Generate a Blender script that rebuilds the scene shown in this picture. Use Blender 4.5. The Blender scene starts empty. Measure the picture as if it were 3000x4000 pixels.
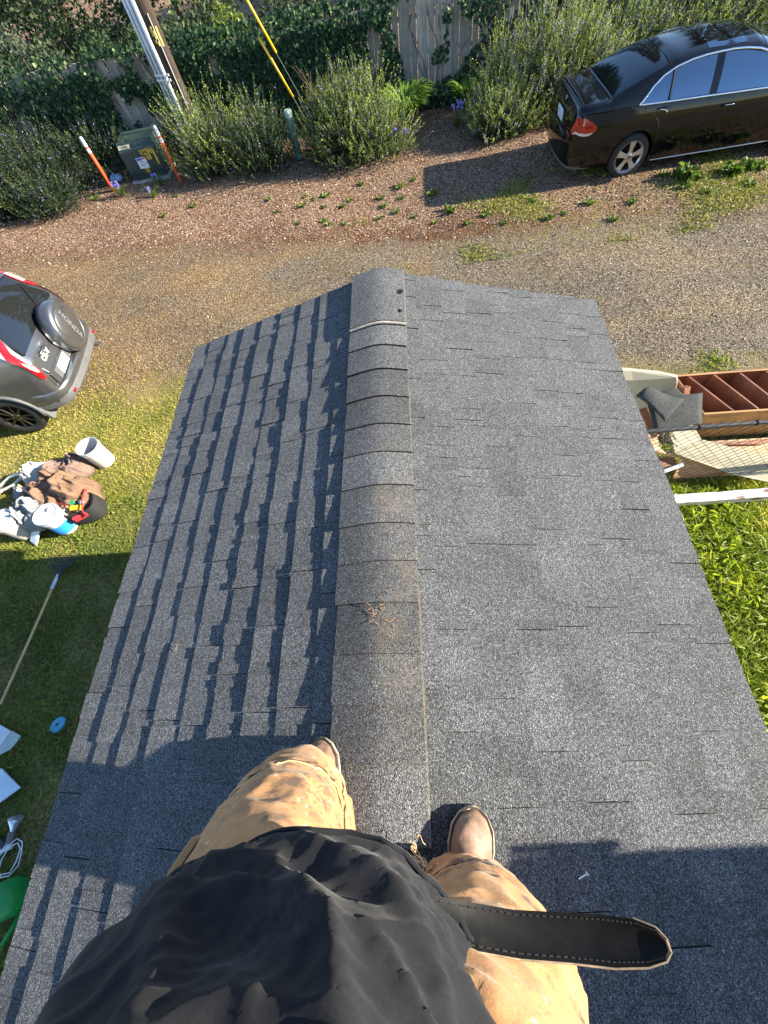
import bpy, bmesh, math, random
import numpy as np
from mathutils import Vector, Matrix, noise as mnoise

# ------------------------------------------------------------------ camera, sky, sun, exposure
scn = bpy.context.scene
COL = scn.collection
cam_d = bpy.data.cameras.new('camera'); cam = bpy.data.objects.new('camera', cam_d); COL.objects.link(cam)
cam_d.sensor_fit = 'HORIZONTAL'; cam_d.sensor_width = 36.0; cam_d.lens = 18.0
cam_d.clip_start = 0.02; cam_d.clip_end = 600
CAMLOC = Vector((0.16, 0.0, 4.15))
_R = ((0.99227412, -0.06135028, -0.10783423), (-0.0059432, -0.89168432, 0.45261877), (-0.12392238, -0.44848101, -0.88515989))
cam.matrix_world = Matrix(((_R[0][0], -_R[0][1], -_R[0][2], CAMLOC.x), (_R[1][0], -_R[1][1], -_R[1][2], CAMLOC.y),
                           (_R[2][0], -_R[2][1], -_R[2][2], CAMLOC.z), (0, 0, 0, 1)))
scn.camera = cam
SUN_EL, SUN_AZ = math.radians(22.0), math.atan2(1.0, 0.01)      # azimuth measured from +Y towards +X
world = bpy.data.worlds.new('World'); scn.world = world; world.use_nodes = True
wn = world.node_tree.nodes; wl = world.node_tree.links; wn.clear()
sky = wn.new('ShaderNodeTexSky'); sky.sky_type = 'NISHITA'; sky.sun_disc = False
sky.sun_elevation = SUN_EL; sky.sun_rotation = SUN_AZ; sky.altitude = 50; sky.air_density = 1.0; sky.dust_density = 0.25; sky.ozone_density = 3.0
bg = wn.new('ShaderNodeBackground'); bg.inputs['Strength'].default_value = 0.095
wo = wn.new('ShaderNodeOutputWorld'); wl.new(sky.outputs[0], bg.inputs[0]); wl.new(bg.outputs[0], wo.inputs[0])
sun_d = bpy.data.lights.new('sun', 'SUN'); sun_d.energy = 5.0; sun_d.angle = math.radians(0.53); sun_d.color = (1.0, 0.90, 0.73)
sun = bpy.data.objects.new('sun', sun_d); COL.objects.link(sun)
SUND = Vector((math.cos(SUN_EL) * math.sin(SUN_AZ), math.cos(SUN_EL) * math.cos(SUN_AZ), math.sin(SUN_EL)))
sun.rotation_euler = SUND.to_track_quat('Z', 'Y').to_euler(); sun.location = SUND * 60
scn.view_settings.view_transform = 'Standard'; scn.view_settings.look = 'None'
scn.view_settings.exposure = 1.8; scn.view_settings.gamma = 1.0; scn.view_settings.use_curve_mapping = False
scn.render.engine = 'CYCLES'
scn.cycles.use_denoising = True
scn.cycles.max_bounces = 6; scn.cycles.transparent_max_bounces = 8

rng = np.random.default_rng(7)
random.seed(7)

# ------------------------------------------------------------------ object helpers
def link(o, parent=None):
    COL.objects.link(o)
    if parent is not None: o.parent = parent
    return o
def tag(o, label=None, cat=None, group=None, kind=None):
    if label: o['label'] = label
    if cat: o['category'] = cat
    if group: o['group'] = group
    if kind: o['kind'] = kind
    return o
def thing(name, label, cat, loc=(0, 0, 0), rz=0.0, group=None):
    o = link(bpy.data.objects.new(name, None)); o.location = loc; o.rotation_euler = (0, 0, rz)
    o.empty_display_size = 0.1
    return tag(o, label, cat, group)
def copy_tree(o, parent=None):
    c = link(o.copy(), parent)
    for ch in list(o.children): copy_tree(ch, c)
    return c

def npmesh(name, V, F, rnd=None, smooth=False):
    V = np.ascontiguousarray(V, dtype=np.float32); F = np.ascontiguousarray(F, dtype=np.int32)
    me = bpy.data.meshes.new(name); nf, k = F.shape
    me.vertices.add(len(V)); me.vertices.foreach_set('co', V.ravel())
    me.loops.add(nf * k); me.loops.foreach_set('vertex_index', F.ravel())
    me.polygons.add(nf); me.polygons.foreach_set('loop_start', np.arange(0, nf * k, k, dtype=np.int32))
    if rnd is not None:
        a = me.attributes.new('rnd', 'FLOAT', 'FACE'); a.data.foreach_set('value', np.asarray(rnd, dtype=np.float32))
    me.update(calc_edges=True)
    me.polygons.foreach_set('use_smooth', np.full(nf, bool(smooth)))
    return me

class MB:
    """collects simple shapes into one mesh"""
    def __init__(s): s.v = []; s.f = []
    def add(s, V, F):
        o = len(s.v); s.v += [tuple(p) for p in V]; s.f += [tuple(i + o for i in f) for f in F]; return s
    def box(s, c, size, rot=None, taper=1.0):
        x, y, z = size[0] / 2, size[1] / 2, size[2] / 2; t = taper
        P = [Vector(p) for p in ((-x, -y, -z), (x, -y, -z), (x, y, -z), (-x, y, -z), (-x * t, -y * t, z), (x * t, -y * t, z), (x * t, y * t, z), (-x * t, y * t, z))]
        if rot is not None: P = [rot @ p for p in P]
        c = Vector(c)
        return s.add([p + c for p in P], [(3, 2, 1, 0), (4, 5, 6, 7), (0, 1, 5, 4), (1, 2, 6, 5), (2, 3, 7, 6), (3, 0, 4, 7)])
    def prism(s, poly, d):
        """extrude 3d polygon by vector d"""
        n = len(poly); d = Vector(d); P = [Vector(p) for p in poly]
        F = [tuple(range(n - 1, -1, -1)), tuple(range(n, 2 * n))] + [(i, (i + 1) % n, n + (i + 1) % n, n + i) for i in range(n)]
        return s.add(P + [p + d for p in P], F)
    def tube(s, path, r, seg=8, cap=True, closed=False, flat=1.0, up=(0, 0, 1)):
        P = [Vector(p) for p in path]; n = len(P)
        rs = list(r) if hasattr(r, '__len__') else [r] * n
        V = []; u0 = None
        for i, p in enumerate(P):
            a = P[(i - 1) % n] if closed else P[max(i - 1, 0)]; b = P[(i + 1) % n] if closed else P[min(i + 1, n - 1)]
            t = (b - a).normalized()
            if u0 is None:
                u0 = Vector(up); 
                if abs(u0.dot(t)) > 0.95: u0 = Vector((1, 0, 0))
            u = (u0 - t * u0.dot(t)).normalized(); u0 = u; w = t.cross(u)
            for k in range(seg):
                an = 2 * math.pi * k / seg
                V.append(p + (u * math.cos(an) * flat + w * math.sin(an)) * rs[i])
        F = []
        m = n if closed else n - 1
        for i in range(m):
            for k in range(seg):
                a = i * seg + k; b = i * seg + (k + 1) % seg; j = ((i + 1) % n) * seg
                F.append((a, b, j + (k + 1) % seg, j + k))
        if cap and not closed:
            F.append(tuple(range(seg - 1, -1, -1))); F.append(tuple((n - 1) * seg + k for k in range(seg)))
        return s.add(V, F)
    def lathe(s, prof, seg=24, M=None, cap=True):
        """prof: list (r,z)"""
        V = []; n = len(prof)
        for r, z in prof:
            for k in range(seg):
                a = 2 * math.pi * k / seg; V.append(Vector((r * math.cos(a), r * math.sin(a), z)))
        F = []
        for i in range(n - 1):
            for k in range(seg):
                F.append((i * seg + k, i * seg + (k + 1) % seg, (i + 1) * seg + (k + 1) % seg, (i + 1) * seg + k))
        if cap:
            F.append(tuple(range(seg - 1, -1, -1))); F.append(tuple((n - 1) * seg + k for k in range(seg)))
        if M is not None: V = [M @ v for v in V]
        return s.add(V, F)
    def loft(s, rings, cap=True, closed=True):
        n = len(rings[0]); V = [p for r in rings for p in r]; F = []
        for i in range(len(rings) - 1):
            for k in range(n if closed else n - 1):
                F.append((i * n + k, i * n + (k + 1) % n, (i + 1) * n + (k + 1) % n, (i + 1) * n + k))
        if cap and closed:
            F.append(tuple(range(n - 1, -1, -1))); F.append(tuple((len(rings) - 1) * n + k for k in range(n)))
        return s.add(V, F)
    def build(s, name, m, parent=None, smooth=False, bevel=0.0, sharp=None, fix=True):
        me = bpy.data.meshes.new(name); me.from_pydata([tuple(v) for v in s.v], [], s.f)
        if fix or bevel:
            bm = bmesh.new(); bm.from_mesh(me)
            if bevel:
                bmesh.ops.remove_doubles(bm, verts=bm.verts, dist=1e-5)
                es = [e for e in bm.edges if len(e.link_faces) == 2 and e.calc_face_angle(0) > 0.6]
                bmesh.ops.bevel(bm, geom=es, offset=bevel, segments=2, profile=0.5, affect='EDGES', clamp_overlap=True)
            bmesh.ops.recalc_face_normals(bm, faces=bm.faces)
            bm.to_mesh(me); bm.free()
        if m is not None: me.materials.append(m)
        if smooth:
            me.polygons.foreach_set('use_smooth', np.ones(len(me.polygons), dtype=bool))
            if sharp is not None: me.set_sharp_from_angle(angle=math.radians(sharp))
        return link(bpy.data.objects.new(name, me), parent)

def mesh_obj(name, me, m, parent=None):
    if m is not None and len(me.materials) == 0: me.materials.append(m)
    return link(bpy.data.objects.new(name, me), parent)

def text_obj(name, txt, size, m, parent, loc, M3, extrude=0.0015, sx=1.0, bold=0.0, align='CENTER'):
    """flat lettering as a thin mesh; M3 columns = right, up, out"""
    c = bpy.data.curves.new(name, 'FONT'); c.body = txt; c.size = size; c.extrude = extrude; c.align_x = align; c.align_y = 'CENTER'; c.offset = bold
    c.resolution_u = 3
    t = bpy.data.objects.new(name, c); COL.objects.link(t); bpy.context.view_layer.update()
    me = bpy.data.meshes.new_from_object(t.evaluated_get(bpy.context.evaluated_depsgraph_get()))
    bpy.data.objects.remove(t); bpy.data.curves.remove(c)
    me.name = name; me.materials.clear(); me.materials.append(m)
    o = link(bpy.data.objects.new(name, me), parent)
    R = Matrix((M3[0], M3[1], M3[2])).transposed().to_4x4()
    o.matrix_local = Matrix.Translation(Vector(loc)) @ R @ Matrix.Diagonal((sx, 1, 1, 1))
    return o

def vnoise(p, sc=1.0, seed=0.0):
    return mnoise.noise(Vector((p[0] * sc + seed, p[1] * sc - seed * 1.7, p[2] * sc + seed * 0.3)))

# ------------------------------------------------------------------ node helpers
class NT:
    def __init__(s, name):
        s.m = bpy.data.materials.new(name); s.m.use_nodes = True; s.t = s.m.node_tree; s.t.nodes.clear()
        s.out = s.t.nodes.new('ShaderNodeOutputMaterial')
    def n(s, typ, **kw):
        nd = s.t.nodes.new(typ)
        for k, v in kw.items(): setattr(nd, k, v)
        return nd
    def put(s, sock, v):
        if isinstance(v, bpy.types.NodeSocket): s.t.links.new(v, sock)
        elif hasattr(v, '__len__') and len(v) == 3 and sock.type == 'RGBA': sock.default_value = (*v, 1)
        else: sock.default_value = v
    def math(s, op, a, b=0.0, c=None, clamp=False):
        nd = s.n('ShaderNodeMath', operation=op, use_clamp=clamp); s.put(nd.inputs[0], a); s.put(nd.inputs[1], b)
        if c is not None: s.put(nd.inputs[2], c)
        return nd.outputs[0]
    def mix(s, f, a, b, bt='MIX'):
        nd = s.n('ShaderNodeMix', data_type='RGBA', blend_type=bt); s.put(nd.inputs[0], f); s.put(nd.inputs[6], a); s.put(nd.inputs[7], b); return nd.outputs[2]
    def coord(s, which='Object'): return s.n('ShaderNodeTexCoord').outputs[which]
    def geo(s, which='Position'): return s.n('ShaderNodeNewGeometry').outputs[which]
    def mapv(s, v, scale=(1, 1, 1), rot=(0, 0, 0), loc=(0, 0, 0)):
        nd = s.n('ShaderNodeMapping'); s.put(nd.inputs[0], v); nd.inputs['Scale'].default_value = scale; nd.inputs['Rotation'].default_value = rot; nd.inputs['Location'].default_value = loc; return nd.outputs[0]
    def noise(s, v, scale, detail=3.0, rough=0.55, dist=0.0, col=False):
        nd = s.n('ShaderNodeTexNoise'); s.put(nd.inputs['Vector'], v); nd.inputs['Scale'].default_value = scale; nd.inputs['Detail'].default_value = detail
        nd.inputs['Roughness'].default_value = rough; nd.inputs['Distortion'].default_value = dist; return nd.outputs['Color' if col else 'Fac']
    def voro(s, v, scale, out='Color', feature='F1', rand=1.0):
        nd = s.n('ShaderNodeTexVoronoi', feature=feature); s.put(nd.inputs['Vector'], v); nd.inputs['Scale'].default_value = scale; nd.inputs['Randomness'].default_value = rand; return nd.outputs[out]
    def ramp(s, f, stops, interp='LINEAR'):
        nd = s.n('ShaderNodeValToRGB'); cr = nd.color_ramp; cr.interpolation = interp
        while len(cr.elements) < len(stops): cr.elements.new(0.5)
        for e, (p, c) in zip(cr.elements, stops):
            e.position = p; e.color = (*c, 1) if hasattr(c, '__len__') else (c, c, c, 1)
        s.put(nd.inputs[0], f); return nd.outputs[0]
    def sep(s, v):
        nd = s.n('ShaderNodeSeparateXYZ'); s.put(nd.inputs[0], v); return nd.outputs
    def attr(s, name='rnd'): return s.n('ShaderNodeAttribute', attribute_name=name).outputs['Fac']
    def bump(s, h, strength=0.5, dist=0.01):
        nd = s.n('ShaderNodeBump'); nd.inputs['Strength'].default_value = strength; nd.inputs['Distance'].default_value = dist; s.put(nd.inputs['Height'], h); return nd.outputs[0]
    def bsdf(s, color, rough=0.8, metal=0.0, normal=None, **kw):
        b = s.n('ShaderNodeBsdfPrincipled'); s.put(b.inputs['Base Color'], color); s.put(b.inputs['Roughness'], rough); s.put(b.inputs['Metallic'], metal)
        if normal is not None: s.put(b.inputs['Normal'], normal)
        for k, v in kw.items(): s.put(b.inputs[k.replace('_', ' ')], v)
        return b.outputs[0]
    def done(s, sh): s.t.links.new(sh, s.out.inputs['Surface']); return s.m

def simple(name, col, rough=0.6, metal=0.0, var=0.12, vscale=6.0, bump=0.0, bscale=80.0, **kw):
    """plain material with slight uneven colour"""
    t = NT(name); c = t.coord(); n = t.noise(c, vscale, 4)
    lo = tuple(max(0, x * (1 - var)) for x in col); hi = tuple(min(1, x * (1 + var)) for x in col)
    color = t.ramp(n, [(0.3, lo), (0.7, hi)])
    nm = t.bump(t.noise(c, bscale, 3), bump, 0.01) if bump else None
    return t.done(t.bsdf(color, rough, metal, nm, **kw))

def leafmat(name, stops, trans=0.35, rough=0.5, spec=0.3, extra=None):
    t = NT(name); r = t.attr()
    col = t.ramp(r, stops)
    d = t.bsdf(col, rough, Specular_IOR_Level=spec)
    tr = t.n('ShaderNodeBsdfTranslucent'); t.put(tr.inputs[0], t.mix(0.5, col, (0.9, 1.0, 0.35), 'MULTIPLY'))
    mx = t.n('ShaderNodeMixShader'); mx.inputs[0].default_value = trans
    t.t.links.new(d, mx.inputs[1]); t.t.links.new(tr.outputs[0], mx.inputs[2])
    return t.done(mx.outputs[0])

# ------------------------------------------------------------------ vectorised foliage
def unit(a): return a / np.maximum(np.linalg.norm(a, axis=1, keepdims=True), 1e-9)
def leaf_quads(P, D, L, W, curl=0.0, rnd=None, r=rng, twist=None):
    """diamond leaves: base P, direction D, length L, width W -> V,F,rnd"""
    N = len(P); D = unit(D)
    ref = r.normal(size=(N, 3)) if twist is None else twist
    S = unit(np.cross(D, ref)); Nn = np.cross(S, D)
    L = np.broadcast_to(np.asarray(L, float), (N,))[:, None]; W = np.broadcast_to(np.asarray(W, float), (N,))[:, None]
    mid = P + D * L * 0.5 + Nn * (curl * L)
    V = np.stack([P, mid - S * W * 0.5, P + D * L, mid + S * W * 0.5], 1).reshape(-1, 3)
    F = np.arange(4 * N).reshape(N, 4)
    return V, F, (r.random(N) if rnd is None else rnd)
def blades(P, D, L, W, bend, rnd=None, r=rng):
    """grass blade: two-segment bent strip ending in a point (quad + triangle as two quads)"""
    N = len(P); D = unit(D); H = r.normal(size=(N, 3)); H[:, 2] = 0; H = unit(H)
    S = unit(np.cross(D, H + 1e-6)); L = np.broadcast_to(np.asarray(L, float), (N,))[:, None]; W = np.broadcast_to(np.asarray(W, float), (N,))[:, None]
    m = P + D * L * 0.55; tip = P + D * L * 0.95 + H * L * bend - np.array([0, 0, 1]) * L * bend * 0.35
    V = np.stack([P - S * W * 0.4, P + S * W * 0.4, m + S * W * 0.5, m - S * W * 0.5, tip + S * W * 0.06, tip - S * W * 0.06], 1).reshape(-1, 3)
    i = np.arange(N)[:, None] * 6
    F = np.concatenate([i + np.array([[0, 1, 2, 3]]), i + np.array([[3, 2, 4, 5]])], 0)
    rr = r.random(N) if rnd is None else rnd
    return V, F, np.concatenate([rr, rr])
def merge(parts):
    V = []; F = []; R = []; o = 0
    for v, f, r_ in parts: V.append(v); F.append(f + o); R.append(r_); o += len(v)
    return np.concatenate(V), np.concatenate(F), np.concatenate(R)
# ------------------------------------------------------------------ ground
def bark_y(x): return 8.1 - 0.13 * x
def make_ground_mat():
    t = NT('ground_soil_gravel_turf'); p = t.geo(); X, Y, Z = t.sep(p)
    wob = t.math('SUBTRACT', t.noise(p, 0.9, 4), 0.5); wob2 = t.math('SUBTRACT', t.noise(p, 0.33, 3), 0.5)
    wsum = t.math('ADD', t.math('MULTIPLY', wob, 1.3), t.math('MULTIPLY', wob2, 1.6))
    # gravel
    vc = t.voro(p, 74.0, 'Color'); vg = t.sep(vc)[0]; vg2 = t.sep(vc)[1]
    gcol = t.ramp(vg, [(0.0, (0.0324, 0.0247, 0.0170)), (0.3, (0.1404, 0.1045, 0.0668)), (0.7, (0.2430, 0.1824, 0.1155)), (0.9, (0.3672, 0.2926, 0.2003)), (1.0, (0.5940, 0.5130, 0.3996))])
    big = t.noise(t.mapv(p, (0.45, 1.2, 1)), 0.8, 5, 0.6)
    gcol = t.mix(t.ramp(big, [(0.40, 0.0), (0.60, 1.0)]), gcol, t.mix(0.9, gcol, (0.72, 0.80, 0.95), 'MULTIPLY'))
    tan = t.ramp(t.math('ADD', t.noise(p, 1.1, 5), t.math('MULTIPLY', t.math('SUBTRACT', 0.0, X), 0.045)), [(0.42, 0.0), (0.72, 1.0)])
    gcol = t.mix(t.math('MULTIPLY', tan, 0.62), gcol, t.mix(0.85, gcol, (1.30, 1.0, 0.60), 'MULTIPLY'))
    moss = t.ramp(t.noise(p, 2.3, 5, 0.65), [(0.56, 0.0), (0.74, 1.0)])
    gcol = t.mix(t.math('MULTIPLY', moss, 0.32), gcol, (0.22, 0.17, 0.05))
    # bark mulch
    mv = t.mapv(p, (1, 1, 1), (0, 0, 0.4)); bc = t.voro(mv, 44.0, 'Color'); br = t.sep(bc)[0]
    bcol = t.ramp(br, [(0.0, (0.0328, 0.0169, 0.0098)), (0.3, (0.1529, 0.0924, 0.0581)), (0.65, (0.2948, 0.1902, 0.1253)), (0.92, (0.4368, 0.3003, 0.2058)), (1.0, (0.6334, 0.4805, 0.3493))])
    soil = t.ramp(t.noise(p, 1.4, 4), [(0.48, 0.0), (0.68, 1.0)])
    bcol = t.mix(t.math('MULTIPLY', soil, 0.6), bcol, t.mix(0.85, bcol, (0.75, 0.52, 0.36), 'MULTIPLY'))
    # lawn soil under the blades
    gn = t.noise(p, 34.0, 4, 0.7); gl = t.noise(p, 1.3, 5, 0.62)
    lgreen = t.ramp(gn, [(0.3, (0.035, 0.045, 0.010)), (0.5, (0.13, 0.14, 0.030)), (0.72, (0.27, 0.26, 0.07))])
    ldry = t.ramp(gn, [(0.3, (0.13, 0.10, 0.035)), (0.55, (0.33, 0.26, 0.10)), (0.75, (0.46, 0.38, 0.18))])
    lcol = t.mix(t.ramp(gl, [(0.40, 0.0), (0.62, 1.0)]), lgreen, ldry)
    # masks
    ylawn = t.math('ADD', t.math('MULTIPLY', wsum, 1.1), t.math('SUBTRACT', Y, 4.55))
    right = t.ramp(t.math('ADD', t.math('MULTIPLY', X, 0.1), 0.35), [(0.35, 0.0), (0.5, 0.75)])     # lawn edge sits nearer on the right
    ylawn = t.math('ADD', ylawn, right)
    mlawn = t.ramp(t.math('MULTIPLY_ADD', ylawn, -0.5, 0.5), [(0.36, 0.0), (0.68, 1.0)])
    yb = t.math('SUBTRACT', t.math('ADD', Y, t.math('MULTIPLY', X, 0.13)), 8.1)
    yb = t.math('ADD', yb, t.math('MULTIPLY', wob, 0.9))
    mbark = t.ramp(t.math('MULTIPLY_ADD', yb, 0.5, 0.5), [(0.47, 0.0), (0.58, 1.0)])
    band = t.ramp(t.math('MULTIPLY_ADD', t.math('ABSOLUTE', t.math('SUBTRACT', yb, 0.05)), -1.6, 1.0, clamp=True), [(0.15, 0.0), (0.7, 1.0)])
    band = t.math('MULTIPLY', band, t.ramp(t.noise(p, 3.0, 4), [(0.35, 0.2), (0.6, 1.0)]))
    band = t.math('MULTIPLY', band, t.ramp(t.math('MULTIPLY_ADD', X, 0.1, 0.5), [(0.1, 0.35), (0.35, 1.0), (0.68, 1.0), (0.85, 0.2)]))
    col = t.mix(mbark, gcol, bcol)
    col = t.mix(t.math('MULTIPLY', band, 0.95), col, t.mix(1.0, bcol, (0.50, 0.30, 0.19), 'MULTIPLY'))
    # yellow moss near the parked sedan
    rm = t.math('MULTIPLY', t.ramp(t.math('MULTIPLY_ADD', X, 0.1, 0.5), [(0.55, 0.0), (0.8, 1.0)]), t.ramp(t.math('MULTIPLY_ADD', t.math('ABSOLUTE', t.math('SUBTRACT', Y, 7.9)), -0.8, 1.0, clamp=True), [(0.1, 0.0), (0.6, 1.0)]))
    rm = t.math('MULTIPLY', rm, t.ramp(t.noise(p, 4.0, 5, 0.7), [(0.42, 0.0), (0.62, 1.0)]))
    col = t.mix(t.math('MULTIPLY', rm, 0.6), col, (0.20, 0.17, 0.035))
    col = t.mix(mlawn, col, lcol)
    dirt = t.ramp(t.noise(t.mapv(p, loc=(3.1, 7.7, 0)), 1.7, 4), [(0.63, 0.0), (0.74, 1.0)])
    col = t.mix(t.math('MULTIPLY', dirt, t.math('MULTIPLY', mlawn, 0.75)), col, (0.19, 0.14, 0.085))
    h = t.math('ADD', t.voro(p, 95.0, 'Distance'), t.math('MULTIPLY', gn, 0.6))
    return t.done(t.bsdf(col, 0.93, 0.0, t.bump(h, 0.9, 0.02), Specular_IOR_Level=0.15))
M_ground = make_ground_mat()
def gz(x, y):
    """gentle unevenness of the ground"""
    return 0.035 * math.sin(x * 0.7 + 1.3) * math.sin(y * 0.55) + 0.02 * math.sin(x * 1.9 + y * 1.3)
def gzn(x, y): return 0.035 * np.sin(x * 0.7 + 1.3) * np.sin(y * 0.55) + 0.02 * np.sin(x * 1.9 + y * 1.3)
_gx = np.concatenate([[-260, -120, -60, -35, -22], np.arange(-14, 14.01, 0.2), [22, 35, 60, 120, 260]])
_gy = np.concatenate([[-200, -90, -40, -15], np.arange(-6, 20.01, 0.2), [28, 45, 80, 160, 320]])
GX, GY = np.meshgrid(_gx, _gy, indexing='ij')
_fade = np.clip((22 - np.maximum(np.abs(GX), np.abs(GY))) / 4, 0, 1)
_V = np.stack([GX, GY, gzn(GX, GY) * _fade], -1).reshape(-1, 3); _n = len(_gy)
_i = (np.arange(len(_gx) - 1)[:, None] * _n + np.arange(_n - 1)[None, :]).ravel()
ground = mesh_obj('ground', npmesh('ground', _V, np.stack([_i, _i + _n, _i + _n + 1, _i + 1], 1), smooth=True), M_ground)
tag(ground, 'brown gravel and bark ground running into mossy lawn around the shed', 'ground', kind='structure')

# ------------------------------------------------------------------ shed with the shingled roof
PITCH = math.atan(0.27); RZ = 2.965; HWL, HWR = 1.18, 1.15; Y0, Y1 = -1.75, 1.985
EXPO = 0.1265
def slope_pt(side, s, y, n):
    """side -1 left / +1 right; s metres up from the eave; n height above the roof plane"""
    hw = HWL if side < 0 else HWR
    x = hw - s * math.cos(PITCH); z = RZ - hw * math.tan(PITCH) + s * math.sin(PITCH)
    return Vector((side * (x + n * math.sin(PITCH)), y, z + n * math.cos(PITCH)))
def granule_mat(name, dark, mid, lite, dust=0.0, objrand=0.07, tint=(1, 1, 1), tone=False):
    t = NT(name); p = t.geo()
    oi = t.n('ShaderNodeObjectInfo').outputs['Random']
    v = t.sep(t.voro(p, 480.0, 'Color')); v2 = t.sep(t.voro(p, 230.0, 'Color'))
    c = t.ramp(v[0], [(0.0, dark), (0.45, mid), (0.86, tuple(x * 1.7 for x in mid)), (0.94, lite), (1.0, lite)])
    c = t.mix(0.55, c, t.ramp(v2[1], [(0.2, 0.55), (0.75, 1.35)]), 'MULTIPLY')
    c = t.mix(0.8, c, t.ramp(t.noise(p, 5.0, 5, 0.65), [(0.3, 0.84), (0.7, 1.12)]), 'MULTIPLY')
    c = t.mix(1.0, c, t.ramp(oi, [(0.0, tuple((1 - objrand) * x for x in tint)), (1.0, tuple((1 + objrand) * x for x in tint))]), 'MULTIPLY')
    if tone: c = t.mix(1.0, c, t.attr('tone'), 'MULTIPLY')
    if dust:
        d = t.ramp(t.noise(p, 7.0, 6, 0.7), [(0.40, 0.0), (0.68, 1.0)])
        fine = t.ramp(v[1], [(0.35, 0.0), (0.6, 1.0)])
        X, Y, Z = t.sep(p)
        zone = t.ramp(t.math('MULTIPLY_ADD', t.math('ABSOLUTE', t.math('SUBTRACT', Y, 0.38)), -1.25, 1.0, clamp=True), [(0.25, 0.04), (0.85, 1.0)])
        top = t.ramp(t.math('MULTIPLY_ADD', X, 4.0, 0.5, clamp=True), [(0.22, 0.0), (0.55, 1.0)])
        f = t.math('MULTIPLY', t.math('MULTIPLY', t.math('MULTIPLY', d, fine), t.math('MULTIPLY', zone, top)), dust)
        c = t.mix(f, c, (0.42, 0.31, 0.17))
        # thin tan line along the right-hand edge
        e = t.ramp(t.math('ABSOLUTE', t.math('SUBTRACT', X, 0.123)), [(0.0, 1.0), (0.004, 0.0)])
        c = t.mix(t.math('MULTIPLY', e, 0.45), c, (0.34, 0.28, 0.19))
    h = t.math('ADD', t.voro(p, 480.0, 'Distance'), t.math('MULTIPLY', v2[0], 0.3))
    return t.done(t.bsdf(c, 0.92, 0.0, t.bump(h, 0.8, 0.004), Specular_IOR_Level=0.3))
M_sh = granule_mat('asphalt_shingle_granules', (0.0197, 0.0206, 0.0239), (0.0866, 0.0909, 0.0973), (0.2700, 0.2802, 0.2901), tone=True)
M_cap = granule_mat('ridge_cap_granules', (0.0171, 0.0179, 0.0201), (0.0865, 0.0893, 0.0938), (0.2545, 0.2651, 0.2737), dust=0.34, objrand=0.27, tone=True)
M_deck = simple('roof_underlay', (0.03, 0.03, 0.032), 0.9)
M_whitewall = simple('white_painted_siding', (0.62, 0.62, 0.59), 0.6, var=0.08)
M_fascia = simple('white_fascia_paint', (0.68, 0.67, 0.63), 0.5, var=0.06)

shed = thing('shed', 'small white shed with dark grey shingled gable roof under the person', 'shed', (0, 0, 0))
def lap_wall(name, x0, y0, x1, y1, z0, z1, parent, m, top=None):
    """wall of lapped boards along a line; one board object per course"""
    wall = MB(); d = Vector((x1 - x0, y1 - y0, 0)); L = d.length; d.normalize(); nrm = Vector((d.y, -d.x, 0))
    c = Vector(((x0 + x1) / 2, (y0 + y1) / 2, 0)); R = Matrix((d, -nrm, Vector((0, 0, 1)))).transposed()
    w = MB().box(c + Vector((0, 0, (z0 + z1) / 2)) - nrm * 0.05, (L, 0.07, z1 - z0), R).build(name, m, parent)
    z = z0
    while z < z1 - 0.02:
        h = min(0.18, z1 - z)
        MB().prism([c + d * (-L / 2) + nrm * 0.0 + Vector((0, 0, z + h)), c + d * (-L / 2) + nrm * 0.018 + Vector((0, 0, z)), c + d * (-L / 2) - nrm * 0.012 + Vector((0, 0, z)), c + d * (-L / 2) - nrm * 0.012 + Vector((0, 0, z + h))], d * L).build('siding_board', m, w)
        z += 0.18
    return w
WX = 1.0; WZ = RZ - HWL * math.tan(PITCH) - 0.02
lap_wall('wall', -WX, Y1 - 0.2, -WX, Y0 + 0.15, 0.05, WZ, shed, M_whitewall)
lap_wall('wall', WX, Y0 + 0.15, WX, Y1 - 0.2, 0.05, WZ, shed, M_whitewall)
lap_wall('wall', WX - 0.02, Y1 - 0.2, -WX + 0.02, Y1 - 0.2, 0.05, WZ, shed, M_whitewall)
MB().prism([(-WX - 0.02, Y1 - 0.25, WZ), (WX + 0.02, Y1 - 0.25, WZ), (0, Y1 - 0.25, RZ - 0.06)], (0, 0.05, 0)).build('gable_end', M_whitewall, shed)
slopes = {}
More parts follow.
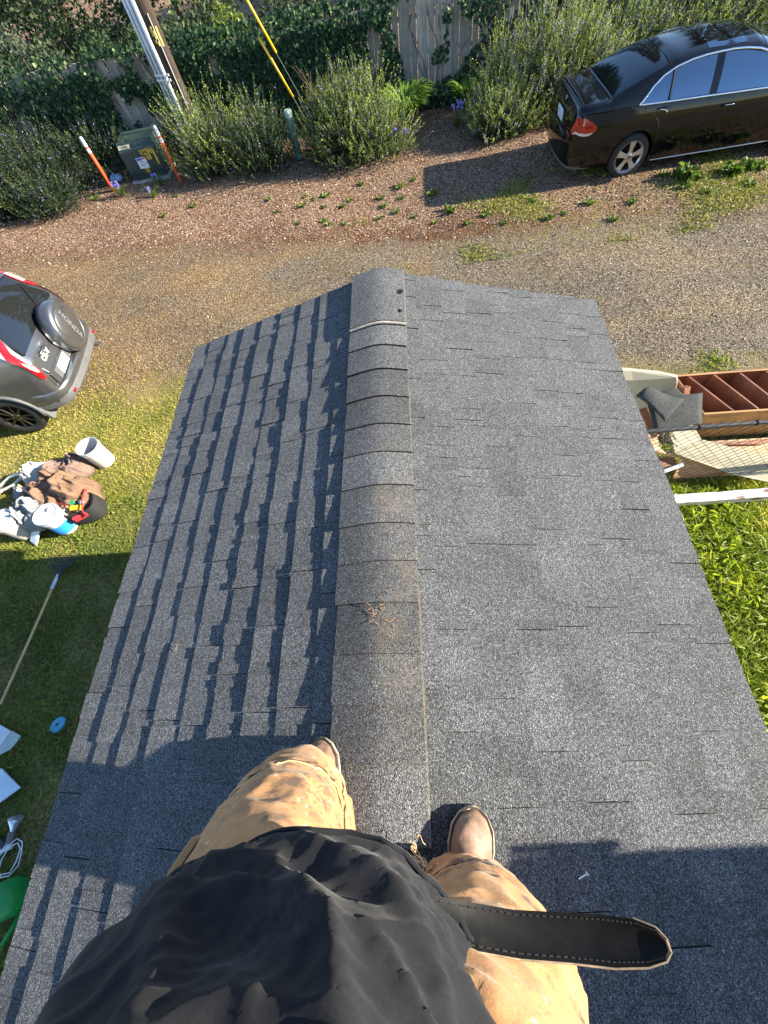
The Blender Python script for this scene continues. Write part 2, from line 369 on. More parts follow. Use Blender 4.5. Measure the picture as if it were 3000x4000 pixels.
for side in (-1, 1):
    hw = HWL if side < 0 else HWR; SL = hw / math.cos(PITCH)
    P = [slope_pt(side, 0.0, Y0, -0.016), slope_pt(side, SL, Y0, -0.016), slope_pt(side, SL, Y1 - 0.006, -0.016), slope_pt(side, 0.0, Y1 - 0.006, -0.016)]
    dk = MB().prism(P, (0, 0, 0.012)).build('roof_slope', M_deck, shed); slopes[side] = dk
    # fascia and rake boards
    e0, e1 = slope_pt(side, 0.012, Y0, -0.02), slope_pt(side, 0.012, Y1 - 0.03, -0.02)
    MB().box(((e0 + e1) / 2) - Vector((side * 0.014, 0, 0.07)), (0.022, (e1 - e0).length, 0.13)).build('fascia_board', M_fascia, shed)
    a, b = slope_pt(side, 0.02, Y1 - 0.035, -0.02), slope_pt(side, SL, Y1 - 0.035, -0.02)
    MB().prism([a, b, b - Vector((0, 0, 0.12)), a - Vector((0, 0, 0.12))], (0, 0.022, 0)).build('rake_board', M_fascia, shed)
    r = np.random.default_rng(21 if side < 0 else 22)
    ncourse = int(math.ceil((SL - 0.02) / EXPO))
    for ci in range(ncourse):
        s0 = ci * EXPO; y = Y1 + 0.002 - r.uniform(0.0, 0.01); first = True
        end = Y0
        while y > end + 0.02:
            Lp = r.uniform(0.24, 0.52) if not first else r.uniform(0.10, 0.40); first = False
            ya = max(end, y - Lp); mb = MB(); tones = []; yy = y; thick = r.random() < 0.5
            pj = r.normal(0, 0.0012); sj = r.normal(0, 0.0015)
            while yy > ya + 1e-4:
                w = r.choice([r.uniform(0.012, 0.04), r.uniform(0.05, 0.16)], p=[0.4, 0.6]); yb_ = max(ya, yy - w)
                if yb_ - ya < 0.012: yb_ = ya
                th = (0.0128 if thick else 0.0098) + r.normal(0, 0.0006); thick = not thick if r.random() < 0.6 else thick
                s_lo = max(s0 + sj + r.normal(0, 0.0022), -0.008); s_hi = min(s0 + EXPO + 0.035, SL - 0.002)
                tt = np.linspace(0, 1, 2)
                g = 0.0011 if yb_ == ya else 0.0
                A = [slope_pt(side, s_lo, yy, th + pj), slope_pt(side, s_lo, yb_ + g, th + pj), slope_pt(side, s_hi, yb_ + g, 0.0016), slope_pt(side, s_hi, yy, 0.0016)]
                B = [slope_pt(side, s_lo, yy, -0.003), slope_pt(side, s_lo, yb_ + g, -0.003), slope_pt(side, s_hi, yb_ + g, -0.003), slope_pt(side, s_hi, yy, -0.003)]
                mb.add(A + B, [(0, 1, 2, 3), (0, 4, 5, 1), (1, 5, 6, 2), (0, 3, 7, 4)]); tones += [float(np.clip(r.normal(1.0, 0.06), 0.85, 1.15)), 0.62, 0.3, 0.3]
                yy = yb_
            so = mb.build('shingle', M_sh, dk); at_ = so.data.attributes.new('tone', 'FLOAT', 'FACE'); at_.data.foreach_set('value', np.array(tones, np.float32))
            y = ya - 0.0014
# ridge caps: each one a bent piece lapping over the next nearer one
def cap_mesh(L, t0, t1, wl=0.142, wr=0.124):
    xs = [-wl, -0.11, -0.085, -0.06, -0.04, -0.02, 0.0, 0.02, 0.04, 0.065, 0.095, wr]
    mb = MB(); rows = []
    for yy, tn in ((0.0, t0), (L * 0.5, (t0 + t1) / 2), (L, t1)):
        top = []; bot = []
        for x in xs:
            zr = -0.27 * math.sqrt(x * x + 0.042 ** 2) + 0.0105
            top.append((x, yy, zr + tn)); bot.append((x, yy, zr - 0.006))
        rows.append((top, bot))
    n = len(xs)
    V = [p for top, bot in rows for p in top + bot]; F = []
    for r_ in range(2):
        o = r_ * 2 * n; q = o + 2 * n
        for k in range(n - 1): F.append((o + k, o + k + 1, q + k + 1, q + k))
        F.append((o, q, q + n, o + n)); F.append((o + n - 1, o + 2 * n - 1, q + 2 * n - 1, q + n - 1))
    for k in range(n - 1): F.append((k, n + k, n + k + 1, k + 1))
    q = 4 * n
    for k in range(n - 1): F.append((q + k, q + k + 1, q + n + k + 1, q + n + k))
    mb.add(V, F)
    me = bpy.data.meshes.new('ridge_cap'); me.from_pydata([tuple(v) for v in mb.v], [], mb.f)
    me.materials.append(M_cap)
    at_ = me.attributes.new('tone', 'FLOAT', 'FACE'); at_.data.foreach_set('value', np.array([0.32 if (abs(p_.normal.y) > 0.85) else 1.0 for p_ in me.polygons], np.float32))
    for i, pl in enumerate(me.polygons): pl.use_smooth = True
    me.set_sharp_from_angle(angle=math.radians(35)); me.update()
    return me
ridge = MB().box((0, (Y0 + Y1) / 2, RZ - 0.03), (0.06, Y1 - Y0 - 0.03, 0.02)).build('ridge_board', M_deck, shed)
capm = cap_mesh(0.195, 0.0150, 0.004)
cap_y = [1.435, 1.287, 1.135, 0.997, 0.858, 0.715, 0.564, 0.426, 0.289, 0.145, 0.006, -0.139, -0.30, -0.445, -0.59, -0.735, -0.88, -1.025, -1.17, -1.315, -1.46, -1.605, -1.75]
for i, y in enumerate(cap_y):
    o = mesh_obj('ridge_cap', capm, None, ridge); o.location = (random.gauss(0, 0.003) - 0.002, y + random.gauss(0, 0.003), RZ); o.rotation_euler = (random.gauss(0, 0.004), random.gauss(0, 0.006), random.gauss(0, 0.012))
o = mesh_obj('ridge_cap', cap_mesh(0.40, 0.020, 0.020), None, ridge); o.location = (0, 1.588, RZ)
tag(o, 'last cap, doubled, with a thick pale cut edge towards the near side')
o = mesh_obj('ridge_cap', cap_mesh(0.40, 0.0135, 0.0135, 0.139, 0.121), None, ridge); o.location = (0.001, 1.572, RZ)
_xs = np.linspace(-0.142, 0.124, 20)
MB().tube([(x, 1.586, RZ - 0.27 * math.sqrt(x * x + 0.042 ** 2) + 0.0185) for x in _xs], 0.0085, 6, flat=1.1).build('cut_edge', granule_mat('pale_cut_edge', (0.12, 0.11, 0.09), (0.34, 0.31, 0.26), (0.6, 0.57, 0.5)), ridge)
# nail head and black sealant dabs on the last cap
M_tar = simple('black_sealant', (0.012, 0.013, 0.018), 0.35)
for x, y, s in ((0.100, 1.80, 0.016), (0.098, 1.66, 0.010)):
    zz = RZ - 0.27 * math.sqrt(x * x + 0.042 ** 2) + 0.031
    pts = [(x + s * math.cos(a) * random.uniform(0.7, 1.2), y + s * math.sin(a) * random.uniform(0.7, 1.3), zz) for a in np.linspace(0, 6.28, 11)[:-1]]
    MB().prism(pts, (0, 0, 0.004)).build('sealant_dab', M_tar, ridge)

# house to the right, behind the camera: its roof throws the shade on the right slope
HX, HY = 1.78, -0.318
house = thing('house', 'white neighbouring house behind the person with low grey roof', 'building', (HX, HY, 0))
M_roof2 = granule_mat('house_roof_granules', (0.02, 0.02, 0.02), (0.07, 0.07, 0.07), (0.3, 0.3, 0.3))
def hb(name, c, size, m, bevel=0.0): return MB().box(c, size).build(name, m, house, bevel=bevel)
hw_ = hb('wall', (3.4, -4.2, 1.65), (6.0, 7.9, 3.3), M_whitewall)
for k in range(18): MB().box((0.385, -4.2, 0.1 + k * 0.18), (0.03, 7.88, 0.165)).build('siding_board', M_whitewall, hw_)
hb('fascia_board', (0.0, -4.35, 3.39), (0.03, 8.7, 0.17), M_fascia)
hb('gutter', (-0.03, -4.36, 3.44), (0.05, 8.68, 0.09), M_fascia, 0.01)
MB().prism([(-0.02, 0.0, 3.468), (6.9, 0.0, 3.468), (3.4, 0.0, 4.05)], (0, -8.7, 0)).build('roof', M_roof2, house)
hb('rake_trim', (0.12, 0.012, 3.43), (0.30, 0.02, 0.07), M_fascia)
wd = hb('window', (0.385, -3.2, 1.7), (0.06, 1.2, 1.0), M_fascia)
MB().box((0.35, -3.2, 1.7), (0.012, 1.08, 0.88)).build('pane', simple('house_glass', (0.02, 0.025, 0.03), 0.05), wd)
# ------------------------------------------------------------------ grass, gravel and bark as loose cover
def pts_in(x0, x1, y0, y1, n, r=rng):
    x = r.uniform(x0, x1, n); y = r.uniform(y0, y1, n); return x, y
def nz2(x, y, sc, seed=0.0):
    return np.array([mnoise.noise(Vector((a * sc + seed, b * sc, seed * 0.37))) for a, b in zip(x, y)])
def outside_shed(x, y): return ~((np.abs(x) < 1.03) & (y < Y1 - 0.15))
M_lawn = leafmat('lawn_blades', [(0.0, (0.0595, 0.0954, 0.0140)), (0.35, (0.1694, 0.2334, 0.0339)), (0.6, (0.3387, 0.3450, 0.0539)), (0.82, (0.5585, 0.4657, 0.1077)), (1.0, (0.7792, 0.6727, 0.2155))], 0.3)
M_lush = leafmat('lush_grass_blades', [(0.0, (0.0840, 0.1288, 0.0110)), (0.5, (0.2508, 0.3450, 0.0230)), (0.85, (0.5016, 0.5347, 0.0490)), (1.0, (0.8772, 0.6900, 0.1510))], 0.4)
# left lawn
x, y = pts_in(-7.6, -1.0, -2.2, 5.6, 185000); keep = outside_shed(x, y)
dn = nz2(x, y, 0.8, 3.1) * 0.5 + nz2(x, y, 2.2, 9.0) * 0.35
keep &= rng.random(len(x)) < np.clip(1.25 - np.clip((y - 3.4 + dn * 1.6) / 1.5, 0, 1.22), 0.0, 1) * np.clip(1.0 - np.clip((dn - 0.22) * 3.5, 0, 0.85), 0.1, 1)
x, y, dn = x[keep], y[keep], dn[keep]; N = len(x)
P = np.stack([x, y, gzn(x, y) - 0.004], 1); D = rng.normal(size=(N, 3)) * 0.75; D[:, 2] = np.abs(D[:, 2]) * 0.5 + 0.55
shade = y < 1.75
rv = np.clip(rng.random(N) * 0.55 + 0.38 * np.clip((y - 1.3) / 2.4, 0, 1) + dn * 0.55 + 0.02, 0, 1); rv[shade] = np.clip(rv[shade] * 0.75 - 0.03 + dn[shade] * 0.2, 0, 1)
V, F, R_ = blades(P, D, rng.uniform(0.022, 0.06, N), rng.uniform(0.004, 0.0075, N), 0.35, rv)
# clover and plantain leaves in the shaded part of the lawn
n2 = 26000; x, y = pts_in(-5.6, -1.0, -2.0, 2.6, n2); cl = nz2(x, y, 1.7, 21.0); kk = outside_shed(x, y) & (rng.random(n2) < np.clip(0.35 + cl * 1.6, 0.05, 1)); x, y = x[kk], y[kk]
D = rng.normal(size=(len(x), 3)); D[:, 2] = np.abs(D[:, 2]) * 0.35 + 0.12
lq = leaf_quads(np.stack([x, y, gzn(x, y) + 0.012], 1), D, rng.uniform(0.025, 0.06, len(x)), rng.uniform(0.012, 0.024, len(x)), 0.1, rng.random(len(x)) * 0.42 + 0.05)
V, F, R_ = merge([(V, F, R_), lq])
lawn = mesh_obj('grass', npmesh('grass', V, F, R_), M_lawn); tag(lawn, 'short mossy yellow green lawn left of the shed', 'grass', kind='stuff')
# right-hand lush grass
x, y = pts_in(1.05, 5.6, -0.6, 2.3, 52000); keep = y < 2.26; x, y = x[keep], y[keep]; N = len(x)
dn = nz2(x, y, 2.0, 5.0); L = rng.uniform(0.06, 0.17, N) * (1 + dn * 0.6)
D = rng.normal(size=(N, 3)) * 0.7; D[:, 2] = np.abs(D[:, 2]) * 0.5 + 0.45
g1 = blades(np.stack([x, y, gzn(x, y) - 0.005], 1), D, L, rng.uniform(0.005, 0.011, N), 0.55, np.clip(rng.random(N) * 0.75 + dn * 0.45 + 0.1, 0, 1))
n3 = 15000; x, y = pts_in(1.05, 5.6, -0.6, 2.2, n3); cl = nz2(x, y, 1.5, 33.0); kk = rng.random(n3) < np.clip(0.35 + cl * 1.8, 0.05, 1); x, y = x[kk], y[kk]
D = rng.normal(size=(len(x), 3)); D[:, 2] = np.abs(D[:, 2]) * 0.5 + 0.25
g2 = leaf_quads(np.stack([x, y, gzn(x, y) + 0.03], 1), D, rng.uniform(0.06, 0.15, len(x)), rng.uniform(0.02, 0.045, len(x)), 0.14, np.clip(rng.random(len(x)) * 0.8 + 0.08, 0, 0.93))
# fringe between gravel and the fenced yard, and grass under the wire fence
x, y = pts_in(1.5, 6.5, 2.2, 4.3, 26000); dn = nz2(x, y, 1.6, 8.0)
kk = rng.random(len(x)) < np.clip(0.55 + dn * 1.4 - np.clip((y - 3.5) * 1.2, 0, 1), 0, 1); x, y = x[kk], y[kk]; N = len(x)
D = rng.normal(size=(N, 3)) * 0.8; D[:, 2] = np.abs(D[:, 2]) * 0.5 + 0.4
g3 = blades(np.stack([x, y, gzn(x, y) - 0.004], 1), D, rng.uniform(0.03, 0.10, N), rng.uniform(0.005, 0.012, N), 0.45, np.clip(rng.random(N) * 0.9, 0, 1))
V, F, R_ = merge([g1, g2, g3])
lush = mesh_obj('grass', npmesh('grass', V, F, R_), M_lush); tag(lush, 'long bright green grass and broad weeds right of the shed', 'grass', kind='stuff')
# sparse turf along the bark strip beside the sedan
x, y = pts_in(-1.0, 7.5, 6.9, 9.6, 60000); dn = nz2(x, y, 1.1, 14.0)
kk = rng.random(len(x)) < np.clip(dn * 1.6 + np.clip((x - 1.2) * 0.11, 0, 0.5) - np.abs(y - 8.3) * 0.28 - 0.02, 0, 0.8); x, y = x[kk], y[kk]; N = len(x)
D = rng.normal(size=(N, 3)) * 0.8; D[:, 2] = np.abs(D[:, 2]) * 0.5 + 0.5
g4 = blades(np.stack([x, y, gzn(x, y) - 0.004], 1), D, rng.uniform(0.03, 0.09, N), rng.uniform(0.006, 0.013, N), 0.4, np.clip(rng.random(N) * 0.75 + 0.1, 0, 1))
strip = mesh_obj('grass', npmesh('grass', *g4), M_lawn); tag(strip, 'sparse yellow turf on the bark strip beside the black sedan', 'grass', kind='stuff')

def shards(x, y, size, r=rng, flat=0.45, up=0.006):
    """little four-sided stones / chips"""
    N = len(x); s = size[:, None]; c = np.stack([x, y, gzn(x, y) + up], 1)
    a = r.uniform(0, 6.28, N); e = r.uniform(0.45, 1.0, N)
    u = np.stack([np.cos(a), np.sin(a), r.normal(0, 0.25, N)], 1); v = np.stack([-np.sin(a) * e, np.cos(a) * e, r.normal(0, 0.25, N)], 1)
    top = c + np.array([0, 0, 1]) * s * flat * r.uniform(0.4, 1.2, N)[:, None]
    V = np.stack([c + u * s, c + v * s, c - u * s, c - v * s, top], 1).reshape(-1, 3); i = np.arange(N)[:, None] * 5
    F = np.concatenate([i + np.array([[0, 1, 4]]), i + np.array([[1, 2, 4]]), i + np.array([[2, 3, 4]]), i + np.array([[3, 0, 4]])], 0)
    rr = r.random(N); return V, F, np.tile(rr, 4)
t = NT('loose_gravel'); r_ = t.attr()
M_grav = t.done(t.bsdf(t.ramp(r_, [(0.0, (0.060, 0.043, 0.028)), (0.4, (0.192, 0.135, 0.081)), (0.75, (0.300, 0.221, 0.138)), (0.97, (0.432, 0.335, 0.228)), (1.0, (0.720, 0.616, 0.475))]), 0.9))
t = NT('bark_chips'); r_ = t.attr()
M_chip = t.done(t.bsdf(t.ramp(r_, [(0.0, (0.0377, 0.0173, 0.0102)), (0.4, (0.1706, 0.0975, 0.0612)), (0.75, (0.3198, 0.2048, 0.1394)), (0.96, (0.4904, 0.3510, 0.2434)), (1.0, (0.7462, 0.6045, 0.4529))]), 0.9))
x, y = pts_in(-9.5, 8.5, 3.9, 8.8, 60000); kk = (y < bark_y(x) + 0.3) & (rng.random(len(x)) < np.clip((y - 3.6) / 1.2, 0.1, 1)); x, y = x[kk], y[kk]
gr = mesh_obj('gravel', npmesh('gravel', *shards(x, y, 0.004 + 0.013 * rng.random(len(x)) ** 4)), M_grav); tag(gr, 'loose tan and grey gravel of the driveway', 'gravel', kind='stuff')
x, y = pts_in(-12.5, 8.5, 7.0, 13.3, 110000); kk = (y > bark_y(x) - 0.2 + rng.normal(0, 0.25, len(x))); x, y = x[kk], y[kk]
ch = mesh_obj('bark_mulch', npmesh('bark_mulch', *shards(x, y, 0.008 + 0.016 * rng.random(len(x)) ** 2, flat=0.35, up=0.004)), M_chip); tag(ch, 'brown bark chips covering the planting strip before the fence', 'mulch', kind='stuff')

# ------------------------------------------------------------------ fence of grey boards with ivy
FY = 13.42
M_board = None
def wood(name, cols, gscale=(60, 60, 3), rough=0.85):
    t = NT(name); c = t.coord('Object'); oi = t.n('ShaderNodeObjectInfo').outputs['Random']
    n = t.noise(t.mapv(c, gscale), 1.0, 5, 0.65); col = t.ramp(n, [(0.3, cols[0]), (0.55, cols[1]), (0.75, cols[2])])
    col = t.mix(1.0, col, t.ramp(oi, [(0.0, 0.72), (1.0, 1.18)]), 'MULTIPLY')
    st = t.ramp(t.noise(c, 4.0, 4), [(0.35, 0.65), (0.6, 1.05)])
    return t.done(t.bsdf(t.mix(0.6, col, st, 'MULTIPLY'), rough, 0.0, t.bump(n, 0.5, 0.004)))
M_board = wood('weathered_fence_wood', ((0.20, 0.17, 0.145), (0.44, 0.39, 0.335), (0.60, 0.545, 0.48)))
fence = thing('wooden_fence', 'tall grey board fence half buried in ivy along the back', 'fence', (0, FY, 0))
fr = np.random.default_rng(5); bx = -13.5
while bx < 9.0:
    w = fr.uniform(0.125, 0.145); h = 1.76 + fr.normal(0, 0.02) + 0.06 * math.sin(bx * 0.7)
    m = MB(); z0 = gz(bx, FY) - 0.02; d = 0.011
    hx = w / 2 - 0.0015; c = fr.uniform(0.012, 0.03)
    m.prism([(-hx, 0, z0), (hx, 0, z0), (hx, 0, z0 + h - c), (hx - c, 0, z0 + h), (-hx + c, 0, z0 + h), (-hx, 0, z0 + h - c)], (0, d * 2, 0))
    o = m.build('board', M_board, fence); o.location = (bx + w / 2, fr.normal(0, 0.004), 0); o.rotation_euler = (fr.normal(0, 0.006), fr.normal(0, 0.006), fr.normal(0, 0.02))
    bx += w + fr.uniform(0.001, 0.006)
for z in (0.35, 0.95, 1.5): MB().box((-2.25, 0.05, z), (22.4, 0.038, 0.085)).build('rail', M_board, fence)
for k in range(10): MB().box((-13.0 + k * 2.4, 0.115, 0.85), (0.09, 0.09, 1.74)).build('post', M_board, fence)

M_ivy = leafmat('ivy_leaves', [(0.0, (0.008, 0.024, 0.012)), (0.5, (0.018, 0.050, 0.022)), (0.85, (0.045, 0.100, 0.036)), (0.97, (0.10, 0.17, 0.05)), (1.0, (0.42, 0.46, 0.20))], 0.15, 0.6, 0.2)
def bare(x, z):
    """how bare the boards are (0 covered .. 1 bare)"""
    b = 0.0
    def blob(cx, cz, rx, rz): return max(0.0, 1.25 - ((x - cx) / rx) ** 2 - ((z - cz) / rz) ** 2)
    n = mnoise.noise(Vector((x * 2.1, z * 2.3, 4.0)))
    b = max(b, blob(1.02, 1.25, 0.95, 0.75), blob(0.75, 0.95, 0.60, 0.5), blob(-0.35, 1.15, 0.18, 0.35))
    b = max(b, blob(-6.45, 1.66, 0.40, 0.16) * 1.1, blob(-6.7, 0.98, 0.22, 0.38), blob(-6.28, 0.9, 0.2, 0.35), blob(-9.35, 1.0, 0.22, 0.24), blob(-5.65, 1.55, 0.28, 0.24))
    b = max(b, blob(-4.1, 1.4, 0.12, 0.2))
    tongue = max(0, 1 - ((x - 1.25) / 0.16) ** 2 - ((z - 1.25) / 0.55) ** 2) + max(0, 1 - ((x - 1.05) / 0.3) ** 2 - ((z - 0.9) / 0.15) ** 2)
    return b - tongue * 1.1 + n * 0.75
def ivy(name, label, x0, x1, n, hi=1.95, seed=1):
    r = np.random.default_rng(seed); px = r.uniform(x0, x1, n); pz = r.uniform(0.0, hi, n)
    keep = np.array([bare(a, b) < 0.35 for a, b in zip(px, pz)]); px, pz = px[keep], pz[keep]; N = len(px)
    bul = 0.10 + 0.16 * np.array([max(0, 0.5 + mnoise.noise(Vector((a * 0.9, b * 1.3, seed)))) for a, b in zip(px, pz)]) + 0.10 * (pz > 1.6)
    py = -r.random(N) ** 0.6 * bul - 0.02
    over = pz > 1.76; py[over] = r.uniform(-0.22, 0.30, over.sum())
    P = np.stack([px, py, pz], 1); D = np.stack([r.normal(0, 0.6, N), -np.abs(r.normal(0.35, 0.3, N)), r.normal(-0.75, 0.5, N)], 1)
    tw = np.stack([r.normal(0, 0.45, N), -np.ones(N), r.normal(0.45, 0.45, N)], 1)
    D = unit(D); S = unit(np.cross(D, tw)); Nn = unit(np.cross(S, D)); L = r.uniform(0.05, 0.10, N)[:, None]
    # five-pointed ivy leaf folded along its rib
    V = np.stack([P, P + D * L * 0.35 - S * L * 0.5 + Nn * L * 0.08, P + D * L, P + D * L * 0.35 + S * L * 0.5 + Nn * L * 0.08], 1).reshape(-1, 3)
    F = np.arange(4 * N).reshape(N, 4)
    root = thing(name, label, 'ivy', (0, FY, 0), group='ivy over the fence')
    mesh_obj('leaves', npmesh('leaves', V, F, np.clip(r.random(N) ** 1.3, 0, 1)), M_ivy, root)
    mb = MB(); 
    for k in range(int((x1 - x0) * 3)):
        a = r.uniform(x0, x1); path = [(a, -0.03, 0.0)]
        for j in range(6): path.append((path[-1][0] + r.normal(0, 0.12), -0.03 - 0.01 * j, 0.28 * (j + 1)))
        mb.tube(path, 0.008, 4, cap=False)
    tag(mb.build('stems', simple('ivy_stems', (0.09, 0.06, 0.04), 0.9), root), kind='stuff')
ivy('ivy', 'dark ivy draped over the fence behind the far left shrub', -13.4, -6.9, 9500, seed=1)
ivy('ivy', 'dark ivy covering the fence behind the utility pole and green cabinet', -6.9, -3.9, 6200, seed=2)
ivy('ivy', 'solid wall of ivy between the yellow guy guards and bare boards', -3.9, 0.2, 8200, seed=3)
ivy('ivy', 'thin ivy trailing down the bare grey boards', 0.2, 2.0, 1900, seed=4)
ivy('ivy', 'ivy on the fence behind the sunlit right hedge', 2.0, 8.8, 5200, seed=5)

# ------------------------------------------------------------------ rosemary shrubs
M_rose = leafmat('rosemary_foliage', [(0.0, (0.012, 0.026, 0.012)), (0.25, (0.045, 0.075, 0.03)), (0.5, (0.13, 0.18, 0.055)), (0.72, (0.29, 0.36, 0.085)), (0.90, (0.46, 0.50, 0.13)), (0.93, (0.30, 0.28, 0.52)), (1.0, (0.46, 0.44, 0.74))], 0.42)
M_twig = simple('brown_twigs', (0.13, 0.085, 0.055), 0.9)
def rosemary(label, cx, cy, rx, ry, h, n, seed, lean=0.0, flowers=0.06, bright=0.0, lpn=20, slen=(0.16, 0.62), bare_top=0.0):
    r = np.random.default_rng(seed)
    root = thing('rosemary_shrub', label, 'shrub', (cx, cy, gz(cx, cy)), group='rosemary shrubs along the fence')
    # sprigs start through the dome volume, mostly near its surface
    th = r.uniform(0, 6.283, n); ph = np.arccos(r.uniform(0.0, 1.0, n)); rad = r.uniform(0.55, 1.0, n) ** 0.5
    lump = 1 + 0.30 * np.array([mnoise.noise(Vector((math.cos(a) * 1.6 + seed, math.sin(a) * 1.6, b * 1.8))) for a, b in zip(th, ph)])
    sx = np.sin(ph) * np.cos(th); sy = np.sin(ph) * np.sin(th); sz = np.cos(ph)
    Pb = np.stack([sx * rx * rad * lump, sy * ry * rad * lump, np.maximum(0.02, sz * h * 0.82 * rad * lump)], 1)
    nl = 9; lc = np.stack([r.uniform(-0.75, 0.75, nl) * rx, r.uniform(-0.5, 0.5, nl) * ry, np.zeros(nl)], 1); ls = r.uniform(0.32, 0.6, nl); lh = r.uniform(0.45, 1.1, nl); lc[0] = 0; lh[0] = 1.05; ls[0] = 0.6
    li = r.integers(0, nl, n); Pb = Pb * np.stack([ls[li], ls[li], lh[li]], 1) + lc[li]
    Pb[:, 0] += lean * Pb[:, 2]
    Dm = unit(np.stack([sx * 0.75 + r.normal(0, 0.22, n) + lean, sy * 0.75 + r.normal(0, 0.22, n), 0.65 + 0.6 * sz + r.normal(0, 0.2, n)], 1))
    sl = slen[0] + (slen[1] - slen[0]) * r.random(n) ** 1.8; lb = r.normal(0, 0.13, nl); srnd = np.clip(r.random(n) * 0.55 + 0.22 * (rad - 0.7) / 0.3 + bright + lb[li], 0.0, 0.88)  # bright lifts sunlit shrubs and darkens shaded ones in leaf colour
    k = np.arange(lpn) / lpn
    base = Pb[:, None, :] + Dm[:, None, :] * (sl[:, None] * k[None, :])[:, :, None]
    base = base.reshape(-1, 3); DD = np.repeat(Dm, lpn, 0); N = len(base)
    side = unit(np.cross(DD, r.normal(size=(N, 3))))
    ld = DD * 0.75 + side * 0.8
    kk = np.tile(k, n)
    rv = np.repeat(srnd, lpn) * (0.40 + 0.80 * kk) + r.normal(0, 0.05, N)  # dark bases and bright tips paint light and shade onto the sprigs
    rv = np.clip(rv, 0, 0.895); fl = r.random(N) < flowers * (np.repeat(r.random(n), lpn) < 0.45) * 2.2; rv[fl] = r.uniform(0.93, 1.0, fl.sum())
    V, F, R_ = leaf_quads(base, ld, r.uniform(0.028, 0.055, N) * (1.15 - 0.4 * kk), r.uniform(0.010, 0.018, N), 0.06, rv, r)
    # inner leaves coloured darker: shade painted inside the crown
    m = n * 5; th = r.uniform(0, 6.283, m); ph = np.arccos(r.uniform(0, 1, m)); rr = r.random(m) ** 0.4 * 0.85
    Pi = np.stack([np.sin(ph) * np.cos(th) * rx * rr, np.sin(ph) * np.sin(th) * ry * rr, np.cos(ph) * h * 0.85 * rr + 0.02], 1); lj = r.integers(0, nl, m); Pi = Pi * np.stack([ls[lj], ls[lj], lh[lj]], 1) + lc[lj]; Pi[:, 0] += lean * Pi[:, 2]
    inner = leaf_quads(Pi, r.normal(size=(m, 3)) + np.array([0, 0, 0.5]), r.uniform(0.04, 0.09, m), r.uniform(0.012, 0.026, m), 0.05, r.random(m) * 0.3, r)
    V, F, R_ = merge([(V, F, R_), inner])
    mesh_obj('foliage', npmesh('foliage', V, F, R_), M_rose, root)
    mb = MB()
    for j in range(26):
        i = r.integers(0, n); p = Pb[i]; q = p + Dm[i] * sl[i] * 0.7
        mb.tube([(p[0] * 0.12, p[1] * 0.12, 0.0), (p[0] * 0.5, p[1] * 0.5, p[2] * 0.45), tuple(p), tuple(q)], [0.018, 0.012, 0.006, 0.003], 4, cap=False)
    for j in range(int(bare_top * 40)):
        a = r.uniform(-rx * 0.6, rx * 0.6); b = r.uniform(-ry * 0.5, ry * 0.5); z = h * r.uniform(0.5, 0.95)
        mb.tube([(a * 0.4, b * 0.4, z * 0.4), (a * 0.8 + r.normal(0, .05), b * 0.8, z * 0.8), (a + r.normal(0, .12), b + r.normal(0, .1), z + r.uniform(0, 0.25))], [0.008, 0.006, 0.003], 4, cap=False)
    mb.build('branches', M_twig, root)
    return root
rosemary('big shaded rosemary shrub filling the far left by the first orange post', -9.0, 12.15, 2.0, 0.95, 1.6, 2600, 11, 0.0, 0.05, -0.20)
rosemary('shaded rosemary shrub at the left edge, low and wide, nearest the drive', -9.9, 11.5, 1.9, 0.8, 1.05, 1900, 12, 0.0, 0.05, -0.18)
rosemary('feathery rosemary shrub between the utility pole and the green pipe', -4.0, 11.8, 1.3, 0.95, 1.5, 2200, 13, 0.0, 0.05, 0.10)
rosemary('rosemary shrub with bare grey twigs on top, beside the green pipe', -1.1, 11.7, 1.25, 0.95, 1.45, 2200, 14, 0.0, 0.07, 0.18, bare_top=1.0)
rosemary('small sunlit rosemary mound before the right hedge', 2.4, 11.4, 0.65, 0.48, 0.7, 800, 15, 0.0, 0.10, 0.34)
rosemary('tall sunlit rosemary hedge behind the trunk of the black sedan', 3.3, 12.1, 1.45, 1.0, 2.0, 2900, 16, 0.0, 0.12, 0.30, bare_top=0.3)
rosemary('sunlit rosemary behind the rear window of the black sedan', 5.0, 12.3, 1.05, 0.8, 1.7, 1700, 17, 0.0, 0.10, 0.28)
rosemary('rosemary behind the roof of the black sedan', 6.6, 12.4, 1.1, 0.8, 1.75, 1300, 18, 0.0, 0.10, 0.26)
rosemary('rosemary shrub near the front of the black sedan', 8.3, 12.4, 1.1, 0.8, 1.7, 900, 19, 0.0, 0.08, 0.1)

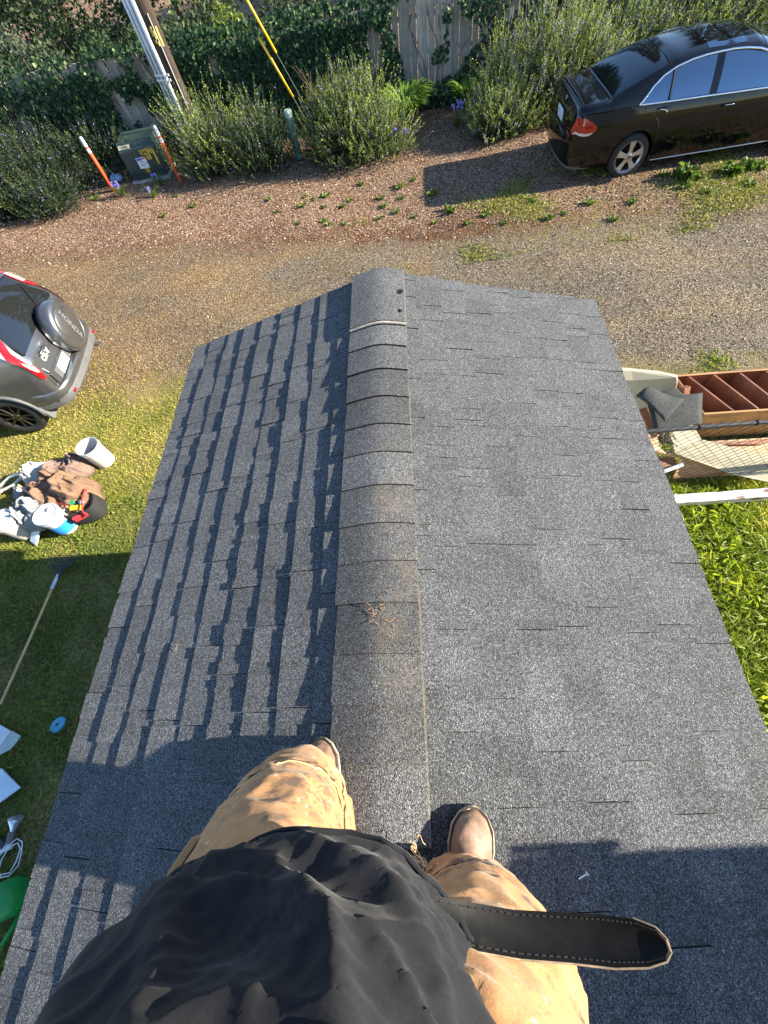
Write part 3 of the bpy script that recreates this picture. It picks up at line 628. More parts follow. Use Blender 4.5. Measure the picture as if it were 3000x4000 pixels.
# ------------------------------------------------------------------ scrub and trees beyond the fence
M_scrub = leafmat('scrub_leaves', [(0.0, (0.0127, 0.0252, 0.0138)), (0.5, (0.0358, 0.0666, 0.0276)), (0.85, (0.0858, 0.1290, 0.0390)), (1.0, (0.1573, 0.1950, 0.1014))], 0.3)
M_pale = leafmat('pale_scrub_leaves', [(0.0, (0.0180, 0.0292, 0.0180)), (0.5, (0.0540, 0.0780, 0.0480)), (1.0, (0.1560, 0.1885, 0.1320))], 0.3)
M_yel = leafmat('yellow_green_leaves', [(0.0, (0.0600, 0.0960, 0.0150)), (0.5, (0.1560, 0.2160, 0.0300)), (1.0, (0.3360, 0.3960, 0.0700))], 0.4)
M_bark = simple('tree_bark', (0.11, 0.08, 0.06), 0.95, bump=0.6, bscale=30)
def scrub(name, cat, label, cx, cy, rx, ry, h, n, seed, mat, leaf=(0.05, 0.11), stems=14, clumps=26):
    r = np.random.default_rng(seed); root = thing(name, label, cat, (cx, cy, 0), group='growth beyond the fence')
    C = r.normal(size=(clumps, 3)); C = unit(C) * (r.random(clumps)[:, None] ** 0.35); C[:, 2] = np.abs(C[:, 2]) * 0.95
    C = C * np.array([rx, ry, h * 0.85]); C[:, 2] += h * 0.08
    cr = r.uniform(0.16, 0.34, clumps) * min(rx, ry, h) * 1.2
    i = r.integers(0, clumps, n); o = unit(r.normal(size=(n, 3))) * (r.random(n)[:, None] ** 0.4) * cr[i][:, None]
    P = C[i] + o; P[:, 2] = np.maximum(P[:, 2], 0.03)
    D = o + r.normal(size=(n, 3)) * cr[i][:, None] * 0.5
    rv = np.clip(r.random(n) * 0.7 + (o[:, 2] / cr[i]) * 0.18 + r.random(clumps)[i] * 0.25, 0, 1)
    L = r.uniform(*leaf, n)
    mesh_obj('crown' if cat == 'tree' else 'foliage', npmesh('crown', *leaf_quads(P, D, L, L * r.uniform(0.4, 0.75, n), 0.08, rv, r)), mat, root)
    mb = MB()
    if cat == 'tree': mb.tube([(0, 0, 0), (r.normal(0, .05), 0, h * 0.35), (r.normal(0, .1), 0.05, h * 0.8)], [h * 0.035, h * 0.025, h * 0.008], 8)
    for k in range(stems):
        c = C[r.integers(0, clumps)]; mb.tube([(c[0] * 0.1, c[1] * 0.1, h * 0.05), tuple(c * 0.55 + r.normal(0, 0.08, 3)), tuple(c + r.normal(0, 0.1, 3))], [0.02 + h * 0.004, 0.013, 0.005], 5, cap=False)
    mb.build('trunk' if cat == 'tree' else 'stems', M_bark if cat == 'tree' else M_twig, root)
    return root
scrub('bramble', 'shrub', 'grey tangled bramble spilling over the fence at the far left', -9.6, 15.0, 2.3, 1.2, 2.35, 9000, 31, M_pale, (0.04, 0.09), 46)
scrub('bramble', 'shrub', 'dark tangled bramble behind the fence left of the pole', -6.7, 15.2, 1.6, 1.3, 2.4, 8000, 32, M_scrub, (0.05, 0.1), 30)
scrub('shrub', 'shrub', 'bright yellow green shrub standing behind the fence right of the pole', -4.1, 14.7, 0.85, 0.6, 2.35, 5200, 33, M_yel, (0.03, 0.08), 14)
scrub('shrub', 'shrub', 'dark shrub behind the ivy wall above the guy guards', -1.9, 15.2, 1.6, 1.0, 2.5, 6500, 34, M_scrub)
scrub('shrub', 'shrub', 'shrub behind the fence at the far left corner of the view', -13.2, 16.6, 2.6, 1.8, 3.2, 8000, 35, M_scrub)
scrub('tree', 'tree', 'broad dark tree behind the brambles at the upper left', -11.0, 20.0, 3.4, 2.4, 5.2, 9500, 36, M_scrub, (0.09, 0.18), 16, 40)
scrub('tree', 'tree', 'dark tree behind the utility pole beyond the fence', -6.2, 19.0, 2.6, 2.0, 4.8, 8000, 37, M_scrub, (0.08, 0.16), 14, 36)
scrub('tree', 'tree', 'grey green tree farthest back in the upper left corner', -20.0, 27.0, 5.0, 3.5, 6.5, 8000, 38, M_pale, (0.14, 0.28), 16, 44)
scrub('shrub', 'shrub', 'rank dark scrub filling the ground behind the left brambles', -9.5, 18.0, 3.6, 1.6, 1.7, 8000, 41, M_scrub, (0.07, 0.14), 10, 40)
scrub('shrub', 'shrub', 'rank scrub filling the ground behind the pole', -4.6, 17.4, 2.6, 1.5, 1.7, 7000, 42, M_scrub, (0.06, 0.13), 10, 36)
scrub('shrub', 'shrub', 'low scrub in the far left corner before the grey green tree', -17.0, 21.5, 4.5, 2.2, 2.0, 7000, 43, M_pale, (0.09, 0.18), 10, 40)
def conifer(label, cx, cy, h, rad, seed):
    r = np.random.default_rng(seed); root = thing('conifer', label, 'tree', (cx, cy, 0), group='conifers beyond the fence')
    MB().tube([(0, 0, 0), (0.05, 0, h * 0.5), (0, 0.05, h)], [h * 0.025, h * 0.015, 0.02], 8).build('trunk', M_bark, root)
    n = 5200; z = r.random(n) ** 0.8; a = r.uniform(0, 6.283, n); ring = np.floor(z * 22) / 22
    a = np.round(a / 0.55 + ring * 13) * 0.55 + r.normal(0, 0.1, n); q = r.random(n) ** 0.6
    R = rad * (1 - z) * q + 0.05
    P = np.stack([np.cos(a) * R, np.sin(a) * R, h * (0.12 + 0.88 * ring) - R * 0.35 + r.normal(0, 0.08, n)], 1)
    D = np.stack([np.cos(a), np.sin(a), r.normal(-0.3, 0.3, n)], 1) + r.normal(0, 0.35, (n, 3))
    mesh_obj('crown', npmesh('crown', *leaf_quads(P, D, r.uniform(0.3, 0.65, n), r.uniform(0.07, 0.16, n), -0.08, r.random(n) * 0.5, r)), M_scrub, root)
for k, (cx, cy, h, rd) in enumerate([(3.5, 25, 13, 2.6), (8.0, 27, 15, 3.0), (12.5, 24, 12, 2.6), (17, 28, 14, 3.0), (-1.5, 28, 14, 2.8)]):
    conifer(['slim conifer second from the left beyond the fence', 'tallest conifer beyond the fence behind the hedge', 'short conifer beyond the fence behind the sedan', 'rightmost conifer far beyond the fence', 'leftmost conifer beyond the bare fence boards'][k], cx, cy, h, rd, 50 + k)
# ------------------------------------------------------------------ vehicles
def paint(name, col, metal=0.0, rough=0.25, dust=0.08, dcol=(0.25, 0.22, 0.17), coat=1.0):
    t = NT(name); c = t.coord(); n = t.noise(c, 3.0, 5)
    nrm = t.sep(t.geo('Normal'))[2]
    f = t.math('MULTIPLY', t.ramp(n, [(0.35, 0.2), (0.75, 1.0)]), dust)
    col2 = t.mix(f, col, dcol)
    return t.done(t.bsdf(col2, t.math('ADD', rough, t.math('MULTIPLY', f, 0.5)), metal, Coat_Weight=coat, Coat_Roughness=0.03))
M_black = paint('black_car_paint', (0.003, 0.003, 0.004), 0.0, 0.06, 0.008, coat=0.0)
M_silver = paint('silver_grey_car_paint', (0.17, 0.175, 0.187), 0.8, 0.28, 0.06)
def glassy(name, col=(0.01, 0.012, 0.014), ior=2.0, rough=0.02):
    t = NT(name); return t.done(t.bsdf(col, rough, 0.0, IOR=ior, Specular_Tint=(0.50, 0.74, 1.0)))  # sky blue of the reflections is put into the specular tint
M_glass = glassy('tinted_car_glass', (0.012, 0.014, 0.017), 3.3); M_glass2 = glassy('rear_car_glass', (0.012, 0.013, 0.013), 1.7)
M_chrome = simple('chrome', (0.80, 0.81, 0.83), 0.12, 1.0, var=0.02)
M_rub = simple('tyre_rubber', (0.018, 0.018, 0.018), 0.75, var=0.3, bump=0.2, bscale=60)
M_blk = simple('black_plastic', (0.010, 0.010, 0.011), 0.6, var=0.2, Specular_IOR_Level=0.15)
M_gpl = simple('grey_bumper_plastic', (0.10, 0.102, 0.105), 0.6, var=0.15, bump=0.2, bscale=200)
M_red = simple('red_lamp_lens', (0.36, 0.005, 0.008), 0.08, 0.0, var=0.25, vscale=14, Coat_Weight=1.0)
M_clr = simple('clear_lamp_lens', (0.62, 0.58, 0.55), 0.1, 0.2, var=0.3, vscale=25, Coat_Weight=1.0)
M_alloy = simple('alloy_rim', (0.62, 0.62, 0.62), 0.3, 0.85, var=0.05)
M_darkrim = simple('bronze_black_rim', (0.03, 0.027, 0.022), 0.4, 0.5, var=0.2)
M_white = simple('white_lettering', (0.75, 0.76, 0.78), 0.4, var=0.03)

def lerp_tab(tab, x):
    xs = [p[0] for p in tab]; ys = [p[1] for p in tab]; return float(np.interp(x, xs, ys))
class Car:
    """body surface S(x,t): x metres from the rear, t ring index 0 (bottom middle) .. 16 (top middle), y>=0 side"""
    def __init__(s, top, width, belt, sill, wheels, R, tumble, L):
        s.top, s.width, s.belt, s.sill, s.wheels, s.R, s.tumble, s.L = top, width, belt, sill, wheels, R, tumble, L
    def ring(s, x):
        zt = lerp_tab(s.top, x); w = lerp_tab(s.width, x); zb = min(lerp_tab(s.belt, x), zt - 0.035); z0 = lerp_tab(s.sill, x)
        for xw, zw in s.wheels:
            d = s.R ** 2 - (x - xw) ** 2
            if d > 0: z0 = max(z0, zw + math.sqrt(d))
        z0 = min(z0, zb - 0.1)
        h = zt - zb; pts = [(0.0, z0), (w * 0.5, z0), (w * 0.93, z0)]
        mid = 0.62
        def side(z): return w * (1 - 0.055 * max(0, (z - mid) / 0.4) ** 2 - 0.06 * max(0, (mid - z) / 0.4) ** 2)
        for k in range(6):
            f = k / 5.0; z = z0 + 0.015 + (zb - z0 - 0.015) * f; pts.append((side(z), z))
        yb = side(zb); ze = zb + h * 0.84; yr = max(0.05, yb - s.tumble * (ze - zb) - 0.02 * min(1, h / 0.1))
        for k in range(1, 5):
            f = k / 4.0; pts.append((yb + (yr - yb) * f + 0.018 * math.sin(math.pi * f) * min(1, h / 0.2), zb + (ze - zb) * f))
        for k in range(1, 5):
            f = k / 4.0; a = f * math.pi / 2
            pts.append((yr * (1 - f ** 1.35) if f < 1 else 0.0, ze + (zt - ze) * (1 - (1 - f) ** 2.4)))
        return pts
    def S(s, x, t, sgn=1):
        p = s.ring(x); t = max(0.0, min(len(p) - 1.001, t)); i = int(t); f = t - i
        return Vector((x, sgn * (p[i][0] * (1 - f) + p[i + 1][0] * f), p[i][1] * (1 - f) + p[i + 1][1] * f))
    def N(s, x, t, sgn=1):
        a = s.S(x + 0.02, t, sgn) - s.S(x - 0.02, t, sgn); b = s.S(x, min(t + 0.15, 15.9), sgn) - s.S(x, t - 0.15, sgn)
        n = a.cross(b); n.normalize(); c = s.S(x, t, sgn) - Vector((x, 0, 0.75))
        return n if n.dot(c) > 0 else -n
    def body(s, name, m, parent):
        xs = sorted(set([p[0] for p in s.top] + [p[0] for p in s.width] + list(np.arange(0.1, s.L - 0.05, 0.07)) + [xw + s.R * math.sin(a) for xw, _ in s.wheels for a in np.linspace(-math.pi / 2, math.pi / 2, 15)] + [xw + sg * (s.R + 0.004) for xw, _ in s.wheels for sg in (-1, 1)]))
        xs = [x for i, x in enumerate(xs) if i == 0 or x - xs[i - 1] > 0.0015]
        rings = []
        for x in xs:
            p = s.ring(x); r = [Vector((x, a, b)) for a, b in p] + [Vector((x, -a, b)) for a, b in reversed(p[1:-1])]
            rings.append(r)
        return MB().loft(rings).build(name, m, parent, smooth=True, sharp=42)
    def patch(s, name, cols, m, parent, sgn=1, off=0.004, n=8):
        """cols: list (x, tlo, thi)"""
        mb = MB(); rows = []
        for x, a, b in cols:
            r = []
            for k in range(n + 1):
                t = a + (b - a) * k / n; r.append(s.S(x, t, sgn) + s.N(x, t, sgn) * off)
            rows.append(r)
        mb.loft(rows, cap=False, closed=False); return mb.build(name, m, parent, smooth=True, fix=False)
    def top_patch(s, name, cols, m, parent, off=0.004, n=10):
        """cols: (x, t_edge): spans both sides over the top from t_edge"""
        mb = MB(); rows = []
        for x, te in cols:
            r = []
            ts = np.linspace(te, 15.99, n)
            for t in ts: r.append(s.S(x, t, 1) + s.N(x, t, 1) * off)
            for t in ts[::-1][1:]: r.append(s.S(x, t, -1) + s.N(x, t, -1) * off)
            rows.append(r)
        mb.loft(rows, cap=False, closed=False); return mb.build(name, m, parent, smooth=True, fix=False)
    def line(s, name, pts, rad, m, parent, sgn=1, off=0.0, closed=False, sub=6, seg=6):
        P = []
        q = pts + [pts[0]] if closed else pts
        for (x0, t0), (x1, t1) in zip(q[:-1], q[1:]):
            for k in range(sub):
                f = k / sub; x = x0 + (x1 - x0) * f; t = t0 + (t1 - t0) * f; P.append(s.S(x, t, sgn) + s.N(x, t, sgn) * off)
        if not closed: P.append(s.S(*pts[-1], sgn) + s.N(*pts[-1], sgn) * off)
        return MB().tube(P, rad, seg, closed=closed).build(name, m, parent, smooth=True)

def wheel(parent, loc, R, W, rimR, style, mrim, sgn, emblem=False):
    """wheel facing +Y*sgn"""
    w = link(bpy.data.objects.new('wheel', None), parent); w.location = loc; w.empty_display_size = 0.1
    A = Matrix.Rotation(-math.pi / 2 * sgn, 4, 'X')   # lathe z -> +-Y
    hw = W / 2; e = 0.018
    MB().lathe([(rimR - 0.01, -hw + 0.01), (rimR + 0.012, -hw), (R - 0.05, -hw), (R - e, -hw + 0.012), (R, -hw + 0.04), (R + 0.002, 0), (R, hw - 0.04), (R - e, hw - 0.012), (R - 0.05, hw), (rimR + 0.012, hw), (rimR - 0.01, hw - 0.01)], 48, A, cap=False).build('tyre', M_rub, w, smooth=True, sharp=50)
    rim = MB().lathe([(rimR - 0.012, -hw + 0.02), (rimR - 0.02, hw - 0.03), (rimR, hw - 0.004), (rimR + 0.012, hw - 0.002), (rimR + 0.012, hw - 0.02)], 48, A, cap=False).build('rim', mrim, w, smooth=True, sharp=40)
    MB().lathe([(0.0, hw - 0.12), (rimR - 0.015, hw - 0.11)], 32, A, cap=False).build('brake_disc', M_blk, rim)
    B = A
    ns = 5
    for k in range(ns):
        a0 = 2 * math.pi * k / ns + 0.31
        m = MB()
        if style == 'five':
            for d0 in (0.0,):
                Rk = A @ Matrix.Rotation(a0, 4, 'Z')
                pr = [(0.045, -0.036), (0.10, -0.030), (rimR - 0.01, -0.050), (rimR - 0.01, 0.050), (0.10, 0.030), (0.045, 0.036)]
                m.prism([Rk @ Vector((x, y, hw - 0.045 + (0.012 if x < 0.12 else 0.02))) for x, y in pr], (Rk.to_3x3() @ Vector((0, 0, 0.02))))
                # raised centre rib of the spoke
                m.prism([Rk @ Vector((x, y * 0.35, hw - 0.022 + (0.0 if x < 0.12 else 0.01))) for x, y in pr], (Rk.to_3x3() @ Vector((0, 0, 0.008))))
        else:
            for d0 in (-0.16, 0.16):
                Rk = A @ Matrix.Rotation(a0 + d0 * 0.6, 4, 'Z')
                m.prism([Rk @ Vector((x, y + d0 * 0.25 * (x / rimR), hw - 0.035)) for x, y in [(0.04, -0.014), (rimR - 0.01, -0.016), (rimR - 0.01, 0.016), (0.04, 0.014)]], (Rk.to_3x3() @ Vector((0, 0, 0.022))))
        m.build('spoke', mrim, rim, bevel=0.003)
    MB().lathe([(0.0, hw - 0.05), (0.062, hw - 0.045), (0.055, hw - 0.012), (0.034, hw - 0.004), (0.0, hw - 0.004)], 24, A, cap=False).build('hub_cap', mrim, rim, smooth=True, sharp=30)
    m = MB()
    for k in range(5):
        a = 2 * math.pi * k / 5; m.lathe([(0.010, 0), (0.010, 0.02), (0.0, 0.021)], 8, A @ Matrix.Translation((0.05 * math.cos(a), 0.05 * math.sin(a), hw - 0.03)), cap=False)
    m.build('lug_nut', M_chrome if style != 'five' else M_blk, rim)
    if emblem:
        y = sgn * (hw + 0.001); z0 = Matrix((Vector((-sgn, 0, 0)), Vector((0, 0, 1)), Vector((0, sgn, 0))))
        MB().tube([(0.028 * math.cos(a), y, 0.028 * math.sin(a)) for a in np.linspace(0, 6.283, 25)[:-1]], 0.0025, 5, closed=True).build('emblem', M_blk, rim)
        em = MB()
        for path in (((-0.012, 0.024), (0.0, 0.003), (0.012, 0.024)), ((-0.024, 0.010), (-0.011, -0.022), (0.0, 0.0), (0.011, -0.022), (0.024, 0.010))):
            em.tube([(a, y, b) for a, b in path], 0.0025, 5)
        em.build('emblem', M_blk, rim)
    return w

# ---- black sedan, rear towards the left, its right side to the camera
SY = math.radians(1.5)
sedan = thing('sedan', 'shiny black sedan parked on the bark strip before the hedge', 'car', (3.08, 9.72, 0), SY)
sd = Car(top=[(0, 0.80), (0.02, 0.90), (0.05, 0.99), (0.09, 1.05), (0.13, 1.075), (0.22, 1.085), (0.40, 1.09), (0.56, 1.105), (0.75, 1.185), (1.0, 1.295), (1.25, 1.385), (1.5, 1.44), (1.9, 1.475), (2.3, 1.485), (2.7, 1.46), (3.0, 1.385), (3.4, 1.20), (3.72, 1.055), (3.85, 1.03), (4.2, 0.98), (4.55, 0.90), (4.75, 0.80), (4.84, 0.68), (4.87, 0.55)],
         width=[(0, 0.70), (0.03, 0.775), (0.08, 0.82), (0.16, 0.855), (0.3, 0.885), (0.6, 0.905), (1.2, 0.917), (2.5, 0.92), (3.6, 0.912), (4.2, 0.89), (4.5, 0.84), (4.7, 0.75), (4.82, 0.62), (4.87, 0.5)],
         belt=[(0, 0.97), (0.3, 1.0), (0.8, 1.005), (1.4, 0.985), (2.5, 0.955), (3.6, 0.93), (4.87, 0.8)],
         sill=[(0, 0.42), (0.05, 0.33), (0.3, 0.25), (0.8, 0.2), (4.0, 0.2), (4.6, 0.22), (4.87, 0.32)],
         wheels=[(1.10, 0.325), (3.91, 0.325)], R=0.355, tumble=0.52, L=4.87)
sb = sd.body('body', M_black, sedan)
for sg in (-1, 1):
    gl = sd.patch('side_glass', [(1.05, 8.35, 9.0), (1.15, 8.3, 10.3), (1.3, 8.3, 11.1), (1.43, 8.3, 11.45)], M_glass, sedan, sg)
    gl = sd.patch('side_glass', [(1.47, 8.3, 11.5), (1.6, 8.3, 11.7), (1.8, 8.3, 11.85), (2.07, 8.3, 11.9)], M_glass, sedan, sg)
    gl = sd.patch('side_glass', [(2.19, 8.3, 11.9), (2.5, 8.3, 11.85), (2.8, 8.3, 11.6), (3.0, 8.3, 10.9), (3.25, 8.3, 9.4), (3.35, 8.3, 8.7)], M_glass, sedan, sg)
    sd.line('chrome_trim', [(0.99, 8.15), (1.06, 9.15), (1.16, 10.45), (1.3, 11.3), (1.45, 11.65), (1.7, 11.95), (2.1, 12.05), (2.5, 12.0), (2.8, 11.75), (3.0, 11.05), (3.25, 9.6), (3.42, 8.4), (3.3, 8.12), (2.1, 8.12), (1.4, 8.12)], 0.016, M_chrome, sedan, sg, 0.003, closed=True)
    sd.line('window_pillar', [(1.45, 8.2), (1.45, 11.6)], 0.012, M_blk, sedan, sg, 0.003)
    sd.patch('door_pillar', [(2.07, 8.2, 11.95), (2.19, 8.2, 11.95)], M_black, sedan, sg, 0.0035)
    sd.line('door_seam', [(2.12, 8.2), (2.13, 6), (2.12, 4), (2.12, 3.2)], 0.0035, M_blk, sedan, sg, 0.0)
    sd.line('door_seam', [(1.08, 8.1), (1.12, 7.0), (1.28, 6.2), (1.46, 5.0), (1.50, 3.4)], 0.0035, M_blk, sedan, sg, 0.0)
    sd.line('door_seam', [(3.35, 8.1), (3.38, 6), (3.36, 3.4)], 0.0035, M_blk, sedan, sg, 0.0)
    sd.line('sill_trim', [(1.52, 3.02), (2.5, 3.02), (3.5, 3.02)], 0.009, M_alloy, sedan, sg, 0.004)
    for hx in (1.30, 2.35):
        p = sd.S(hx, 7.15, sg); n = sd.N(hx, 7.15, sg)
        hd = MB().tube([p + n * 0.004, p + n * 0.032 + Vector((0.03, 0, 0)), p + n * 0.036 + Vector((0.10, 0, 0.003)), p + n * 0.032 + Vector((0.17, 0, 0.004)), p + n * 0.004 + Vector((0.20, 0, 0.004))], 0.012, 8, flat=0.8).build('door_handle', M_black, sedan, smooth=True)
        sd.line('chrome_strip', [(hx + 0.03, 7.22), (hx + 0.17, 7.22)], 0.006, M_chrome, hd, sg, 0.045)
    # tail lamp wrapping the corner
    tl = sd.patch('tail_lamp', [(0.012, 6.75, 7.95), (0.03, 6.5, 7.9), (0.06, 6.3, 7.85), (0.12, 6.1, 7.75), (0.2, 6.05, 7.6), (0.27, 6.1, 7.35), (0.33, 6.3, 7.1), (0.38, 6.6, 6.8)], M_red, sedan, sg, 0.010, 8)
    sd.patch('reverse_lens', [(0.03, 6.5, 6.68), (0.06, 6.3, 6.52), (0.12, 6.12, 6.36), (0.2, 6.07, 6.3), (0.27, 6.12, 6.32), (0.32, 6.3, 6.42)], M_clr, tl, sg, 0.013, 2)
    sd.line('bumper_seam', [(0.03, 4.6), (0.3, 4.7), (0.62, 5.0), (0.76, 5.0)], 0.003, M_blk, sedan, sg, 0.0)
# fuel flap
sd.line('fuel_flap', [(0.72, 7.3), (0.92, 7.3), (0.94, 6.4), (0.90, 5.6), (0.74, 5.5), (0.71, 6.4)], 0.0025, M_blk, sedan, -1, 0.0, closed=True)
sd.top_patch('rear_window', [(0.60, 12.9), (0.8, 12.6), (1.05, 12.35), (1.25, 12.3), (1.36, 12.4)], M_glass2, sedan, 0.004)
sd.line('roof_seam', [(1.38, 12.3), (1.37, 14), (1.36, 15.95)], 0.006, M_blk, sedan, -1, 0.002); sd.line('roof_seam', [(1.38, 12.3), (1.37, 14), (1.36, 15.95)], 0.006, M_blk, sedan, 1, 0.002)
sd.top_patch('sunroof', [(1.95, 13.0), (2.1, 12.9), (2.4, 12.9), (2.52, 13.0)], M_glass, sedan, 0.004)
sd.top_patch('windscreen', [(2.80, 12.4), (3.0, 12.3), (3.3, 12.4), (3.62, 12.8)], M_glass, sedan, 0.004)
sd.line('trunk_seam', [(0.10, 9.5), (0.25, 11.0), (0.45, 12.0), (0.56, 12.4)], 0.003, M_blk, sedan, -1, 0.0); sd.line('trunk_seam', [(0.10, 9.5), (0.25, 11.0), (0.45, 12.0), (0.56, 12.4)], 0.003, M_blk, sedan, 1, 0.0)
# rear bumper
def bumper(parent, name, m, prof, plan, sub=None):
    """plan: list (y, x) along the width; prof: list (dx, z) closed outline"""
    rings = [[Vector((x - d, y, z)) for d, z in prof] for y, x in plan]
    return MB().loft(rings).build(name, m, parent, smooth=True, sharp=35)
pl = [(-0.885, 0.52), (-0.875, 0.34), (-0.84, 0.16), (-0.76, 0.055), (-0.6, 0.005), (-0.3, -0.025), (0, -0.035), (0.3, -0.025), (0.6, 0.005), (0.76, 0.055), (0.84, 0.16), (0.875, 0.34), (0.885, 0.52)]
bp = bumper(sedan, 'rear_bumper', M_black, [(-0.06, 0.30), (0.005, 0.29), (0.03, 0.36), (0.035, 0.50), (0.045, 0.60), (0.035, 0.645), (-0.06, 0.675)], pl)
bumper(bp, 'lower_valance', M_gpl, [(-0.05, 0.23), (0.0, 0.225), (0.015, 0.285), (-0.05, 0.292)], [(y * 0.93, x + 0.02) for y, x in pl])
# plate, emblem and badge on the trunk lid
pb = MB().box((-0.012, 0.0, 0.80), (0.012, 0.31, 0.16), Matrix.Rotation(-0.12, 3, 'Y')).build('number_plate', simple('pale_blue_plate', (0.55, 0.66, 0.74), 0.4, var=0.25, vscale=18), sedan)
MB().lathe([(0.05, 0), (0.055, 0.006), (0.04, 0.010)], 24, Matrix.Translation((0.028, 0, 0.965)) @ Matrix.Rotation(-math.pi / 2 + 0.35, 4, 'Y')).build('emblem', M_chrome, sedan, smooth=True, sharp=30)
em = MB()
for path in (((-0.02, 0.04), (0.0, 0.005), (0.02, 0.04)), ((-0.04, 0.017), (-0.018, -0.036), (0.0, 0.0), (0.018, -0.036), (0.04, 0.017))): em.tube([(0.016 + b * 0.35, a, 0.969 + b) for a, b in path], 0.004, 5)
em.build('emblem', M_blk, sedan)
MB().lathe([(0.02, 0), (0.02, 0.005)], 16, Matrix.Translation((0.027, -0.36, 0.955)) @ Matrix.Rotation(-math.pi / 2 + 0.35, 4, 'Y')).build('badge', M_chrome, sedan)
for k in range(2): MB().box((0.022, -0.43 - k * 0.045, 0.93), (0.006, 0.036, 0.028)).build('badge', M_chrome, sedan)
for xw in (1.10, 3.91):
    for sg in (-1, 1): wheel(sedan, (xw, sg * 0.795, 0.325), 0.325, 0.22, 0.225, 'five', M_alloy, sg, True)
    MB().box((xw, 0, 0.40), (0.9, 1.3, 0.5)).build('wheel_well', M_blk, sedan)
for sg in (-1, 1):
    p = sd.S(3.2, 8.6, sg); MB().lathe([(0.02, -0.10), (0.07, -0.08), (0.075, 0.03), (0.03, 0.09)], 12, Matrix.Translation(p + Vector((0.02, sg * 0.12, 0.06))) @ Matrix.Rotation(math.pi / 2, 4, 'X')).build('mirror', M_black, sedan, smooth=True)
sd.patch('head_lamp', [(4.45, 7.2, 8.2), (4.6, 6.9, 8.2), (4.74, 6.9, 8.1)], M_clr, sedan, -1, 0.006); sd.patch('head_lamp', [(4.45, 7.2, 8.2), (4.6, 6.9, 8.2), (4.74, 6.9, 8.1)], M_clr, sedan, 1, 0.006)
MB().box((4.86, 0, 0.5), (0.05, 1.0, 0.16)).build('grille', M_blk, sedan)

# ---- silver SUV, rear towards the right, its left side to the camera
VY = math.radians(188.5)
suv = thing('suv', 'silver grey suv with a spare wheel on its tailgate, parked at the left edge', 'car', (-5.16, 4.95, 0), VY)
sv = Car(top=[(0, 0.99), (0.015, 1.03), (0.05, 1.10), (0.10, 1.20), (0.16, 1.32), (0.22, 1.43), (0.28, 1.53), (0.34, 1.60), (0.42, 1.64), (0.6, 1.665), (1.2, 1.69), (1.9, 1.69), (2.5, 1.65), (2.8, 1.56), (3.2, 1.30), (3.5, 1.12), (3.62, 1.08), (4.0, 1.04), (4.3, 0.96), (4.45, 0.85), (4.52, 0.65)],
         width=[(0, 0.76), (0.02, 0.80), (0.06, 0.835), (0.14, 0.865), (0.3, 0.885), (0.7, 0.905), (2.5, 0.91), (3.6, 0.90), (4.1, 0.86), (4.35, 0.77), (4.48, 0.62), (4.52, 0.5)],
         belt=[(0, 0.955), (0.02, 0.985), (0.06, 1.04), (0.3, 1.07), (1.0, 1.05), (2.5, 1.0), (3.6, 0.97), (4.52, 0.85)],
         sill=[(0, 0.50), (0.1, 0.40), (0.4, 0.32), (0.8, 0.27), (3.8, 0.27), (4.3, 0.3), (4.52, 0.4)],
         wheels=[(0.86, 0.345), (3.48, 0.345)], R=0.385, tumble=0.36, L=4.52)
sv.body('body', M_silver, suv)
sv.top_patch('rear_window', [(0.048, 12.6), (0.06, 12.3), (0.10, 12.4), (0.16, 12.9), (0.22, 13.1), (0.28, 13.1), (0.315, 13.2)], M_glass2, suv, 0.005)
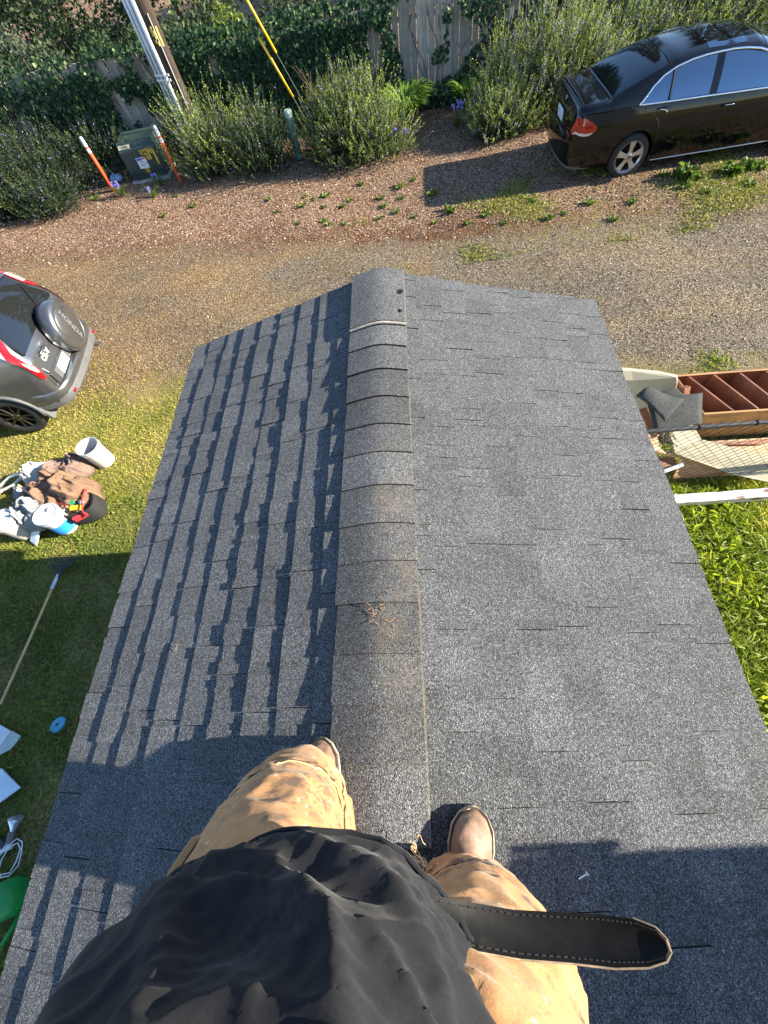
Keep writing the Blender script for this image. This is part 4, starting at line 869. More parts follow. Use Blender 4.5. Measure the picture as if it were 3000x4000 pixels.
for sg in (-1, 1):
    tl = sv.patch('tail_lamp', [(0.004, 6.1, 7.9), (0.02, 6.0, 8.35), (0.045, 6.2, 9.2), (0.08, 7.6, 10.6), (0.12, 8.3, 11.6), (0.17, 9.0, 12.7), (0.23, 9.4, 13.0), (0.29, 9.9, 13.0), (0.35, 10.6, 12.7)], M_red, suv, sg, 0.022, 8)
    sv.patch('reverse_lens', [(0.012, 7.1, 7.9), (0.03, 7.1, 8.5), (0.055, 7.5, 8.9), (0.08, 8.3, 9.2)], M_clr, tl, sg, 0.027, 4)
    sv.patch('top_lens', [(0.20, 9.4, 12.7), (0.25, 9.6, 12.8), (0.31, 10.0, 12.8)], M_clr, tl, sg, 0.026, 4)
    sv.patch('side_glass', [(0.42, 8.9, 9.6), (0.55, 8.4, 11.3), (0.8, 8.3, 11.6), (1.1, 8.3, 11.7)], M_glass, suv, sg)
    sv.patch('side_glass', [(1.17, 8.3, 11.7), (1.6, 8.3, 11.8), (2.0, 8.3, 11.8)], M_glass, suv, sg)
    sv.patch('side_glass', [(2.08, 8.3, 11.8), (2.5, 8.3, 11.7), (2.8, 8.3, 11.0), (3.05, 8.3, 9.6), (3.2, 8.3, 8.6)], M_glass, suv, sg)
    sv.line('door_seam', [(1.13, 8.2), (1.18, 6.0), (1.25, 4.6)], 0.004, M_blk, suv, sg); sv.line('door_seam', [(2.04, 8.2), (2.05, 3.3)], 0.004, M_blk, suv, sg); sv.line('door_seam', [(3.15, 8.2), (3.12, 3.6)], 0.004, M_blk, suv, sg)
    # wheel-arch lip
    a = [(0.86 + 0.40 * math.sin(q), 0.345 + 0.40 * math.cos(q)) for q in np.linspace(-1.75, 1.75, 22)]
    MB().tube([(x, sg * (sv.S(min(max(x, 0.12), 4.4), 3.2, 1).y * 0.0 + 0.902 - max(0, 0.55 - x) * 0.05), z) for x, z in a], 0.028, 8, flat=1.0).build('arch_trim', M_gpl, suv, smooth=True)
    a = [(3.48 + 0.40 * math.sin(q), 0.345 + 0.40 * math.cos(q)) for q in np.linspace(-1.75, 1.75, 22)]
    MB().tube([(x, sg * 0.895, z) for x, z in a], 0.028, 8).build('arch_trim', M_gpl, suv, smooth=True)
    MB().box((0.44, sg * 0.80, 0.30), (0.05, 0.22, 0.24), Matrix.Rotation(0.25, 3, 'Y')).build('mud_flap', M_gpl, suv, bevel=0.01)
    sv.line('roof_rail', [(0.7, 12.6), (1.4, 12.6), (2.2, 12.6)], 0.016, M_blk, suv, sg, 0.03)
pl = [(-0.90, 0.44), (-0.885, 0.26), (-0.85, 0.11), (-0.76, 0.02), (-0.6, -0.03), (-0.3, -0.055), (0, -0.06), (0.3, -0.055), (0.6, -0.03), (0.76, 0.02), (0.85, 0.11), (0.885, 0.26), (0.90, 0.44)]
bp = bumper(suv, 'rear_bumper', M_silver, [(-0.06, 0.45), (0.05, 0.46), (0.065, 0.56), (0.05, 0.585), (-0.06, 0.615)], pl)
bumper(bp, 'bumper_step', M_gpl, [(-0.05, 0.33), (0.03, 0.33), (0.078, 0.385), (0.080, 0.46), (0.06, 0.478), (-0.05, 0.458)], [(y * 0.97, x + 0.005) for y, x in pl])
for sg in (-1, 1): MB().box((-0.075, sg * 0.60, 0.425), (0.02, 0.20, 0.035), Matrix.Rotation(-sg * -0.14, 3, 'Z')).build('reflector', M_red, bp, bevel=0.004)
# tailgate seams and crease, licence recess
sv.line('tailgate_seam', [(0.002, 3.6), (0.003, 6.0), (0.015, 7.3)], 0.004, M_blk, suv, 1, 0.002)
MB().prism([(-0.004, 0.70, 0.885), (-0.035, 0.70, 0.80), (-0.035, 0.70, 0.775), (0.02, 0.70, 0.775), (0.02, 0.70, 0.885)], (0, -1.42, 0)).build('tailgate_crease', M_silver, suv, bevel=0.008)
MB().box((-0.020, 0.0, 0.69), (0.04, 1.42, 0.17)).build('tailgate_lower', M_silver, suv, bevel=0.01)
rec = MB().prism([(-0.043, 0.62, 0.755), (-0.043, 0.14, 0.755), (-0.043, 0.05, 0.70), (-0.043, 0.02, 0.615), (-0.043, 0.62, 0.615)], (-0.004, 0, 0)).build('plate_recess', M_gpl, suv)
plate = MB().box((-0.054, 0.365, 0.685), (0.010, 0.31, 0.135)).build('number_plate', simple('plate_white', (0.50, 0.54, 0.58), 0.4, var=0.04), suv, bevel=0.003)
MB().box((-0.0605, 0.365, 0.675), (0.002, 0.055, 0.10)).build('plate_picture', simple('plate_teal_tree', (0.20, 0.60, 0.58), 0.5, var=0.3, vscale=30), plate)
M_ink = simple('plate_ink', (0.06, 0.05, 0.12), 0.5)
# from behind (viewer looking +x local): right on screen is -y local
R3 = (Vector((0, -1, 0)), Vector((0, 0, 1)), Vector((-1, 0, 0)))
text_obj('plate_lettering', '017', 0.105, M_ink, plate, (-0.0605, 0.458, 0.68), R3, 0.001, 0.58)
text_obj('plate_lettering', 'KJY', 0.105, M_ink, plate, (-0.0605, 0.276, 0.68), R3, 0.001, 0.58)
# tailgate handle and badge
hd = MB().tube([(0.0, 0.55, 0.975), (-0.035, 0.53, 0.985), (-0.042, 0.45, 0.99), (-0.035, 0.37, 0.985), (0.0, 0.35, 0.975)], 0.016, 10).build('tailgate_handle', M_silver, suv, smooth=True)
MB().lathe([(0.05, 0), (0.0, 0.004)], 16, Matrix.Translation((-0.006, 0.45, 0.96)) @ Matrix.Rotation(-math.pi / 2, 4, 'Y') @ Matrix.Diagonal((0.8, 1.3, 1, 1))).build('handle_cup', M_gpl, hd)
text_obj('badge_lettering', 'CR-V', 0.10, M_white, suv, (-0.012, 0.45, 0.905), R3, 0.004, 1.05, 0.001)
# spare wheel cover, left of the plate seen from behind
sp = Matrix.Translation((-0.01, -0.155, 0.90)) @ Matrix.Rotation(-math.pi / 2, 4, 'Y')
spare = MB().lathe([(0.30, 0.0), (0.345, 0.03), (0.352, 0.09), (0.352, 0.15), (0.345, 0.185), (0.325, 0.212), (0.28, 0.226), (0.262, 0.224), (0.256, 0.219), (0.25, 0.224), (0.0, 0.232)], 56, sp).build('spare_wheel_cover', M_silver, suv, smooth=True, sharp=60)
MB().lathe([(0.31, -0.02), (0.31, 0.01)], 40, sp).build('spare_mount', M_blk, spare)
text_obj('cover_lettering', 'HONDA', 0.115, simple('pale_grey_lettering', (0.24, 0.25, 0.26), 0.35, 0.4, var=0.03), spare, (-0.244, -0.155, 0.90), (Vector((0, 0, -1)), Vector((0, -1, 0)), Vector((-1, 0, 0))), 0.002, 1.0, 0.0015)
# wiper, exhaust
MB().tube([(0.015, -0.20, 1.06), (0.09, -0.36, 1.22), (0.17, -0.50, 1.37)], [0.014, 0.011, 0.007], 6).build('rear_wiper', M_blk, suv)
MB().lathe([(0.028, 0), (0.032, 0.14), (0.026, 0.14), (0.024, 0.02)], 16, Matrix.Translation((0.02, -0.52, 0.30)) @ Matrix.Rotation(-math.pi / 2, 4, 'Y'), cap=False).build('tailpipe', M_gpl, suv)
sv.top_patch('spoiler', [(0.30, 12.3), (0.36, 12.1), (0.46, 12.1)], M_silver, suv, 0.02)
sv.top_patch('windscreen', [(2.85, 12.4), (3.0, 12.3), (3.25, 12.5), (3.45, 12.9)], M_glass, suv)
for xw in (0.86, 3.48):
    for sg in (-1, 1): wheel(suv, (xw, sg * 0.80, 0.345), 0.345, 0.23, 0.235, 'split', M_darkrim, sg)
    MB().box((xw, 0, 0.45), (0.95, 1.3, 0.5)).build('wheel_well', M_blk, suv)
for sg in (-1, 1): sv.patch('head_lamp', [(4.1, 7.2, 8.2), (4.25, 6.8, 8.2), (4.4, 6.6, 8.1)], M_clr, suv, sg, 0.006)
MB().box((4.50, 0, 0.62), (0.06, 0.9, 0.2)).build('grille', M_blk, suv)
# ------------------------------------------------------------------ the person standing astride the ridge
def ell_ring(c, rx, ry, n=40, ax=None, p=2.0):
    """ring of a superellipse; ax = (u, v) axes"""
    u, v = ax if ax else (Vector((1, 0, 0)), Vector((0, 1, 0))); c = Vector(c); R = []
    for k in range(n):
        a = 2 * math.pi * k / n; ca, sa = math.cos(a), math.sin(a)
        R.append(c + u * (rx * math.copysign(abs(ca) ** (2 / p), ca)) + v * (ry * math.copysign(abs(sa) ** (2 / p), sa)))
    return R
def limb(mb, path, rad, seg=20, flat=None):
    """tapered tube through joints with a smooth spline"""
    P = [Vector(p) for p in path]; Q = []; Rr = []
    n = len(P)
    for i in range(n - 1):
        p0, p1, p2, p3 = P[max(i - 1, 0)], P[i], P[i + 1], P[min(i + 2, n - 1)]
        for k in range(8):
            t = k / 8; t2, t3 = t * t, t * t * t
            Q.append(0.5 * ((2 * p1) + (p2 - p0) * t + (2 * p0 - 5 * p1 + 4 * p2 - p3) * t2 + (3 * p1 - p0 - 3 * p2 + p3) * t3))
            s = t * t * (3 - 2 * t); Rr.append(rad[i] * (1 - s) + rad[i + 1] * s)
    Q.append(P[-1]); Rr.append(rad[-1]); mb.tube(Q, Rr, seg)
def remesh(mb, name, m, parent, voxel, disp=None, smooth_it=3, cut=None):
    me = bpy.data.meshes.new(name); me.from_pydata([tuple(v) for v in mb.v], [], mb.f)
    bm = bmesh.new(); bm.from_mesh(me); bmesh.ops.recalc_face_normals(bm, faces=bm.faces); bm.to_mesh(me); bm.free()
    o = bpy.data.objects.new(name, me); COL.objects.link(o)
    md = o.modifiers.new('r', 'REMESH'); md.mode = 'VOXEL'; md.voxel_size = voxel
    if smooth_it: sm = o.modifiers.new('s', 'SMOOTH'); sm.factor = 0.5; sm.iterations = smooth_it
    bpy.context.view_layer.update()
    m2 = bpy.data.meshes.new_from_object(o.evaluated_get(bpy.context.evaluated_depsgraph_get()))
    bpy.data.objects.remove(o); bpy.data.meshes.remove(me); m2.name = name
    if disp:
        nv = len(m2.vertices); co = np.empty(nv * 3, np.float32); m2.vertices.foreach_get('co', co); co = co.reshape(-1, 3)
        nm = np.empty(nv * 3, np.float32); m2.vertex_normals.foreach_get('vector', nm); nm = nm.reshape(-1, 3)
        d = np.array([disp(Vector(c)) for c in co.tolist()], np.float32); co = co + nm * d[:, None]
        m2.vertices.foreach_set('co', co.ravel()); m2.update()
    m2.materials.clear(); m2.materials.append(m); m2.polygons.foreach_set('use_smooth', np.ones(len(m2.polygons), dtype=bool))
    return link(bpy.data.objects.new(name, m2), parent)
def ridged(p, sc, seed=0.0): return 1 - abs(mnoise.noise(Vector((p[0] * sc[0] + seed, p[1] * sc[1] + seed * 2, p[2] * sc[2] - seed)))) * 2

# materials
t = NT('tan_canvas_cloth'); c = t.coord()
base = t.ramp(t.noise(c, 5.0, 5, 0.6), [(0.3, (0.36, 0.175, 0.072)), (0.5, (0.46, 0.240, 0.105)), (0.72, (0.54, 0.315, 0.155))])
dirty = t.ramp(t.noise(t.mapv(c, (16, 34, 22), (0.4, 0.2, 0.5)), 1.0, 4, 0.6), [(0.53, 0.0), (0.66, 1.0)])
dz = t.ramp(t.noise(c, 6.0, 3), [(0.40, 0.0), (0.56, 1.0)])
base = t.mix(t.math('MULTIPLY', t.math('MULTIPLY', dirty, dz), 0.9), base, (0.07, 0.052, 0.042))
bl_ = t.ramp(t.noise(t.mapv(c, (9, 22, 14), (0.2, 0.5, 0.1)), 1.0, 5, 0.7), [(0.46, 0.0), (0.70, 1.0)])
base = t.mix(t.math('MULTIPLY', bl_, 0.22), base, (0.16, 0.085, 0.04))
base = t.mix(0.7, base, t.ramp(t.noise(c, 420.0, 3, 0.8), [(0.3, 0.72), (0.7, 1.25)]), 'MULTIPLY')
def near(cx, cy, cz, r0, r1):
    nd = t.n('ShaderNodeVectorMath', operation='DISTANCE'); t.put(nd.inputs[0], c); nd.inputs[1].default_value = (cx, cy, cz); return t.ramp(nd.outputs['Value'], [(r0, 1.0), (r1, 0.0)])
stroke = t.ramp(t.noise(t.mapv(c, (26, 95, 70), (0.0, 0.0, 0.5)), 1.0, 3, 0.6), [(0.51, 0.0), (0.58, 1.0)])
base = t.mix(t.math('MULTIPLY', t.math('MULTIPLY', stroke, near(-0.06, -0.105, 3.42, 0.05, 0.15)), 0.6), base, (0.085, 0.06, 0.045))
X, Y, Z = t.sep(c)
navy = t.math('MULTIPLY', t.ramp(t.noise(t.mapv(c, (20, 75, 60)), 1.0, 4, 0.65), [(0.43, 0.0), (0.52, 1.0)]), near(0.195, -0.225, 3.385, 0.035, 0.085))
base = t.mix(t.math('MULTIPLY', navy, 0.85), base, (0.035, 0.04, 0.06))
pale = t.ramp(t.noise(t.mapv(c, (45, 45, 45), loc=(4, 1, 2)), 1.0, 2), [(0.68, 0.0), (0.73, 1.0)])
base = t.mix(t.math('MULTIPLY', pale, 0.5), base, (0.72, 0.60, 0.44))
weave = t.n('ShaderNodeTexWave', wave_type='BANDS', bands_direction='DIAGONAL'); t.put(weave.inputs['Vector'], c); weave.inputs['Scale'].default_value = 420; weave.inputs['Distortion'].default_value = 1.5
M_pants = t.done(t.bsdf(base, 0.9, 0.0, t.bump(t.math('ADD', t.math('MULTIPLY', t.noise(c, 140, 5, 0.7), 0.5), t.math('MULTIPLY', t.noise(t.mapv(c, (30, 30, 60), (0.5, 0.3, 0)), 1.0, 3, 0.5, 0.6), 1.0)), 0.3, 0.003), Sheen_Weight=0.15, Specular_IOR_Level=0.2))
t = NT('black_cotton_cloth'); c = t.coord()
bcol = t.ramp(t.noise(c, 7.0, 5, 0.6), [(0.3, (0.0055, 0.0061, 0.0088)), (0.6, (0.0085, 0.0095, 0.0135)), (0.8, (0.014, 0.0155, 0.0215))])
dustm = t.math('MULTIPLY', t.ramp(t.noise(t.mapv(c, loc=(2, 5, 1)), 9.0, 5, 0.7), [(0.55, 0.0), (0.78, 1.0)]), 0.4)
bcol = t.mix(dustm, bcol, (0.05, 0.047, 0.045))
weave = t.n('ShaderNodeTexWave', wave_type='BANDS', bands_direction='DIAGONAL'); t.put(weave.inputs['Vector'], c); weave.inputs['Scale'].default_value = 170; weave.inputs['Distortion'].default_value = 3.0; weave.inputs['Detail'].default_value = 3
bcol = t.mix(1.0, bcol, t.ramp(t.noise(t.mapv(c, (1, 1, 1.6), (0.6, 0.5, 0.4)), 520.0, 3, 0.85), [(0.32, 0.45), (0.70, 1.55)]), 'MULTIPLY')
ndv = t.n('ShaderNodeVectorMath', operation='DISTANCE'); t.put(ndv.inputs[0], c); ndv.inputs[1].default_value = (0.03, -0.165, 3.74)
sm_ = t.math('MULTIPLY', t.ramp(ndv.outputs['Value'], [(0.01, 1.0), (0.07, 0.0)]), t.ramp(t.noise(c, 45.0, 5, 0.75), [(0.42, 0.0), (0.70, 1.0)]))
bcol = t.mix(t.math('MULTIPLY', sm_, 0.35), bcol, (0.10, 0.105, 0.11))
M_shirt = t.done(t.bsdf(bcol, 0.85, 0.0, t.bump(t.noise(c, 220, 2), 0.08, 0.001), Sheen_Weight=0.08, Specular_IOR_Level=0.25))
M_skin = simple('skin', (0.50, 0.31, 0.22), 0.55, var=0.08)
M_hair = simple('dark_brown_hair', (0.035, 0.022, 0.014), 0.6, var=0.3)
t = NT('worn_tan_leather'); c = t.coord()
lc = t.ramp(t.noise(c, 16.0, 5, 0.65), [(0.3, (0.11, 0.065, 0.042)), (0.55, (0.20, 0.125, 0.085)), (0.75, (0.32, 0.22, 0.155))])
M_boot = t.done(t.bsdf(lc, 0.7, 0.0, t.bump(t.noise(c, 60, 4), 0.3, 0.004)))
M_sole = simple('pale_boot_welt', (0.50, 0.41, 0.29), 0.8, var=0.3, vscale=30)
M_solek = simple('dark_boot_sole', (0.05, 0.04, 0.032), 0.8)

person = thing('person', 'person in black shirt and dirty tan work trousers standing on the roof ridge', 'person', (0.02, -0.27, 2.93))
PO = Vector((0.02, -0.27, 2.93))
def world_child(o):   # geometry is written in world coordinates
    o.matrix_parent_inverse = Matrix.Translation(-PO); return o

# joints
HIPL, KNL, ANL = (-0.055, -0.345, 3.66), (-0.115, -0.165, 3.315), (-0.150, -0.265, 2.985)
HIPR, KNR, ANR = (0.15, -0.35, 3.66), (0.215, -0.335, 3.30), (0.195, -0.40, 2.98)
body = MB()
body.loft([ell_ring((0.03, -0.335, z), rx, ry, 24) for z, rx, ry in [(3.58, 0.12, 0.09), (3.66, 0.155, 0.105), (3.80, 0.13, 0.085), (3.95, 0.135, 0.078), (4.10, 0.15, 0.08), (4.22, 0.17, 0.085), (4.29, 0.12, 0.07), (4.33, 0.06, 0.06)]])
limb(body, [(0.03, -0.345, 4.28), (0.03, -0.33, 4.40), (0.03, -0.315, 4.46)], [0.058, 0.055, 0.06])
body.loft([ell_ring((0.03, -0.30 + dy, z), rx, ry, 24) for z, rx, ry, dy in [(4.40, 0.045, 0.055, 0.02), (4.43, 0.062, 0.078, 0.01), (4.48, 0.072, 0.092, 0.0), (4.54, 0.077, 0.098, -0.005), (4.60, 0.075, 0.096, -0.01), (4.65, 0.058, 0.075, -0.012), (4.67, 0.03, 0.04, -0.012)]])
limb(body, [(0.03, -0.205, 4.545), (0.03, -0.187, 4.512), (0.03, -0.20, 4.50)], [0.010, 0.015, 0.012], 10)      # nose
for sg in (-1, 1): body.loft([ell_ring((0.03 + sg * 0.077, -0.31, z), 0.009, 0.02, 10) for z in (4.495, 4.52, 4.55, 4.565)])   # ears
for H, K, A in ((HIPL, KNL, ANL), (HIPR, KNR, ANR)): limb(body, [H, K, A], [0.085, 0.056, 0.04])
# arms reach forward and hold the phone at chest height
SHL, ELL, WRL = (-0.15, -0.345, 4.20), (-0.235, -0.235, 4.10), (0.085, -0.060, 4.185)
SHR, ELR, WRR = (0.21, -0.345, 4.20), (0.42, -0.235, 4.10), (0.262, -0.065, 4.175)
for S_, E_, W_ in ((SHL, ELL, WRL), (SHR, ELR, WRR)): limb(body, [S_, E_, W_], [0.052, 0.043, 0.027])
def hand(mb, wr, sg):
    w = Vector(wr); to = Vector((0.165, 0.0, 4.20)) - w; to.z = 0; to.normalize()
    up = Vector((0, 0, 1)); s = to.cross(up)
    limb(mb, [w, w + to * 0.035 + up * 0.004, w + to * 0.06], [0.026, 0.032, 0.028], 10)
    for k, (o, L) in enumerate(((-0.024, 0.05), (-0.008, 0.056), (0.008, 0.052), (0.024, 0.042))):
        b = w + to * 0.055 + s * o + up * 0.012
        limb(mb, [b, b + to * L * 0.5 + up * 0.010, b + to * L * 0.85 + up * 0.002], [0.009, 0.0085, 0.007], 8)
    b = w + to * 0.02 + s * (-sg * 0.026) - up * 0.002
    limb(mb, [b, b + to * 0.025 + s * (-sg * 0.012) + up * 0.02, b + to * 0.05 + up * 0.028], [0.011, 0.010, 0.008], 8)
hand(body, WRL, -1); hand(body, WRR, 1)
bo = remesh(body, 'body', M_skin, person, 0.006, None, 2); world_child(bo)
fe = MB()
for sg in (-1, 1): fe.lathe([(0.0, -0.011), (0.009, -0.006), (0.011, 0), (0.009, 0.006), (0.0, 0.011)], 12, Matrix.Translation((0.03 + sg * 0.032, -0.207, 4.548)))
world_child(fe.build('eyes', simple('eye', (0.6, 0.58, 0.55), 0.2), person, smooth=True))
mo = MB(); limb(mo, [(0.005, -0.203, 4.462), (0.03, -0.197, 4.464), (0.055, -0.203, 4.462)], [0.003, 0.006, 0.003], 8); world_child(mo.build('mouth', simple('lips', (0.40, 0.16, 0.13), 0.5), person, smooth=True))
hr = MB(); hr.loft([ell_ring((0.03, -0.325 + dy, z), rx, ry, 24) for z, rx, ry, dy in [(4.47, 0.07, 0.075, -0.02), (4.53, 0.083, 0.088, -0.014), (4.60, 0.085, 0.096, 0.0), (4.65, 0.07, 0.085, 0.004), (4.685, 0.035, 0.045, 0.004)]]); world_child(remesh(hr, 'hair', M_hair, person, 0.006, lambda p: 0.004 * vnoise(p, 60)))

# trousers
tr = MB()
tr.loft([ell_ring((0.06, -0.34, z), rx, ry, 32) for z, rx, ry in [(3.56, 0.175, 0.12), (3.62, 0.18, 0.13), (3.70, 0.178, 0.13), (3.80, 0.17, 0.12), (3.86, 0.165, 0.115)]])
limb(tr, [(-0.02, -0.335, 3.66), (-0.085, -0.235, 3.47), (-0.110, -0.160, 3.315), (-0.125, -0.230, 3.13), (-0.148, -0.262, 2.985)], [0.11, 0.116, 0.088, 0.076, 0.085])
limb(tr, [(0.15, -0.335, 3.66), (0.195, -0.315, 3.46), (0.205, -0.325, 3.30), (0.20, -0.37, 3.12), (0.185, -0.40, 2.985)], [0.125, 0.108, 0.092, 0.084, 0.095])
def trdisp(p):
    r1 = ridged(p, (7, 11, 15), 3.0); r2 = ridged(p, (16, 20, 30), 8.0)
    cuff = max(0.0, 1 - abs(p.z - 3.03) / 0.12)
    sharp_ = max(0.0, ridged(p, (9, 9, 22), 21.0) - 0.55)
    return 0.010 * sharp_ + 0.008 * max(0, r1 - 0.35) + 0.0016 * r2 + 0.004 * ridged(p, (6, 6, 24), 12.0) + 0.006 * cuff * math.sin(p.z * 110 + 6 * vnoise(p, 9)) * 0.5 - 0.002
trous = world_child(remesh(tr, 'trousers', M_pants, person, 0.0055, trdisp, 4))
def world_part(mb, name, m, parent, **k):
    o = mb.build(name, m, parent, **k)
    if parent is person: world_child(o)
    elif parent is trous or parent.parent is person: o.matrix_parent_inverse = Matrix.Identity(4)
    return o
# knee patches: doubled cloth edge across each thigh, with torn threads
def snap(pts, srcs):
    return pts
from mathutils.bvhtree import BVHTree
def bvh_of(o):
    me = o.data; return BVHTree.FromPolygons([v.co for v in me.vertices], [tuple(p.vertices) for p in me.polygons])
TB = bvh_of(trous)
def on_cloth(px, py, bvh, off=0.0, lim=None):
    """drop a point given by picture direction (1659-wide units) from the lens onto the cloth"""
    d = Matrix(_R) @ Vector(((px - 829.5) / 829.5, (py - 1106) / 829.5, 1.0)); d.normalize()
    h = bvh.ray_cast(CAMLOC, d)
    return h
def surf_line(pts, bvh, off=0.002, n=24):
    """curve running over the cloth between guide points placed near it"""
    out = []; P = [Vector(p) for p in pts]
    for i in range(len(P) - 1):
        for k in range(n // (len(P) - 1)):
            q = P[i].lerp(P[i + 1], k / (n // (len(P) - 1))); c, nn, _, _ = bvh.find_nearest(q)
            out.append(c + nn * off)
    return out
M_seam = simple('frayed_canvas_edge', (0.62, 0.42, 0.22), 0.95, var=0.3, vscale=40); M_seamd = simple('dark_seam_gap', (0.08, 0.045, 0.025), 0.95)
def seam(pts, r=0.0013, m=None, wob=0.0009, off=0.0008):
    L = surf_line(pts, TB, off, 36); L = [p + Vector((random.gauss(0, wob), random.gauss(0, wob), random.gauss(0, wob * 0.6))) for p in L]
    o = MB().tube(L, [r * random.uniform(0.6, 1.35) for _ in L], 5).build('seam', m or M_seam, trous)
    return o
seam([(-0.235, -0.21, 3.40), (-0.17, -0.14, 3.42), (-0.09, -0.10, 3.39), (-0.03, -0.13, 3.36), (0.01, -0.20, 3.42)])
seam([(-0.235, -0.205, 3.395), (-0.17, -0.135, 3.415), (-0.09, -0.095, 3.385), (-0.03, -0.125, 3.355)], 0.0018, M_seamd, 0.0008, 0.0006)
seam([(-0.01, -0.12, 3.30), (0.0, -0.16, 3.40), (0.01, -0.20, 3.48)], 0.0016, M_seamd, 0.0006, 0.0006)
seam([(0.11, -0.27, 3.34), (0.17, -0.235, 3.36), (0.24, -0.24, 3.36), (0.30, -0.29, 3.35)], 0.0016)
seam([(0.11, -0.268, 3.333), (0.17, -0.232, 3.353), (0.24, -0.238, 3.353), (0.30, -0.288, 3.343)], 0.0018, M_seamd, 0.0006, 0.0006)
th = MB()
for k in range(20):   # torn threads at the inner side of the right cuff
    b = Vector((0.105 + random.gauss(0, 0.014), -0.315 + random.gauss(0, 0.012), 3.02 + random.gauss(0, 0.012))); p = [b]
    for j in range(4): p.append(p[-1] + Vector((random.gauss(-0.003, 0.006), random.gauss(0.005, 0.005), random.gauss(0.0, 0.006))))
    th.tube(p, 0.0009, 4, cap=False)
th.build('torn_threads', M_seam, trous)
fl = MB(); fl.prism([(-0.185, -0.165, 3.50), (-0.203, -0.20, 3.51), (-0.215, -0.25, 3.53), (-0.218, -0.26, 3.45), (-0.212, -0.18, 3.42)], (-0.010, 0.004, 0)); fl.build('pocket_flap', M_pants, trous, bevel=0.002)

# boots
def boot(name, toe, ankle, zroof):
    """toe and ankle positions on the roof; zroof(x,y) roof height"""
    t_ = Vector((toe[0], toe[1], 0)); a_ = Vector((ankle[0], ankle[1], 0)); d = (t_ - a_).normalized(); s = Vector((-d.y, d.x, 0)); L = 0.29
    heel = t_ - d * L; z0 = zroof
    slope = math.atan2(z0(*(t_ + s * 0.05)[:2]) - z0(*(t_ - s * 0.05)[:2]), 0.1)
    def pt(f, w, h):   # f along 0 heel..1 toe
        p = heel + d * (L * f) + s * w; return Vector((p.x, p.y, z0(p.x, p.y) + h))
    outl = [(0.0, 0.020), (0.03, 0.033), (0.15, 0.036), (0.35, 0.035), (0.55, 0.045), (0.72, 0.052), (0.85, 0.048), (0.94, 0.033), (0.985, 0.015), (1.0, 0.0)]
    ring = [(f, w) for f, w in outl] + [(f, -w) for f, w in outl[-2::-1]]
    root = None
    up = MB(); rings = []
    for h, k, fmax in ((0.024, 0.93, 0.985), (0.045, 0.92, 0.975), (0.065, 0.80, 0.93), (0.080, 0.60, 0.80), (0.10, 0.52, 0.62), (0.14, 0.62, 0.50), (0.20, 0.70, 0.48)):
        rings.append([pt(min(f, 1.0) * fmax + 0.02 * (1 - f), w * k * (1.0 if h < 0.09 else 1.1), h * (1.0 if h > 0.03 else 1)) for f, w in ring])
    up.loft(rings)
    b = world_child(remesh(up, name, M_boot, person, 0.004, lambda p: 0.0016 * ridged(p, (30, 30, 60), 1.0), 6))
    for nm, m, h0, h1, k in (('sole', M_solek, 0.001, 0.016, 1.0), ('welt', M_sole, 0.0165, 0.030, 1.09)):
        q = MB().loft([[pt(f, w * k, h) for f, w in ring] for h in (h0, h1)]).build(nm, m, b, smooth=True, sharp=40)
    # stitched line of the welt
    MB().tube([pt(min(f, 0.99), w * 0.99, 0.032) for f, w in ring], 0.0026, 5, closed=True).build('welt_stitch', M_solek, b)
    return b
boot('boot', (-0.165, -0.072), (-0.150, -0.265), lambda x, y: RZ - 0.27 * math.sqrt(x * x + 0.042 ** 2) + 0.018)
boot('boot', (0.235, -0.222), (0.195, -0.42), lambda x, y: RZ - 0.27 * math.sqrt(x * x + 0.042 ** 2) + 0.016)

# shirt with hanging hem and folds
sh = MB()
sh.loft([ell_ring((cx, cy, z), rx, ry, 48, p=2.35) for cx, cy, z, rx, ry in [(0.002, -0.300, 3.600, 0.192, 0.166), (0.002, -0.300, 3.64, 0.192, 0.166), (0.010, -0.305, 3.70, 0.188, 0.163), (0.022, -0.315, 3.78, 0.180, 0.152), (0.028, -0.33, 3.86, 0.168, 0.136), (0.030, -0.345, 3.95, 0.180, 0.125), (0.03, -0.35, 4.08, 0.190, 0.120), (0.03, -0.35, 4.19, 0.185, 0.105), (0.03, -0.35, 4.27, 0.12, 0.085), (0.03, -0.345, 4.32, 0.075, 0.072)]])
for S_, E_, W_ in ((SHL, ELL, WRL), (SHR, ELR, WRR)): limb(sh, [Vector(S_) + Vector((0, 0, 0.005)), E_, Vector(E_).lerp(Vector(W_), 0.78)], [0.078, 0.064, 0.046])
FOLDS = [(-0.01, 3.66, 0.10, 3.86, 0.014, 0.020), (0.07, 3.64, 0.18, 3.80, 0.012, 0.016), (0.125, 3.63, 0.205, 3.74, 0.010, 0.012), (-0.12, 3.67, -0.03, 3.88, 0.016, 0.018), (-0.18, 3.68, -0.12, 3.86, 0.014, 0.014), (-0.17, 3.69, 0.01, 3.73, 0.010, 0.014), (-0.10, 3.755, 0.08, 3.745, 0.009, 0.010), (0.0, 3.66, 0.06, 3.80, 0.008, -0.012)]
